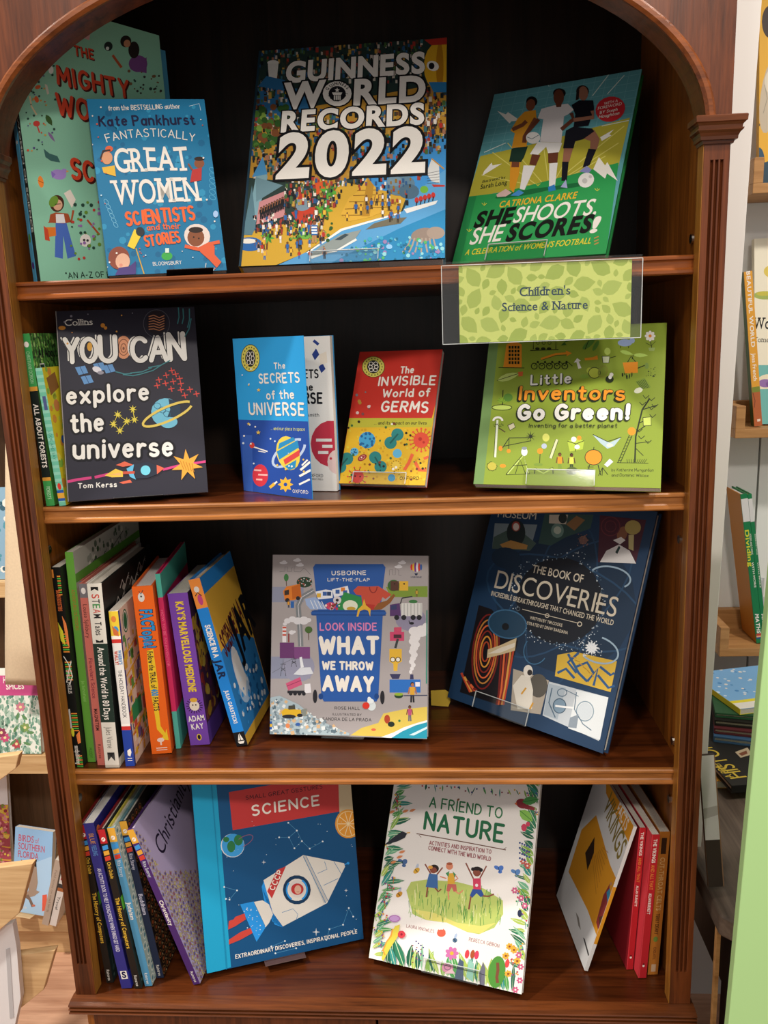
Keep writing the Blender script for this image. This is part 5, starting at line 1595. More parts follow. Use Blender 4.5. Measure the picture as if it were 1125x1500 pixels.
def art_nature(A):
    A.hand = True
    A.bg('#ece7e2').c(530, 1140, 4.018)
    G = '#1e6a44'
    A.T('A FRIEND TO', 398, 172, 822, 240, 66, '#2f7a4c', 'm').T('NATURE', 368, 304, 824, 384, 112, G, 'b')
    A.L('#6a4030', 5, 322, 326, 600, 375, 848, 422).L('#6a4030', 3, 336, 334, 350, 348).L('#6a4030', 3, 830, 420, 850, 408)
    A.E('#8a5a3c', 568, 126, 9, 6, -40)
    A.T('ACTIVITIES AND INSPIRATION TO', 398, 392, 760, 446, 26, '#96404a', 'm', jit=.03).T('CONNECT WITH THE WILD WORLD', 392, 422, 758, 488, 26, '#96404a', 'm', jit=.03)
    # meadow
    A.P('#b5c46a', 262, 660, 290, 610, 380, 596, 560, 610, 720, 650, 830, 720, 832, 800, 780, 880, 690, 918, 620, 905, 500, 850, 380, 835, 300, 800)
    A.P('#d9d274', 300, 770, 420, 790, 560, 850, 700, 870, 790, 850, 700, 915, 620, 903, 500, 850, 380, 833)
    rnd = random.Random(91)
    for k in range(130):
        x = rnd.uniform(275, 820)
        y = rnd.uniform(640, 830) + (x - 280) * .12
        if y > 890:
            continue
        A.min_level = 4
        A.L(rnd.choice(['#5f9a4a', '#7fae54', '#3f7f3c', '#dfe0a0']), 3, x, y, x + rnd.uniform(-6, 10), y - rnd.uniform(30, 60))
    A.min_level = 1
    # three children leaping
    sk = '#8a4a3a'
    A.L(sk, 8, 408, 566, 372, 505).L(sk, 8, 440, 570, 476, 525).P('#3f6aa4', 396, 560, 446, 566, 448, 650, 376, 640).L(sk, 9, 388, 640, 380, 700).L(sk, 9, 432, 645, 450, 668, 468, 652)
    A.E('#2a1a1a', 426, 532, 28, 24).E(sk, 422, 542, 20, 18).E('#e0a040', 404, 524, 14, 10)
    A.P('#e0ac3c', 505, 560, 545, 558, 548, 620, 505, 626).P('#3f8f5a', 494, 560, 516, 545, 510, 582).P('#3f8f5a', 535, 548, 556, 568, 545, 585).L('#d98a6a', 7, 498, 590, 460, 578).L('#d98a6a', 7, 550, 570, 566, 590, 545, 604)
    A.P('#c2645a', 505, 622, 555, 624, 560, 665, 540, 668, 530, 640, 515, 668, 498, 662).L('#d98a6a', 8, 508, 665, 512, 715).L('#d98a6a', 8, 552, 665, 572, 680, 595, 660).E('#d98a6a', 516, 518, 21, 21).E('#a8583a', 516, 503, 18, 8)
    A.L(sk, 8, 656, 590, 612, 498).L(sk, 8, 696, 588, 734, 516).P('#d03f5e', 654, 590, 700, 588, 702, 660, 656, 656).P('#2f4f96', 652, 652, 704, 656, 720, 690, 700, 700, 676, 676, 650, 704, 636, 690)
    A.L(sk, 9, 642, 695, 630, 772).L(sk, 9, 712, 692, 745, 695, 778, 682).E(sk, 678, 552, 24, 26).E('#1f1516', 678, 532, 24, 12).E('#1f1516', 654, 535, 11).E('#1f1516', 702, 540, 11).E('#e9e0e0', 676, 630, 9)
    A.T('LAURA KNOWLES', 262, 878, 425, 912, 20, '#8a3a40', 'r', jit=.06).T('REBECCA GIBBON', 630, 958, 808, 998, 22, '#8a3a40', 'r', jit=.06)
    # insects
    for (x, y, c1, c2) in ((322, 540, '#d9a83a', '#b9c4d8'), (220, 680, '#c9902f', '#b9bcd8'), (548, 950, '#4a6a8a', '#a9bcd8')):
        A.E(c2, x + 4, y - 20, 8, 18, 20).E(c1, x, y + 4, 22 if y < 700 else 14, 14, -40).L('#2a2018', 4, x - 8, y - 4, x + 6, y + 12)
    for (x, y, c_) in ((806, 538, '#4a78c8'), (905, 560, '#5a86c0'), (240, 500, '#4a6a9c')):
        A.E(c_, x - 12, y - 12, 17, 11, 30).E(c_, x + 12, y - 8, 15, 18, 40).E(c_, x + 8, y + 14, 12, 9).L('#26304a', 3, x - 2, y - 14, x + 4, y + 14)
    # borders: leaves, flowers and birds down both sides and along the foot
    gr = ['#4f9a50', '#86ac4a', '#2f7a5a', '#3a8f86', '#a9bf5a', '#6fae8a', '#1f6048']
    rnd = random.Random(92)
    for k in range(44):
        t = k / 44
        y = 50 + t * 1000
        x = 195 - t * 140
        A.leaf(rnd.choice(gr), x + rnd.uniform(-6, 14), y + rnd.uniform(-10, 10), rnd.uniform(60, 130), rnd.uniform(12, 36), rnd.uniform(-75, 5), '#dfe8c8')
    for k in range(36):
        t = k / 36
        y = 60 + t * 1080
        x = 1050 - t * 100
        A.leaf(rnd.choice(gr), x + rnd.uniform(-10, 4), y + rnd.uniform(-10, 10), rnd.uniform(60, 120), rnd.uniform(16, 44), rnd.uniform(190, 250), '#dfe8c8')
    for k in range(30):
        t = k / 30
        x = 150 + t * 760
        y = 1090 + t * 170
        A.leaf(rnd.choice(gr), x, y + rnd.uniform(-6, 10), rnd.uniform(90, 190), rnd.uniform(20, 50), rnd.uniform(-112, -68), '#cfe0b8')
    for k in range(14):
        A.leaf(rnd.choice(gr), 380 + k * 48, 34 + k * 3, rnd.uniform(20, 60), rnd.uniform(6, 14), rnd.uniform(60, 120))
    for k in range(34):
        t = rnd.random()
        x, y = (195 - t * 140 + rnd.uniform(0, 70), 60 + t * 980) if k % 2 else (1040 - t * 100 - rnd.uniform(0, 70), 80 + t * 1080)
        A.L(rnd.choice(gr + ['#b0603a', '#8a4a5a']), 4, x, y + 30, x + rnd.uniform(-16, 16), y - 10)
        for j in range(4):
            A.E(rnd.choice(['#c2374a', '#d98a3a', '#4a5a9a', '#8a4a7a', '#d9b03a', '#3f8f6a']), x + rnd.uniform(-18, 18), y + rnd.uniform(-22, 16), 5.5, n=7)
    A.P('#d9c84a', 120, 1060, 150, 960, 200, 868, 228, 860, 215, 930, 170, 1000, 130, 1075).L('#e09a3c', 8, 185, 885, 175, 930, 150, 960, 130, 1010, 140, 1040)
    A.E('#d03f4a', 237, 918, 22).E('#8a2030', 237, 918, 7).E('#d0604a', 468, 912, 26, 22).P('#d0604a', 444, 900, 452, 888, 468, 905, 480, 886, 494, 900, 470, 930)
    A.flower('#c870a8', '#d9b03a', 530, 1030, 40, 7)
    for (x, y, c_) in ((620, 1035, '#d03f4a'), (652, 1036, '#a8502c'), (676, 1040, '#d03f5e'), (856, 1090, '#d9484a')):
        A.E(c_, x, y, 13, 26, 10)
    A.E('#4f8f3a', 795, 1140, 50, 95, 8).L('#7a4a34', 18, 800, 1085, 802, 1130, 795, 1170, 800, 1205)
    for (x, y) in ((870, 990), (896, 1010), (848, 1045), (915, 1075), (862, 1150)):
        A.flower('#e0a83a', '#8a4a24', x, y, 22, 7)
    for (x, y) in ((930, 1190), (904, 1245), (925, 1040), (935, 1110), (938, 705), (900, 660), (960, 750), (950, 490), (975, 515)):
        A.flower('#c85a84' if y > 600 else '#c2574a', '#f0e0d8', x, y, 20, 6)
    for k in range(10):
        A.E('#4a4a86', 320 + (k % 4) * 14, 960 + k * 12, 5).E('#8a3a4a', 300 + (k % 3) * 24, 985 + k * 11, 4)
    A.E('#d08aa8', 505, 1115, 34, 30).ring('#8a5a78', 505, 1112, 18, 16, 5).P('#e4b8c4', 530, 1120, 550, 1150, 480, 1150)
    A.P('#4a5a72', 545, 1180, 575, 1060, 600, 1080, 598, 1190, 570, 1200).P('#6a6a7a', 690, 1150, 715, 1080, 728, 1120, 722, 1230, 695, 1220).P('#8fc0b0', 615, 1170, 630, 1060, 660, 1090, 655, 1200)
    A.P('#262a34', 130, 395, 190, 345, 240, 312, 268, 325, 255, 350, 210, 372, 165, 385).L('#e0a83a', 5, 266, 322, 285, 320)
    A.E('#8f2f38', 945, 150, 38, 28, 20).P('#8f2f38', 960, 150, 1020, 175, 1015, 190, 960, 180).P('#e0703a', 898, 150, 912, 140, 914, 160).leaf('#4f9a50', 945, 140, 100, 50, -10, '#2f7a3a').leaf('#86bf54', 930, 190, 100, 60, 40, '#4f8a3a')
    A.E('#d03f5e', 955, 290, 16, 22).E('#d03f5e', 978, 270, 12, 14)
    for (x, y) in ((170, 500), (205, 470), (220, 440), (160, 205), (240, 200), (280, 195)):
        A.leaf('#d98a5a', x, y, 40, 16, -20)
    for k in range(18):
        A.E('#2f4a86', 930 + (k % 5) * 14, 380 + k * 6, 6)
    A.E('#c49ad0', 195, 825, 36, 22).ring('#a05a9a', 195, 825, 30, 17, 3)
    for k in range(18):
        A.E(rnd.choice(['#c2374a', '#8a3a4a', '#4a4a86', '#d9a83a']), 360 + k * 36 + rnd.uniform(-8, 8), 45 + k * 2 + rnd.uniform(-8, 30), 5)
    A.E('#26304a', 930, 795, 13, 22)
    A.L('#1a2420', 2.5, 395, 1078, 735, 1160)


bk = 'books facing out on the shelves'
books = {}
mw = pose((-0.3495, 0.0468, SH[0] + .0016), 53.2, 2.2, .3)
books['mighty'] = face_book('mint green picture book titled The Mighty Women, behind the Great Women book at top left', mw, .1968, .3016, .007, '#8fc9ab', '#242a28', art_mighty, False, group=bk,
                            spine_art=lambda A: A.mm().TS('THE MIGHTY WOMEN OF SCIENCE', .16, .82, '#cfd8cf', 'm', .5))
mb_ = mw @ Matrix.Translation((0, .0078, 0))
books['wild'] = face_book('sky blue hardback peeking out behind the mint green picture book', mb_, .210, .289, .008, '#4a93b4', '#4f9cc0', None, True, group=bk,
                          spine_art=lambda A: A.mm().TS('NATION OF THE WILD', .08, .42, '#1f3a4c', 'm', .5).star('#d9d2c8', 4, 138, 3).E('#4a2f78', 4, 270, 2.6, 4).E('#4f8a4a', 4, 240, 2.6, 5))
mw = pose((-0.2678, 0.0385, SH[0] + .0045), 18.4, 16.8, -1.9)
books['great'] = face_book('bright blue paperback titled Fantastically Great Women with orange Scientists lettering', mw, .1307, .2062, .011, '#1477a4', '#0f5f88', art_great, False, group=bk)
stand('black stand under the blue Great Women paperback', mw, .1307, .011, .063, .115, M_BLACK, SH[0], tongue=.012)
mw = pose((-0.1342, 0.0999, SH[0] + .0137), -2.9, 29.7, 0.3)
books['records'] = face_book('thick crowded-cartoon hardback with huge 2022 lettering, centre of the top shelf', mw, .2411, .3201, .020, '#2c3f48', '#d8a52c', art_records, True, M_PAGESG, group=bk)
stand('clear acrylic stand under the 2022 records hardback', mw, .2411, .020, .085, .165, M_ACR, SH[0])
mw = pose((0.1163, 0.1735, SH[0] + .0121), -26.2, 31.2, 0.7)
books['football'] = face_book('green football hardback titled She Shoots, She Scores with three players', mw, .1910, .2589, .012, '#2f9a52', '#1f7a42', art_football, True, M_PAGESG, group=bk)
stand('clear acrylic stand under the green football hardback', mw, .1910, .012, .045, .120, M_ACR, SH[0], lip=.022)
mw = pose((-0.3346, 0.0188, SH[1] + .006), 14, 15.4, -0.2)
books['explore'] = face_book('dark navy paperback titled You Can explore the universe', mw, .1591, .2243, .010, '#2c2b38', '#1d1c26', art_explore, False, M_PAGESG, group=bk)
stand('black stand under the dark navy universe paperback', mw, .1591, .010, .052, .108, M_BLACK, SH[1], tongue=.010)
# the paperback standing with its cover swung open: title page block, back cover, open front cover
mw = pose((-0.1445, 0.0959, SH[1] + .0004), -11.2, 0, 0)
e = empty('book', mw, 'bright blue paperback on the secrets of the universe, standing with cover swung open', 'book', bk)
b = MB(); b.box((.0012, 0, .0005), (.1192, .0085, .1826), '#e9e6e0')
A = Art(mw, 'front', 0.0, .0012, .1192, .0005, .1826); art_titlepage(A); A.into(b)
b.build('pages', M_MATT, e, fix=False)
b = MB(); b.box((0, .0087, 0), (.1204, .0097, .1829), '#3f8fc4'); b.box((0, 0, 0), (.0010, .0087, .1829), '#3f8fc4'); b.build('back_cover', M_PRINT, e)
mc = pose((-0.1458, 0.0948, SH[1] + .0004), -36.9, 0, -0.3)
b = MB(); b.box((0, 0, 0), (.1195, .0009, .1831), '#2f9fe0')
A = Art(mc, 'front', 0.0, 0, .1195, 0, .1831); art_secrets(A); A.into(b)
o = b.build('front_cover', M_PRINT, None, fix=False)
o.matrix_world = mc
o.parent = e
o.matrix_parent_inverse = mw.inverted()
mw = pose((-0.0259, 0.0797, SH[1] + .009), -16.3, 30.1, -0.2)
books['germs'] = face_book('red and yellow paperback titled The Invisible World of Germs', mw, .1080, .1764, .0095, '#c73429', '#b02c22', art_germs, False, M_PAGESG, group=bk)
stand('clear acrylic stand under the red and yellow germs paperback', mw, .108, .0095, .018, .085, M_ACR, SH[1])
mw = pose((0.1339, 0.0422, SH[1] + .011), -15.1, 31.3, 0)
books['inventors'] = face_book('lime green paperback titled Little Inventors Go Green below the hanging sign', mw, .2038, .2025, .012, '#8fa438', '#6a8a4a', art_inventors, False, M_PAGESG, group=bk)
stand('clear acrylic stand under the lime green inventors paperback', mw, .2038, .012, .060, .135, M_ACR, SH[1], lip=.018)
mw = pose((-0.1334, 0.0918, SH[2] + .0107), -3.2, 15.8, 0.6)
books['bin'] = face_book('grey board book with a blue wheelie bin, What We Throw Away', mw, .2060, .2339, .017, '#a9a2a2', '#8f8a8c', art_bin, True, M_PAGESG, group=bk, round_=.009)
stand('clear acrylic stand under the grey wheelie bin board book', mw, .206, .017, .070, .125, M_ACR, SH[2], tongue=.010)
mw = pose((0.0996, 0.1851, SH[2] + .0181), -37.9, 21.7, 2.0)
books['discoveries'] = face_book('large dark blue hardback titled The Book of Discoveries, leaning back at right', mw, .2372, .3020, .016, '#1c3a5a', '#16304c', art_discoveries, True, group=bk, mat=M_FOIL)
stand('clear acrylic stand under the dark blue discoveries hardback', mw, .2372, .016, .045, .130, M_ACR, SH[2], lip=.022)
mw = pose((-0.2246, 0.0291, SH[3] + .0091), 19.7, 12.3, 0.7)
books['rocket'] = face_book('blue hardback with a white rocket, titled Science, on the bottom shelf', mw, .2131, .2650, .013, '#155080', '#1fa0cc', art_rocket, True, M_PAGESG, group=bk)
stand('brown wooden stand under the blue rocket hardback', mw, .2131, .013, .075, .130, M_BROWNST, SH[3], tongue=.014)
mw = pose((-0.0129, 0.0589, SH[3] + .011), -16.9, 32.0, 0)
books['nature'] = face_book('white floral book titled A Friend to Nature with three leaping children', mw, .2049, .2700, .012, '#ece7e2', '#cfe0c0', art_nature, False, M_PAGESG, group=bk)
stand('clear acrylic stand under the white floral nature book', mw, .2049, .012, .075, .150, M_ACR, SH[3], lip=.016)


# ================================================================== SHELVED BOOKS, SPINES OUT
def place(row, x, y, yaw, lean, roll):
    return pose((x, y, SH[row] + .0004 + max(0, math.sin(math.radians(roll))) * .010), yaw, 0, roll)


# second shelf, left end
g2 = 'books with spines out at the left of the second shelf'


def sp_forest(A):
    A.mm().bg('#3f9a50').band(.32, .845, '#16201c').band(.30, .325, '#d99a3c').band(.83, .85, '#d99a3c')
    A.TS('ALL ABOUT FORESTS', .40, .77, CREAM, 'b', .55).TS('CHRISTIANE DORION', .10, .28, '#a9d0a8', 'r', .4).TS('FORESTS', .885, .96, '#bfe0bf', 'r', .45).E(CREAM, 4.8, 12, 2.8, 3.2)


def co_forest(A):
    A.mm().bg('#4f8a3c').dots(['#6fae4a', '#3a6a2c', '#8fc25c', '#2a4a24', '#a9cf7a'], 0, 0, 60, 70, 260, 1, 3, 101)
    for k in range(9):
        A.L('#3a3a24', 1.4, 3 + k * 7, 0, 4 + k * 7, 62)
    A.T('All About', 14, 27, 62, 27, 10, INK, 'b').T('Forests', 16, 52, 90, 52, 16, '#16352c', 'x', out=(CREAM, 'O'))


spine_book('green paperback about forests at the left end of the second shelf', place(1, -.3633, .0241, 0, 0, -1.7), .0100, .1968, .155, '#3f9a50', '#4f8a3c', sp_forest, co_forest, group=g2)


def sp_yellow(A):
    A.mm().bg('#6fc0a4')
    for k in range(20):
        A.band(k / 20, k / 20 + .022, '#8fd0b8')
    A.band(.20, .30, '#4f5a8a', .3, .8).TS('LOOK AND SAY', .45, .66, '#3a8a7a', 'r', .4).E('#d8392c', 4, 136, 2.2, 4).band(.885, .905, '#2a5aa6').band(.905, .945, '#e2a93c').band(.945, .965, '#2a5aa6')


def co_yellow(A):
    A.mm().bg('#e6d22c').dots(['#c8d84a', '#f0e25c', '#8fc24a', '#e09a3c'], 0, 0, 60, 158, 90, 2, 6, 103)
    A.P('#9a6a34', 6, 12, 30, 6, 34, 24, 10, 32).E('#d98a4a', 20, 44, 7).E('#3a6ab0', 22, 84, 5).E('#c8503c', 24, 104, 4).P('#2f9a3c', 18, 120, 30, 110, 32, 124)


spine_book('thin yellow and teal paperback wedged beside the green forest book', place(1, -.3472, .0228, 0, 0, -3.4), .0080, .1587, .130, '#6fc0a4', '#e6d22c', sp_yellow, co_yellow, group=g2)

# third shelf, left end
g3 = 'books with spines out at the left of the third shelf'


def sp_puzzle(A):
    A.mm().bg('#151614')
    for f in (.04, .32, .46, .72, .94):
        for k in range(9):
            A.band(f + k * .011, f + k * .011 + .006, '#4fc24a' if k % 2 else '#f0943c', .55 if f < .3 else .3, .95 if f > .3 else .9)
    A.band(.01, .05, '#f0943c', .05, .25).P('#e6e23c', 1, 68, 6, 80, 7, 98, 2, 92).P('#f08a4a', 7, 60, 11, 70, 13.5, 104, 9, 96)
    A.L('#e9e6df', 1.1, 3, 112, 8, 122, 11, 138, 6, 150).L('#e9e6df', 1.1, 12, 118, 7, 132, 3, 146)
    A.TS('BRAIN BOOSTERS', .11, .21, '#e0703a', 'b', .4).TS('OPTICAL PUZZLES', .50, .62, CREAM, 'r', .36).TS('sandpublishing', .89, .985, CREAM, 'b', .45)
    A.band(.70, .80, '#e6e4dc', .05, .25).E('#e6e23c', 3, 212, 2, 6).P('#f08a4a', 7, 216, 12, 210, 12, 226, 8, 228)


spine_book('black puzzle paperback with neon stripes, first from the left on the third shelf', place(2, -.3688, .0264, 1, 0, 0), .0118, .2588, .19, '#151614', '#1b1c1a', sp_puzzle, None, group=g3, mat=M_PRINT)


def sp_green(A):
    A.mm().bg('#5f9a38').TS('ADVENTURES OUTDOORS', .17, .36, '#a9592c', 'r', .4).TS('Jo Schofield', .60, .70, '#8fc06a', 'r', .35).TS('MUDDY', .93, .98, '#2f5a1c', 'r', .4)


def co_green(A):
    A.mm().bg('#b9b6a8').band(0, .5, '#b4b2a6').dots(['#5f6a5a', '#8f9084', '#d8d4c6', '#3f5a3a'], 40, 6, 200, 80, 120, 1.5, 5, 105)
    A.L('#4a4a44', 1.5, 20, 40, 60, 26, 110, 30, 170, 14).band(.10, .14, '#5f9a38')


spine_book('tall lime green spined book second from the left on the third shelf', place(2, -.3566, .0385, 1, .5, .4), .0098, .2740, .235, '#5f9a38', '#b9b6a8', sp_green, co_green, group=g3)


def sp_flow(s2):
    def f(A):
        A.mm().bg('#c0685c').band(0, .075, '#6f6c70').E('#d9d4d0', A.t / 2, 9, A.t * .3, 4)
        A.TS('Louise Spilsbury', .11, .29, '#3a1c1c', 'r', .5).TS('Flowchart Science', .40, .62, '#7a2a3a', 'm', .5).TS(s2, .68, .80, '#2a1414', 'b', .45).TS('Raintree', .88, .96, '#3a1c1c', 'r', .4)
    return f


def co_flow(A):
    A.mm().bg('#d8c6bc').band(0, .075, '#b9b6b4').L('#3f5f9a', 3, 120, 16, 150, 12, 180, 16).L('#3f5f9a', 3, 150, 6, 150, 24).L('#2a2a30', 1.5, 20, 12, 20, 40, 60, 40)


spine_book('salmon pink flowchart science book behind its twin, beside the tall green spine', place(2, -.3466, .0476, 1, .5, .4), .0058, .2353, .20, '#b85f54', '#c9bcb2', sp_flow('ELECTRICITY'), co_flow, True, group=g3)
spine_book('salmon pink flowchart science book on magnetism, beside the cream and dark green spine', place(2, -.3404, .0297, 1, .5, .6), .0093, .2372, .20, '#c0685c', '#d8c6bc', sp_flow('MAGNETISM'), co_flow, True, group=g3)


def sp_steam(A):
    A.mm().bg('#d9d4c8').band(.315, .745, '#20322a')
    for k, (ch, c_) in enumerate(zip('STEAM', ('#c2453a', '#2a2a2a', '#3f8a4a', '#c2453a', '#2a2a2a'))):
        A.TS(ch, .055 + k * .026, .076 + k * .026, c_, 'm', .5)
    A.TS('Tales', .20, .27, '#2a2a2a', 'm', .45).TS('Around the World in 80 Days', .335, .73, CREAM, 'm', .45).TS('Jules Verne', .77, .89, '#6a6660', 'r', .42)
    A.P('#1a1a1a', 4, 4, 13, 9, 13, 4, 4, 9).P('#1a1a1a', 4, 70, 13, 74, 13, 70, 4, 74).P('#3a3a3a', 4, 218, 13, 230, 13, 218, 4, 230).band(.985, 1, '#b9b2a4')


def co_steam(A):
    A.mm().bg('#181b1a').band(.95, 1, '#d9d4c8')
    for (x, y) in ((60, 24), (95, 30), (130, 20), (80, 52), (40, 40)):
        A.L('#d9d9d2', 2, x, y, x + 10, y - 8, x + 18, y + 4, x + 30, y - 6).E('#b9bab2', x + 14, y + 2, 6, 4)
        for k in range(3):
            A.L('#c9cac2', 1, x + 30, y - 6, x + 36, y - 10 + k * 4)
    A.E('#7f8078', 110, 48, 22, 14, -30).E('#8f9088', 60, 60, 16, 10)


spine_book('cream and dark green spined book titled Around the World in 80 Days', place(2, -.3280, .0238, 1.8, .6, .6), .0175, .2385, .19, '#d9d4c8', '#181b1a', sp_steam, co_steam, True, group=g3)


def sp_holiday(A):
    A.mm().bg('#e2ded8').band(0, .155, '#e6c63a').band(.155, .175, '#f0ece4').band(.175, .20, '#c8352f').band(.76, 1, '#24409a').band(.735, .76, '#c8352f').band(.72, .735, '#f0ece4')
    A.E('#3f8fc0', 6, 24, 3.6, 5).E('#d8803c', 5, 10, 3, 4).P('#c86a3a', 2, 18, 9, 26, 9, 32, 3, 30)
    A.TS("WHERE'S", .245, .335, '#3f7fb4', 'x', .34, .2).TS('WALLY?', .25, .335, '#c2453a', 'x', .34, -.2).TS('THE HOLIDAY HANDBOOK', .37, .68, '#3a3a44', 'r', .42)
    A.P(CREAM, 4, 182, 8, 179, 9, 184, 7, 190, 4, 188).band(.945, .95, CREAM, .3, .8).band(.96, .965, CREAM, .3, .8)


def co_holiday(A):
    A.mm().bg('#e2c9b4').E('#1f6a44', 22, 20, 10, 15).E('#e9e4dc', 22, 20, 8, 13).E('#1f6a44', 22, 20, 6.5, 11)
    A.P('#24408a', 0, 0, 5, 0, 5, 203, 0, 203).dots(['#d8a83c', '#e9d0c0', '#c85a4a', '#5f9a4a', '#e9e0d4', '#6a5a8a', '#e2c23c'], 6, 40, 150, 200, 260, 2, 6, 107, None, 1.3, 'q')
    for k in range(6):
        A.L('#e0a92c', 2.5, 5, 60 + k * 26, 60, 52 + k * 26, 140, 62 + k * 26)
    A.R('#2f8f5a', 12, 128, 50, 150)


spine_book('slim holiday handbook paperback with blue foot and red bands, third shelf', place(2, -.3035, .0274, 3, .3, -.2), .0112, .2029, .17, '#e2ded8', '#e2c9b4', sp_holiday, co_holiday, False, group=g3)


def sp_fact(A):
    A.mm().bg('#e8661c')
    A.E('#d9d4cc', 10, 14, 4, 6).E('#3a3a3a', 10, 13, 1.2).L('#3a3a3a', 1, 8, 6, 10, 10, 13, 5)
    A.TS('FACTopia!', .135, .355, '#2f8fd0', 'x', .55, .04, out=('#14141c', 'O'), jit=.08)
    A.P('#e9c22c', 9, 84, 17, 82, 18, 130, 15, 165, 15, 186, 20, 196, 22, 190, 23, 206, 12, 204, 17, 200, 10, 190, 9, 160, 7, 130)
    A.TS('Follow the TRAIL of', .38, .60, '#23202a', 'b', .26, 0, jit=.06).TS('400', .605, .645, '#2f8fd0', 'x', .3, out=('#14141c', 'o')).TS('FACTS', .655, .735, '#23202a', 'b', .26)
    A.E('#e9cfc0', 13, 205, 4.5, 3).L('#e9cfc0', 2, 13, 206, 13, 212).band(.962, .968, '#e9cfc0', .25, .8).band(.975, .98, '#e9cfc0', .25, .8)


spine_book('thick orange book of facts with a yellow arrow trail on its spine', place(2, -.2803, .0579, 6.5, .8, -1.1), .0252, .2238, .150, '#e8661c', '#d85a18', sp_fact, None, True, M_PAGESG, g3)


def co_teal(A):
    A.mm().bg('#d8306a').band(0, .13, '#4fb09c').band(.78, 1, '#4fa898').E('#c2a07a', 100, 110, 30, 60)


spine_book('thin pink and teal banded book squeezed behind the thick orange one', place(2, -.2533, .0724, 6, .8, -1.4), .0062, .2356, .165, '#c22a58', '#d8306a',
           lambda A: A.mm().bg('#c42c5c').band(0, .13, '#4fb09c').band(.78, 1, '#4fa898').TS('HOW TO BE AN INVENTOR', .20, .52, '#e26a8a', 'r', .5), co_teal, True, group=g3)


def sp_medicine(A):
    A.mm().bg('#7546a8')
    A.TS("KAY'S MARVELLOUS MEDICINE", .055, .64, '#e9c83c', 'x', .36, .02, out=('#3a1c5a', 'o'))
    for k in range(18):
        a = k * 20 * math.pi / 180
        A.L('#24182c', 1.0, 13 + 6 * math.cos(a), 152 + 6 * math.sin(a), 13 + 11 * math.cos(a), 152 + 11 * math.sin(a))
    A.E('#e2d6c2', 13, 152, 6.5, 7).E('#d8a83c', 13, 144, 5, 3).E('#24182c', 11, 151, 1).E('#24182c', 15, 151, 1)
    A.T('ADAM', 2.5, 174, 23.5, 172.5, 7.4, CREAM, 'b').T('KAY', 5, 185, 21, 184, 7.4, CREAM, 'b').E('#e2c03c', 13, 196, 3.2, 4.6).E('#24182c', 13, 196, 2, 3.4)


def co_medicine(A):
    A.mm().bg('#4a2a44').dots(['#7a3f34', '#c2902c', '#5a2a54', '#8f2f2a', '#d8b44a'], 4, 40, 120, 170, 130, 3, 9, 109)
    A.band(.86, 1, '#5a3a8a').T("KAY'S", 10, 60, 80, 56, 24, '#d8a83c', 'x').T('MARVELLOUS', 8, 96, 120, 92, 24, '#d8a83c', 'x')


spine_book('thick purple book with yellow Marvellous Medicine spine lettering', place(2, -.2367, .0811, 0, .8, -3.4), .0258, .2070, .135, '#7546a8', '#4a2a44', sp_medicine, co_medicine, False, M_PAGES, g3)


def sp_jar(A):
    A.mm().bg('#1f7fd0').band(0, .17, '#e28a3c').E('#d9d4cc', 7, 14, 3.4, 4).E('#b9447a', 8, 28, 3.2, 7).L('#24242c', 1.2, 3, 22, 7, 18, 11, 23)
    A.TS('SCIENCE IN A', .27, .46, CREAM, 'x', .45).TS('JAR', .475, .585, '#16284a', 'x', .6).TS('JULIA GARSTECKI', .66, .86, CREAM, 'b', .32)
    h = A.h
    A.band(.915, 1, '#17181c').P(CREAM, 4, h - 8, 7, h - 17, 7, h - 8).P(CREAM, 8, h - 8, 8, h - 18, 11.5, h - 8).P(CREAM, 3, h - 6.5, 12.5, h - 6.5, 10, h - 3, 5, h - 3)


def co_jar(A):
    A.mm().bg('#d8a83c').R('#2a7fc8', 0, 0, 170, 22).P('#2f7fc0', 0, 100, 60, 96, 130, 130, 130, 216, 0, 216)
    A.T('SCIENCE IN A', 14, 112, 112, 92, 30, '#5a2026', 'x').T('JAR', 60, 132, 150, 116, 54, '#15161c', 'x')
    A.E('#d9dce2', 40, 142, 16, 34).E('#a9c4e0', 44, 168, 22, 20).P('#e6e4e2', 30, 120, 52, 118, 60, 160, 40, 180, 26, 160)
    A.dots(['#3f9ae0', '#1f5f9a', '#dfe8f0'], 10, 150, 120, 212, 60, 2, 5, 111)


spine_book('blue and yellow jar experiments hardback leaning left, last of the third shelf row', place(2, -.1746, .0773, -2.8, 0, -11.5), 0.0150, .2294, .132, '#1f7fd0', '#d8a83c', sp_jar, co_jar, True, M_PAGES, g3)


# bottom shelf, left end
g4 = 'books with spines out at the left of the bottom shelf'
BAR = ('#3f94d8', '#e2a43c', '#cf4030')


def sp_series(top, body, title, ink, author, foot, bars=True):
    def f(A):
        A.mm().bg(body).band(0, .085, top).E(CREAM, A.t * .5, A.h * .06, A.t * .28, 3).L(top, 1, A.t * .3, A.h * .065, A.t * .6, A.h * .055)
        for k, c_ in enumerate(BAR):
            A.P(c_, A.t * .1, A.h * (.10 + k * .033), A.t * .9, A.h * (.094 + k * .033), A.t * .9, A.h * (.12 + k * .033), A.t * .1, A.h * (.126 + k * .033))
        A.TS(author, .20, .30, ink if ink != CREAM else '#c9d0d8', 'm', .5).TS(title[0], title[1], title[2], ink, 'b', .55).TS(foot, .915, .985, CREAM, 'r', .42)
    return f


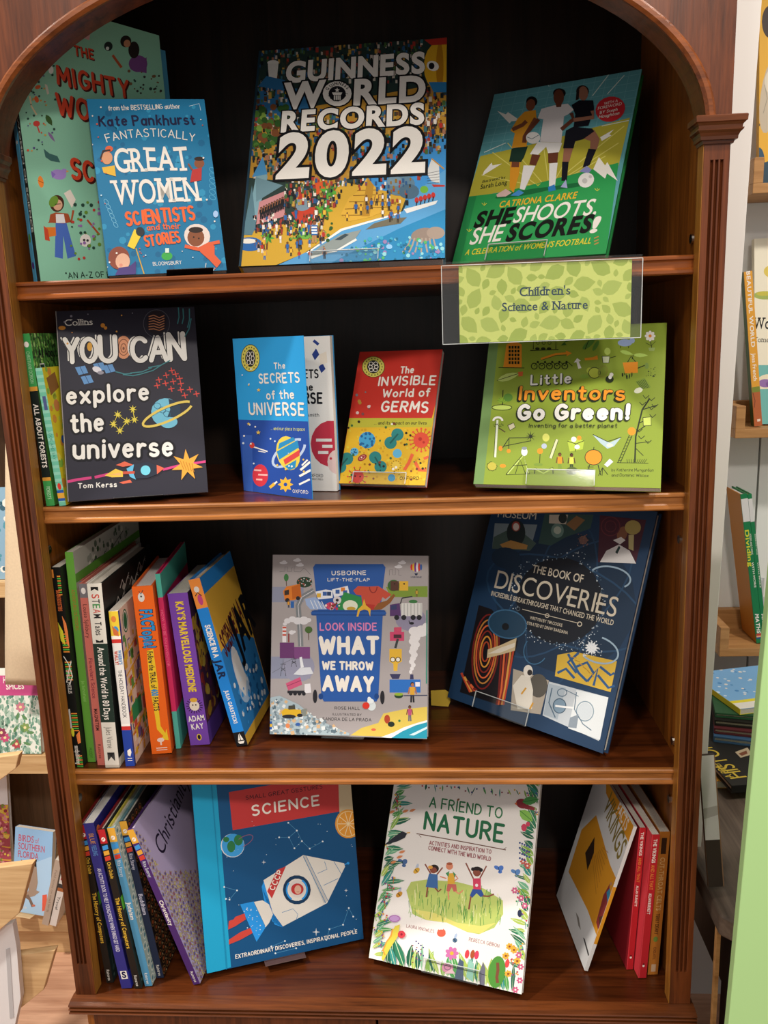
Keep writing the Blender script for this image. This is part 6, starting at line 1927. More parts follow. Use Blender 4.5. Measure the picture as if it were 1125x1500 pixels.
def co_computer(A):
    A.mm().bg('#23292b').band(.42, .50, '#5fb83c', 0, .35).band(.5, 1, '#2c3a38')
    A.ring('#b8303a', 66, 190, 18, 26, 6, 20).ring('#9aa2a4', 66, 190, 10, 17, 5, 20)
    for k in range(8):
        A.L('#4f6a66', 1.2, 6 + k * 8, 120, 14 + k * 8, 160, 6 + k * 8, 215)
    A.dots(['#3f5a56', '#1f2a2a', '#5a7a70'], 4, 118, 120, 228, 70, 1.5, 5, 113)


ser = lambda s: 'The History of Computers'
spine_book('black computer history book with red top, first from the left on the bottom shelf', place(3, -.3578, .0200, 1, 1.0, -3.0), .0091, .2313, .175, '#231d18', '#23292b',
           sp_series('#b8242c', '#231d18', ('The History of Computers', .42, .74), '#e2b43a', 'Chris Oxlade', 'Raintree'), co_computer, True, group=g4, left='#8f1f26')


def sp_activity(A):
    A.mm().bg('#33307c').TS('BLUE', .06, .12, '#c98a3c', 'r', .45).TS('FEELING', .13, .19, '#5f94d0', 'r', .45)
    A.TS('AN ACTIVITY BOOK TO HELP YOUNG PEOPLE WHEN THINGS GET HARD', .265, .77, '#d9d6e6', 'm', .38).R(CREAM, 3, 214, 11.5, 226).T('S', 5, 224, 9.6, 224, 8.4, '#1c1a4a', 'x')


spine_book('dark violet activity book with white page edges, second on the bottom shelf', place(3, -.3340, .0106, 0, .8, -5.9), .0134, .2401, .19, '#33307c', '#2a2aa0', sp_activity,
           lambda A: A.mm().bg('#23246a').band(.9, 1, '#2f38c0').E('#d8703c', 8, 14, 5, 6).dots(['#3a3f8a', '#1a1c4a'], 2, 40, 120, 230, 40, 2, 6, 115), False, M_PAGESG, g4)
spine_book('black computer history book with red top, between the violet and the blue spines', place(3, -.3165, .0109, 0, 1.0, -6.2), .0091, .2318, .175, '#231d18', '#23292b',
           sp_series('#b8242c', '#231d18', ('The History of Computers', .42, .74), '#e2b43a', 'Chris Oxlade', 'Raintree'), co_computer, True, group=g4, left='#8f1f26')


def co_pattern(base, cols, seed):
    def f(A):
        A.mm().bg(base)
        rnd = random.Random(seed)
        for r in range(20):
            for q in range(4):
                x, y = 6 + q * 13 + (r % 2) * 6, 8 + r * 12
                A.ring(cols[0], x, y, 5, 5, 1.4, n=10).E(cols[1], x, y, 2.4, n=8).E(cols[2], x + 6, y + 5, 1.4, n=6)
    return f


spine_book('steel blue spined Judaism book with pale patterned cover, bottom shelf', place(3, -.3042, .0151, 0, 1.0, -6.7), .0097, .2315, .175, '#4f8fb4', '#9fb4a8',
           sp_series('#e2a83c', '#4f8fb4', ('Judaism', .46, .57), CREAM, 'Rita Storey', 'Raintree'), co_pattern('#a9bdb4', ('#dfe4d8', '#5f8a94', '#3f6a74'), 3), True, group=g4, left='#d8cc5a')
spine_book('navy spined Buddhism book beside the steel blue one, bottom shelf', place(3, -.2930, .0295, 0, 1.0, -6.9), .0094, .2316, .175, '#232c44', '#2c2420',
           sp_series('#e2a83c', '#232c44', ('Buddhism', .455, .585), '#c9c6d8', 'Rita Storey', 'Raintree'), co_pattern('#241c18', ('#7a5a34', '#a9552c', '#c9b48a'), 4), True, group=g4, left='#5f8a94')


def co_christ(A):
    A.mm().bg('#b9a9cc').T('Christianity', 36, 66, 172, 34, 27, '#2a2038', 'r')
    rnd = random.Random(117)
    for r in range(30):
        for q in range(24):
            x, y = 3 + q * 7.4 + (r % 2) * 3.7, 8 + r * 7.6
            if y < 62 + x * .72 and x > 9 + y * .10:
                continue
            A.star('#b39a62', x, y, 4.4, 4, .5, 45 * (q % 2)).E(rnd.choice(['#94587a', '#6a5a9a', '#c9b98a', '#a58aa8', '#6a5a9a']), x, y, 2.0, 2.4, n=7)
            if q % 2:
                A.E('#d8c88a', x + 3.6, y + 3.8, 1.3, n=6)


spine_book('purple spined Christianity book with lilac patterned cover, leaning apart from the row', place(3, -.2405, .0186, -3, 0, -17.2), .0092, .2325, .175, '#4a2a6a', '#b9a9cc',
           sp_series('#e2a83c', '#4a2a6a', ('Christianity', .45, .61), CREAM, 'Rita Storey', 'Raintree'), co_christ, True, group=g4)

# bottom shelf, right end
g5 = 'books with spines out at the right of the bottom shelf'
mw = place(3, .2698, .0509, 5.9, 0, 16.2)
e = empty('book', mw, 'white and orange Vikings facts book leaning left against the red books', 'book', g5)
H_, D_, T_ = .2138, .150, .0045
b = MB(); b.box((0, 0, 0), (.0010, D_, H_), '#e4e2e0')
A = Art(mw, 'left', 0.0, -D_, 0, 0, H_)
A.bg('#e4e4e4').c(820, 1130, 4.6875)
OR = '#e09a2c'
A.P(OR, 318, 60, 390, 60, 398, 150, 540, 440, 505, 560, 318, 150)
A.P(OR, 250, 300, 345, 640, 415, 800, 520, 860, 300, 1260, 190, 950, 60, 690, 150, 400)
A.T('FACTS', 388, 280, 450, 410, 40, CREAM, 'b').T('VIKINGS', 300, 250, 400, 612, 70, '#8a7a3a', 'm')
for k in range(8):
    A.L('#b97a2a', 3, 225 + k * 10, 590 - k * 10, 250 + k * 12, 840 - k * 40)
A.P('#3a2a22', 175, 560, 240, 450, 235, 560, 190, 680).P('#8f3a3a', 300, 850, 345, 770, 330, 920, 290, 1040, 262, 1085, 250, 1035).P('#3f8fb4', 322, 830, 345, 800, 350, 880, 330, 920).E('#c9906a', 352, 772, 8, 12).P('#5a3a2c', 268, 1000, 300, 990, 275, 1090)
A.P('#3a3a3a', 160, 1140, 172, 1150, 202, 1260, 195, 1268).P('#8f8a84', 110, 965, 130, 1000, 145, 1090, 128, 1060)
A.into(b)
b.build('front_cover', M_PRINT, e, fix=False)
b = MB(); b.box((0, -.0005, 0), (T_, 0, H_), '#e2e0de')
A = Art(mw, 'front', -.0005, 0, T_, 0, H_)
A.mm().band(.41, .81, '#e09a2c')
A.into(b)
b.build('spine', M_PRINT, e, fix=False)
b = MB(); b.box((.0010, 0.0002, .0003), (T_ - .001, D_ - .0003, H_ - .0003)); b.build('pages', M_PAGESG, e)
b = MB(); b.box((T_ - .001, 0, 0), (T_, D_, H_), '#d8d6d4'); b.build('back_cover', M_PRINT, e)


def sp_red(A):
    A.mm().bg('#b9242c').band(0, 1, '#d8404a', 0, .12)
    A.TS('THE VIKINGS', .03, .19, CREAM, 'b', .42).TS('AND ALL THAT', .205, .375, '#e0843c', 'b', .42).TS('ALLAN BURNETT', .40, .545, CREAM, 'b', .36).E('#f0e6dc', A.t * .5, A.h * .912, 1.4, 1.8).E('#5a1414', A.t * .5, A.h * .90, 1, 1.4)


spine_book('red spined Vikings paperback, back cover coloured as in shade, next to the white leaning book', place(3, .3249, .0556, 7.2, 0, 3.3), .0084, .2053, .13, '#b9242c', '#7a1c22', sp_red, None, False, M_PAGES, g5, left='#8f1f28')  # shade is put into this copy's darker back cover
spine_book('red spined Vikings paperback set further forward, back cover coloured as lit, beside the orange spine', place(3, .3368, .0409, 7, 0, 3.2), .0103, .2053, .13, '#b9242c', '#7a1c22', sp_red, None, False, M_PAGES, g5, left='#d8404a')  # same book, its back cover colour brightened as if lit


def sp_celts(A):
    A.mm().bg('#b9742c').band(.04, .15, '#3a2416', .25, .75).TS('CUT-THROAT CELTS', .175, .54, '#d9a868', 'x', .42, out=('#8a5420', 'o')).TS('TERRY DEARY', .565, .71, '#3a1c14', 'b', .34).E('#6f8a3c', 6.5, 153, 3, 4)
    A.TS('SCHOLASTIC', .80, .89, '#5a2c1c', 'b', .24).R('#c9a98a', 4, 190, 10, 201)


spine_book('orange brown spined Celts paperback, last against the right side of the bottom shelf', place(3, .3500, .0474, 6, 0, 2.6), .0133, .2053, .13, '#b9742c', '#a05c20', sp_celts, None, False, M_PAGES, g5)

# yellow tag lying behind the grey board book
b = MB()
b.prism([(0, 0), (.024, -.002), (.027, .006), (.026, .018), (.020, .022), (0, .021)], lambda x, z, d: (x, d, z), 0, .0015, '#c9a83c')
o = b.build('shelf_tag', M_MATT, None)
o.location = (.0765, .19, SH[2] + .0035); o.rotation_euler = (math.radians(-8), 0, 0)
tag(o, 'small yellow tag standing on the shelf behind the grey board book', 'tag')

# ================================================================== HANGING SIGN
YS = -0.004
sw, shh = .2065, .0805
ms = pose((.1012, YS, SH[0] - .0828), 0.6, 0, 0)
e = empty('sign_holder', ms, 'clear acrylic sign holder clipped to the front edge of the top shelf', 'sign holder')
b = MB(); b.box((0, 0, 0), (sw, .0012, shh)); b.build('front_panel', M_ACR, e)
b = MB(); b.box((0, .0030, 0), (sw, .0042, shh + .0036)); b.build('rear_panel', M_ACR, e)
b = MB()
for q in (((0, -.0002, 0), (.0006, .0012, shh)), ((sw - .0006, -.0002, 0), (sw, .0012, shh)), ((0, -.0002, 0), (sw, .0012, .0006)), ((0, -.0002, shh - .0006), (sw, .0012, shh))):
    b.box(*q)
b.build('edge_highlight', M_ACRE, e)  # rim highlight of the holder, painted as pale strips
b = MB(); b.box((0.03, .0030, shh + .0026), (sw - .03, .055, shh + .0036)); b.build('top_flange', M_ACR, e)
b = MB(); b.box((0, .0012, 0), (sw, .0030, .0010)); b.build('bottom_fold', M_ACR, e)
mc = ms @ Matrix.Translation((.0182, .0016, .0011))
cw, chh = .1775, .0785
b = MB(); b.box((0, 0, 0), (cw, .0008, chh), '#c2cc62')
A = Art(mc, 'front', 0.0, 0, cw, 0, chh)
A.step = .00001
A.bg('#d2da7c').mm()
rnd = random.Random(7)
pl = []
for k in range(6000):
    x, y, s_ = rnd.uniform(0, cw * 1000), rnd.uniform(0, chh * 1000), (23 if k < 60 else 17 if k < 400 else 12 if k < 1800 else 8)
    if all(math.hypot(x - p, y - q) > (s_ + r) * .42 for p, q, r in pl):
        pl.append((x, y, s_))
        an = rnd.uniform(0, 360)
        a_ = math.radians(an)
        A.leaf(rnd.choice(['#aebd5e', '#b2c164', '#a7b858']), x - math.cos(a_) * s_ / 2, y - math.sin(a_) * s_ / 2, s_, s_ * .66, an)
A.c(650, 370, 3.629)
A.m = Art.m.__get__(A)
TXT = '#2c4658'
A.T("Children's", 404, 232, 672, 222, 46, TXT, 'm', serif=True)
A.T('Science & Nature', 311, 312, 764, 298, 44, TXT, 'm', serif=True)
A.into(b)
o = b.build('sign_card', M_MATT, None, fix=False)
o.matrix_world = mc
tag(o, "green leaf-patterned card reading Children's Science & Nature in the acrylic holder", 'sign card')


# ================================================================== RIGHT BACKGROUND: ledges, table, board
def ledge(x0, z0, label):
    e = empty('picture_ledge', Matrix.Translation((x0, .58, z0)), label, 'ledge', None)
    L_ = 0.62
    b = MB(); b.box((0, 0, 0), (L_, .118, .016)); b.build('base_board', M_LEDGE, e, .0008)
    b = MB(); b.box((0, 0, .016), (.016, .118, .056)); b.build('end_cap', M_LEDGE, e, .0008)
    b = MB(); b.box((.016, .102, .016), (L_, .118, .056)); b.build('back_rail', M_LEDGE, e, .0008)


ledge(.618, 1.634, 'light oak picture ledge high on the white wall, under the yellow book')
ledge(.610, 1.231, 'light oak picture ledge at middle height, holding the cream and orange books')
ledge(.602, .828, 'light oak picture ledge at lower height, holding two green maths books')


def art_wonder(A):
    A.bg('#e9e2cc').c(1000, 280, 3.571)
    A.T('Wo', 372, 720, 456, 720, 58, '#23201c', 'm', serif=True).T('Come', 368, 790, 452, 790, 26, '#23201c', 'r', serif=True)
    A.P('#6fb3ae', 372, 910, 700, 910, 700, 1140, 385, 1140).E('#e6dcc0', 450, 1005, 66, 48).E('#8f6fa8', 432, 1005, 36, 22).E('#7a5a94', 455, 1010, 20, 16)
    A.E('#9fae5a', 430, 545, 60, 22).E('#c2b84a', 425, 536, 40, 12).E('#d8c05a', 470, 420, 46, 34)
    A.uv('#6fb3ae', 0, 0, 1, 0, 1, .19, 0, .19)


o0 = at_y(1106.5, 607, .62); o1 = at_y(1098, 318, .665)
face_book('cream picture book with serif Wo and Come lettering on the middle ledge', pose((o0.x, .62, 1.2500), 0, 9, 0), .25, .325, .012, '#e9e2cc', '#cfc6ac', art_wonder, True, M_PAGESG)


def art_yellow(A):
    A.bg('#d8a22c').c(1000, 0, 5)
    A.E('#3a2a24', 640, 160, 60, 120).E('#b9aa94', 640, 700, 70, 280, 8).E('#cfc4b0', 650, 600, 50, 90).E('#2a4a5e', 560, 1180, 40, 100).E('#26404f', 640, 1270, 90, 90).E('#2a2420', 555, 915, 12).E('#2a2420', 545, 985, 9)
    A.L('#8f8676', 5, 600, 620, 620, 720, 590, 830)


o0 = at_y(1113, 262, .62)
face_book('yellow picture book with a grey and white creature on the highest ledge', pose((o0.x - .001, .62, 1.6528), 0, 8, 0), .24, .34, .012, '#d8a22c', '#b9861c', art_yellow, True, M_PAGESG)


def tilt(label, p_lo, p_up, y, z, t, h, d, spine, cover, sa, group=None, dx=0.0, left=None):
    a, c_ = at_y(*p_lo, y), at_y(*p_up, y)
    r = math.degrees(math.atan2(c_.x - a.x, c_.z - a.z))
    return spine_book(label, pose((a.x + dx, y, z), 0, 0, r), t, h, d, spine, cover, sa, None, True, M_PAGESG, group, left=left)


def sp_orange(A):
    A.mm().bg('#e2a23c').band(.76, 1, '#b4643c').TS('BEAUTIFUL WORLD', .0, .48, CREAM, 'b', .45).TS('Jess French', .52, .70, CREAM, 'm', .45).band(.74, .775, '#7f8a3c').L('#6a3a2a', 1, 1, 205, 4, 220, 2, 232)
    A.band(.955, .97, '#e9d9c8', .4, .8)


tilt('orange spined wildlife book leaning against the cream book on the middle ledge', (1102, 620), (1089.6, 437), .60, 1.2485, .0135, .265, .017, '#e2a23c', '#c98a3c', sp_orange, None, .004, '#3f5a34')


def sp_maths(txt):
    def f(A):
        A.mm().bg('#1f7a4a').band(.03, .18, '#d9d8d6')
        if txt:
            A.TS('Dividing', .235, .475, '#d8d23c', 'b', .55, -.15)
        A.TS('ADDING AND TAKING', .26, .40, CREAM, 'r', .26, .28).TS('WITH MORE', .45, .62, CREAM, 'm', .28, .2).TS('MATHS', .80, .93, CREAM, 'x', .5, shear=.2)
        A.band(.935, .95, '#c2453a', .1, .9).band(.95, .96, '#e2b08a', .1, .9).band(.96, .97, '#2a4a8a', .1, .9)
    return f


for dx, txt, lb, ts in ((0, 'Dividing', 'green maths workbook with yellow Dividing on its spine, on the lower ledge', .012), (.0126, None, 'slim green maths workbook right of the Dividing one on the lower ledge', .007)):
    tilt(lb, (1098.6, 941), (1071, 690), .60, .8455, ts, .285, .075, '#1f7a4a', '#1f7a4a', sp_maths(txt), 'green maths workbooks on the lower ledge', .012 + dx, '#b9782c')

for k, (x0, y0, x1, y1) in enumerate(((1100, 848, 1116, 872), (1100, 876, 1116, 898))):
    a, c_ = at_y(x0, y1, .699), at_y(x1, y0, .699)
    b = MB()
    b.box((a.x, .692, a.z), (c_.x, .6995, c_.z)); b.box((a.x - .004, .696, a.z - .003), (c_.x + .004, .6995, c_.z + .003))
    tag(b.build('wall_plate', M_SLATE, None, .0008), 'grey wall plate on the white wall, %s of the pair behind the green maths books' % ('upper' if k == 0 else 'lower'), 'wall plate', 'wall plates on the white wall')

TZ = .75
e = empty('table', Matrix.Translation((.412, -.035, 0)), 'worn dark wooden table beside the bookcase, stacked with books', 'table')
b = MB()
b.prism([(0, .012), (.012, 0), (.88, 0), (.88, .70), (0, .70)], lambda x, y, z: (x, y, z), TZ - .028, TZ); b.build('table_top', M_TABLE, e, .003)
for (x, y) in ((.03, .03), (.80, .03), (.03, .62), (.80, .62)):
    b = MB(); b.box((x, y, 0), (x + .05, y + .05, TZ - .028)); b.build('leg', M_DARK, e, .002)
b = MB(); b.box((.08, .035, TZ - .16), (.80, .055, TZ - .028)); b.box((.035, .08, TZ - .16), (.055, .62, TZ - .028)); b.build('apron', M_DARK, e)
b = MB(); b.box((.08, .05, .05), (.80, .06, TZ - .16)); b.build('front_panel', M_DARK, e)
b = MB(); b.box((.004, .028, 0), (.0085, .036, TZ - .028)); b.build('edge_strip', M_LEDGE, e)


def flat(label, c0, ang, z, w, h, t, cover, spine, art=None, hard=True, group=None, ed=None):
    a = math.radians(ang)
    d, u = (math.cos(a), math.sin(a), 0), (-math.sin(a), math.cos(a), 0)
    m = Matrix(((d[0], 0, u[0], c0[0]), (d[1], 0, u[1], c0[1]), (0, -1, 0, z + t), (0, 0, 0, 1)))
    return face_book(label, m, w, h, t, cover, spine, art, hard, M_PAGES, group, back=ed)


gp = 'books piled flat on the dark table'
p = at_z(1040, 1155, TZ)
z = TZ + .0005
flat('orange book with blue and white cover, lowest of the pile on the dark table', (p.x - .02, p.y + .0), 0, z, .30, .22, .012, '#e2a43c', '#e2a43c',
     lambda A: A.mm().P('#2f86d0', 0, 40, 70, 90, 40, 190, 0, 200).P('#efe9df', 0, 110, 40, 140, 60, 170, 30, 180, 0, 150).L('#efe9df', 8, 0, 70, 40, 100, 60, 120), False, gp)
z += .013
q0, q1 = at_z(1072, 1150, z + .013), at_z(1038, 1112, z + .013)
ang = math.degrees(math.atan2(q1.y - q0.y, q1.x - q0.x))
hh = .17
u = Vector((-math.sin(math.radians(ang)), math.cos(math.radians(ang)), 0))
c0 = q0 - u * hh


def art_hist(A):
    A.bg('#23221f').c(985, 1000, 3)
    Y_ = '#c9ae3c'
    A.T('HISTORY', 328, 414, 118, 236, 42, Y_, 'r').T('A BRIEF ILLUSTRATED', 272, 416, 70, 232, 19, Y_, 'r')
    A.P('#b9a98a', 275, 305, 330, 285, 350, 315, 300, 330).P('#7a4a34', 290, 312, 325, 298, 330, 312, 305, 322)


flat('black book with gold A Brief Illustrated History lettering on the pile', (c0.x, c0.y), ang, z, .24, hh, .012, '#23221f', '#1a1917', art_hist, True, gp)
pc = at_z(1085, 1100, z)
cols = [('#3a5a78', 'blue grey book above the black history book on the pile', .0100), ('#5a2a2c', 'maroon book in the middle of the pile on the dark table', .0095),
        ('#26241f', 'black book high in the pile under the dark green one', .0095), ('#2f5a3c', 'dark green book second from the top of the pile', .008)]
z += .0125
zz = z
for i, (cc, lb, t_) in enumerate(cols):
    flat(lb, (.522 + i * .003, .352 + i * .008), -17 + i * 1.5, zz, .26, .17, t_, cc, cc, (lambda A, i=i: A.mm().T('Turn the page', 5, 156, 90, 156, 7, '#c9b46a', 'r') if i == 0 else A.mm()), True, gp)
    zz += t_ + .0006
flat('light blue and yellow book on top of the pile on the dark table', (.566, .366), 14, zz, .20, .15, .010, '#7fb4e0', '#e6d83c',
     lambda A: A.mm().band(.86, 1, '#e9e6da').band(.80, .86, '#e6d83c').dots(['#cfe2f2', '#4f8fc8', '#efe9df'], 0, 0, 190, 110, 60, 2, 4, 121), False, gp, '#e6d83c')

p0, p1 = at_z(1040, 1305, TZ + .002), at_z(1061, 1302, TZ + .002)
w_ = .0185
face_book('small dark book with pale upper cover leaning beside the bookcase on the table', pose((p1.x - w_, p1.y, TZ + .004), 0, 8, -4), w_, .165, .006, '#3a302a', '#5a4634',
          lambda A: A.uv('#c9c6c2', 0, .36, 1, .36, 1, 1, 0, 1).uv('#a9a49e', 0, .52, 1, .55, 1, .62, 0, .6).uv('#8a6a50', .93, 0, 1, 0, 1, 1, .93, 1), True, M_PAGES)

b = MB()
b.prism([(.3745, 0), (.86, 0), (.86, 1.30), (.4150, 1.30)], lambda x, zz, d: (x, d, zz), -.112, -.100)
e = empty('display_board', Matrix.Translation((0.4, -.1, 0)), 'pale green board standing in the right foreground', 'board')
o = b.build('panel', M_GREEN, e, .001); o.matrix_parent_inverse = Matrix.Translation((-0.4, .1, 0))
b = MB(); b.box((.70, -.22, 0), (.74, .0, .02))
o = b.build('foot', M_BLACK, e); o.matrix_parent_inverse = Matrix.Translation((-0.4, .1, 0))

# ================================================================== LEFT BACKGROUND: pale shelves with books, bag, rack
UX0, UX1, UY = -1.5, -.42, .78
e = empty('shelf_unit', Matrix.Translation((0, 0, 0)), 'pale ash wooden shelves behind the left side of the bookcase', 'shelves')
for z0, z1 in ((.072, .118), (.482, .528), (.90, .935), (1.35, 1.385)):
    b = MB(); b.box((UX0, UY, z0), (UX1, UY + .28, z1)); b.build('shelf', M_PALE, e, .001)
b = MB(); b.box((UX0, UY + .02, 0), (UX1, UY + .04, .072)); b.build('kick_board', M_PALE, e)
b = MB(); b.box((UX0, UY + .28, 0), (UX1, UY + .30, 1.8)); b.build('back_panel', wood('unit_back_brown', '#4f3c2b', '#705640', 0.6, 'Z', 0.6, 0.0), e)
for x in (UX0, UX1 - .02):
    b = MB(); b.box((x, UY, 0), (x + .02, UY + .28, 1.8)); b.build('side_board', M_PALE, e)


def art_herbs(A):
    A.bg('#dfe3da').c(0, 600, 2.727)
    A.dots(['#8fae9c', '#6f9a84', '#b9cdbf', '#5f8a7a'], -300, 1140, 165, 1380, 900, 3, 7, 131, None, 1.6, 'e')
    A.P('#c24f86', -300, 1062, 170, 1062, 170, 1142, -300, 1142)
    A.T('HERBS AND', 14, 1092, 96, 1089, 24, CREAM, 'b').T('SPICES', 26, 1118, 96, 1115, 22, CREAM, 'b')
    for (x, y, c_) in ((20, 1310, '#c2507a'), (66, 1335, '#b04a54'), (82, 1188, '#c27a8a'), (6, 1290, '#8f3f5a'), (100, 1270, '#7f9a5a')):
        A.flower(c_, '#e6d8a0', x, y, 20, 7)
    for k in range(8):
        A.leaf('#5f8a5c', 40 + k * 14, 1340 - (k % 3) * 50, 34, 12, -40 - k * 20)


p = at_z(60.5, 1104, .531)
face_book('white floral cookbook with a pink Herbs and Spices band, left background', pose((p.x - .20, p.y, .531), 0, 10, 0), .20, .192, .016, '#dfe3da', '#c24f86', art_herbs, True, M_PAGESG)


def art_birds(A):
    A.bg('#8fb8e0').c(0, 1080, 3.571)
    A.P('#a9cbe9', 60, 700, 280, 620, 260, 950, 60, 920)
    R_ = '#b5566c'
    A.mm()
    t, h = A.t, A.h
    A.T('BIRDS', t * .10, h * .16, t * .50, h * .16, h * .075, R_, 'm').T('of', t * .54, h * .16, t * .64, h * .16, h * .06, R_, 'r')
    A.T('SOUTHERN', t * .10, h * .255, t * .80, h * .255, h * .075, R_, 'm').T('FLORIDA', t * .10, h * .35, t * .64, h * .35, h * .075, R_, 'm')
    del A.m
    A.c(0, 1080, 3.571)
    A.P('#2c2826', 110, 640, 150, 655, 190, 650, 192, 690, 175, 700, 150, 670, 120, 668)
    A.P('#a08c7c', 165, 668, 192, 680, 198, 760, 190, 800, 208, 808, 180, 830, 150, 838, 128, 832, 150, 800, 150, 730).P('#7a685c', 120, 830, 150, 822, 165, 850, 180, 885, 165, 888, 150, 850).E('#c2705a', 176, 880, 9, 6)
    for k in range(5):
        A.L('#2c2826', 5, 150 + k * 9, 660, 160 + k * 8, 640)
    A.P('#d8604a', 222, 825, 246, 822, 244, 905, 220, 910).T('Field guide', 92, 890, 140, 896, 12, CREAM, 'r')


zs = .1215
p0, p1, = at_z(18, 1336, zs), at_z(63, 1342, zs)
yaw = math.degrees(math.atan2(p1.y - p0.y, p1.x - p0.x))
W_ = (p1 - p0).length
t0 = at_y(19, 1216, p0.y + .04)
mw = pose((p0.x, p0.y, zs + .004), yaw, 12, 2.0)
face_book('sky blue bird guide with a flying raptor, on the low shelf in the left background', mw, W_ + .018, max(.2, (t0.z - zs) * 1.04), .014, '#8fb8e0', '#6f98c0', art_birds, False, M_PAGES)
stand('small wooden stand under the sky blue bird guide', mw, W_, .014, .02, W_ - .02, M_PALE, .118, tongue=.02, group='book stands on the pale shelves')


def art_frame(A):
    A.bg('#dfe2ea').c(0, 1080, 3.571)
    A.P('#a84a5a', -40, 352, 86, 352, 84, 900, -40, 900).P('#d8b43c', 10, 355, 84, 352, 84, 420, 10, 425)
    A.dots(['#c2707a', '#8f2f44', '#e0c45a', '#7a8a3c', '#d8909a'], -10, 352, 84, 700, 90, 5, 14, 133)
    for k in range(5):
        A.L('#d8a04a', 7, 10, 430 + k * 70, 50, 445 + k * 66, 84, 420 + k * 72)


p0 = at_y(30, 1345, .93)
face_book('white bordered cookbook with pink and yellow picture, behind the sky blue bird guide', pose((p0.x - .21, .93, .1225), 0, 8, 0), .205, .285, .014, '#dfe2ea', '#c9ccd4', art_frame, True, M_PAGESG)


def slim(label, bl, br, tp, col, marks):
    z0 = .1185
    a, c_ = at_z(*bl, z0), at_z(*br, z0)
    t_ = (c_ - a).length
    d = at_y(*tp, a.y)
    r = math.degrees(math.atan2(d.x - a.x, d.z - a.z))
    h_ = math.hypot(d.x - a.x, d.z - a.z)
    m_ = pose((a.x, a.y, z0 + t_ * math.sin(math.radians(r))), 0, 0, r)
    spine_book(label, m_, t_, h_, .05, col, col, marks, None, False, M_PAGES, 'slim books leaning on the low pale shelf')


slim('cream slim book leaning right beside the bird guide, left background', (61.6, 1356), (71, 1356), (81, 1262), '#b9aa9c', lambda A: A.mm().bg('#b9aa9c').TS('Field notes on small birds', .15, .8, '#8a7a6c', 'r', .35))
slim('white slim book with red lettering leaning right against the bookcase side', (73, 1357), (82, 1357.5), (94, 1262), '#dcd8d4', lambda A: A.mm().bg('#dcd8d4').TS('LOVE', .08, .30, '#b9455a', 'x', .6).band(.36, .42, '#3a3a3c').band(.42, .47, '#a8663c').TS('Travel', .55, .75, '#3a3a3c', 'm', .4))

# canvas bag hanging from a rail
e = empty('tote_bag', Matrix.Translation((-.62, .745, 1.40)), 'unbleached canvas tote bag hanging in the left background', 'bag')
b = MB()
nx, nz = 24, 30
a, c_ = at_y(10, 660, .745), at_y(6, 990, .745)
vs = []
for sy in (0, 1):
    for j in range(nz + 1):
        for i in range(nx + 1):
            fx, fz = i / nx, j / nz
            xl = a.x + (c_.x - a.x) * fz
            x = xl + (-.44 - xl) * fx
            zt, zb = a.z + .02 - .06 * fx, c_.z - .02
            dp = .016 + .012 * fz
            edge = min(1, 6 * fx * (1 - fx) + .1) * min(1, 5 * (1 - fz) + .2)
            y = .745 + (-1 if sy == 0 else 1) * dp * edge + .006 * math.sin(9 * fx + 3 * fz) * edge
            vs.append((x + .62, y - .745, zt + (zb - zt) * fz - 1.40))
fs = []
M_ = (nx + 1) * (nz + 1)
for sy in (0, 1):
    for j in range(nz):
        for i in range(nx):
            k = sy * M_ + j * (nx + 1) + i
            fs.append((k, k + 1, k + nx + 2, k + nx + 1))
for j in range(nz):
    for i in (0, nx):
        k = j * (nx + 1) + i
        fs.append((k, k + nx + 1, M_ + k + nx + 1, M_ + k))
for i in range(nx):
    k = nz * (nx + 1) + i
    fs.append((k, k + 1, M_ + k + 1, M_ + k))
b.add(vs, fs)
b.build('bag_body', M_CLOTH, e, smooth=True)
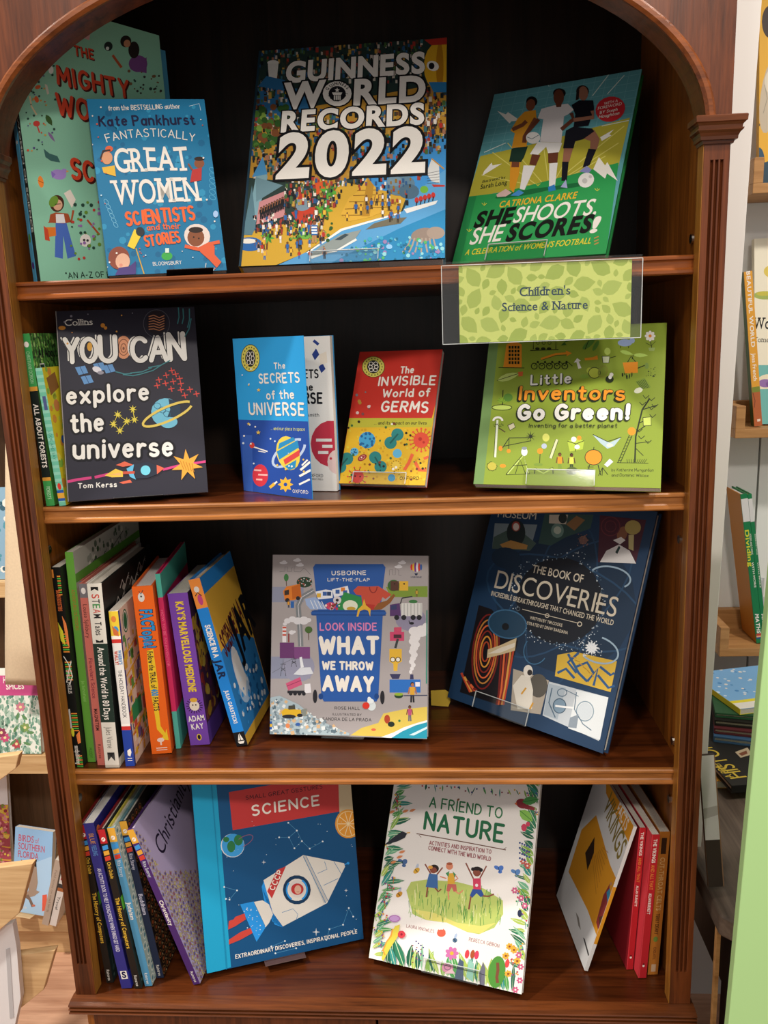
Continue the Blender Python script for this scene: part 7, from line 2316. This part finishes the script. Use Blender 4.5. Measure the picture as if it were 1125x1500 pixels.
for s in (-1, 1):
    b = MB()
    x0 = .03 * s
    b.box((x0 - .012, -.016, -.24), (x0 + .012, -.013, .0)); b.build('strap', M_CLOTH, e)
e = empty('hanging_rail', Matrix.Translation((-.62, .76, 1.40)), 'pale wooden rail that holds the canvas bag', 'rail')
b = MB(); b.box((-.3, -.014, -.012), (.2, .02, .012)); b.build('bar', M_PALE, e)
p = at_y(9, 762, .80)
face_book('blue edged book on the shelf beside the canvas bag', pose((p.x - .17, .80, .9365), 0, 6, 0), .17, .20, .014, '#7f9fb4', '#4f7f94', lambda A: A.mm().dots(['#d8d4cc', '#4f8a9a', '#3a5a6a'], 60, 20, 170, 190, 50, 4, 12, 135), True)

# foreground rack of pale boards at the left edge
YF = .26
e = empty('display_rack', Matrix.Translation((-.66, YF, 0)), 'pale wooden display rack with slanted boards at the left edge of the foreground', 'rack')


def board(pts, y0, y1, nm='board'):
    b = MB()
    q = [at_y(x, y, YF) for x, y in pts]
    b.prism([(k.x + .66, k.z) for k in q], lambda x, zz, d: (x, d, zz), y0, y1)
    return b.build(nm, M_PALE, e, .0012)


board([(-160, 1130), (28, 1105), (23, 1126), (-160, 1260)], 0, .014)
board([(-160, 1290), (48, 1265), (28, 1338), (-160, 1500)], 0, .014)
board([(-160, 1440), (69, 1411), (52, 1470), (-160, 1640)], .03, .044)
b = MB(); q = at_y(-150, 1500, YF); b.box((q.x + .66 - .03, .0145, 0), (q.x + .66 + .01, .0295, 1.1)); b.build('post', M_PALE, e, .002)
b = MB()
q = [at_y(x, y, YF + .01) for x, y in ((-100, 1392), (16, 1356), (22, 1392), (28, 1466), (12, 1540), (-100, 1560))]
b.prism([(k.x, k.z) for k in q], lambda x, zz, d: (x, d, zz), YF + .0155, YF + .028, '#dfe0e2')
q2 = [at_y(x, y, YF) for x, y in ((2, 1400), (8, 1398), (14, 1500), (8, 1502))]
b.prism([(k.x, k.z) for k in q2], lambda x, zz, d: (x, d, zz), YF + .0147, YF + .0155, '#b9babd')
tag(b.build('paper_wrap', M_MATT, None), 'white paper wrapped pack held between the pale boards at left edge', 'paper pack')
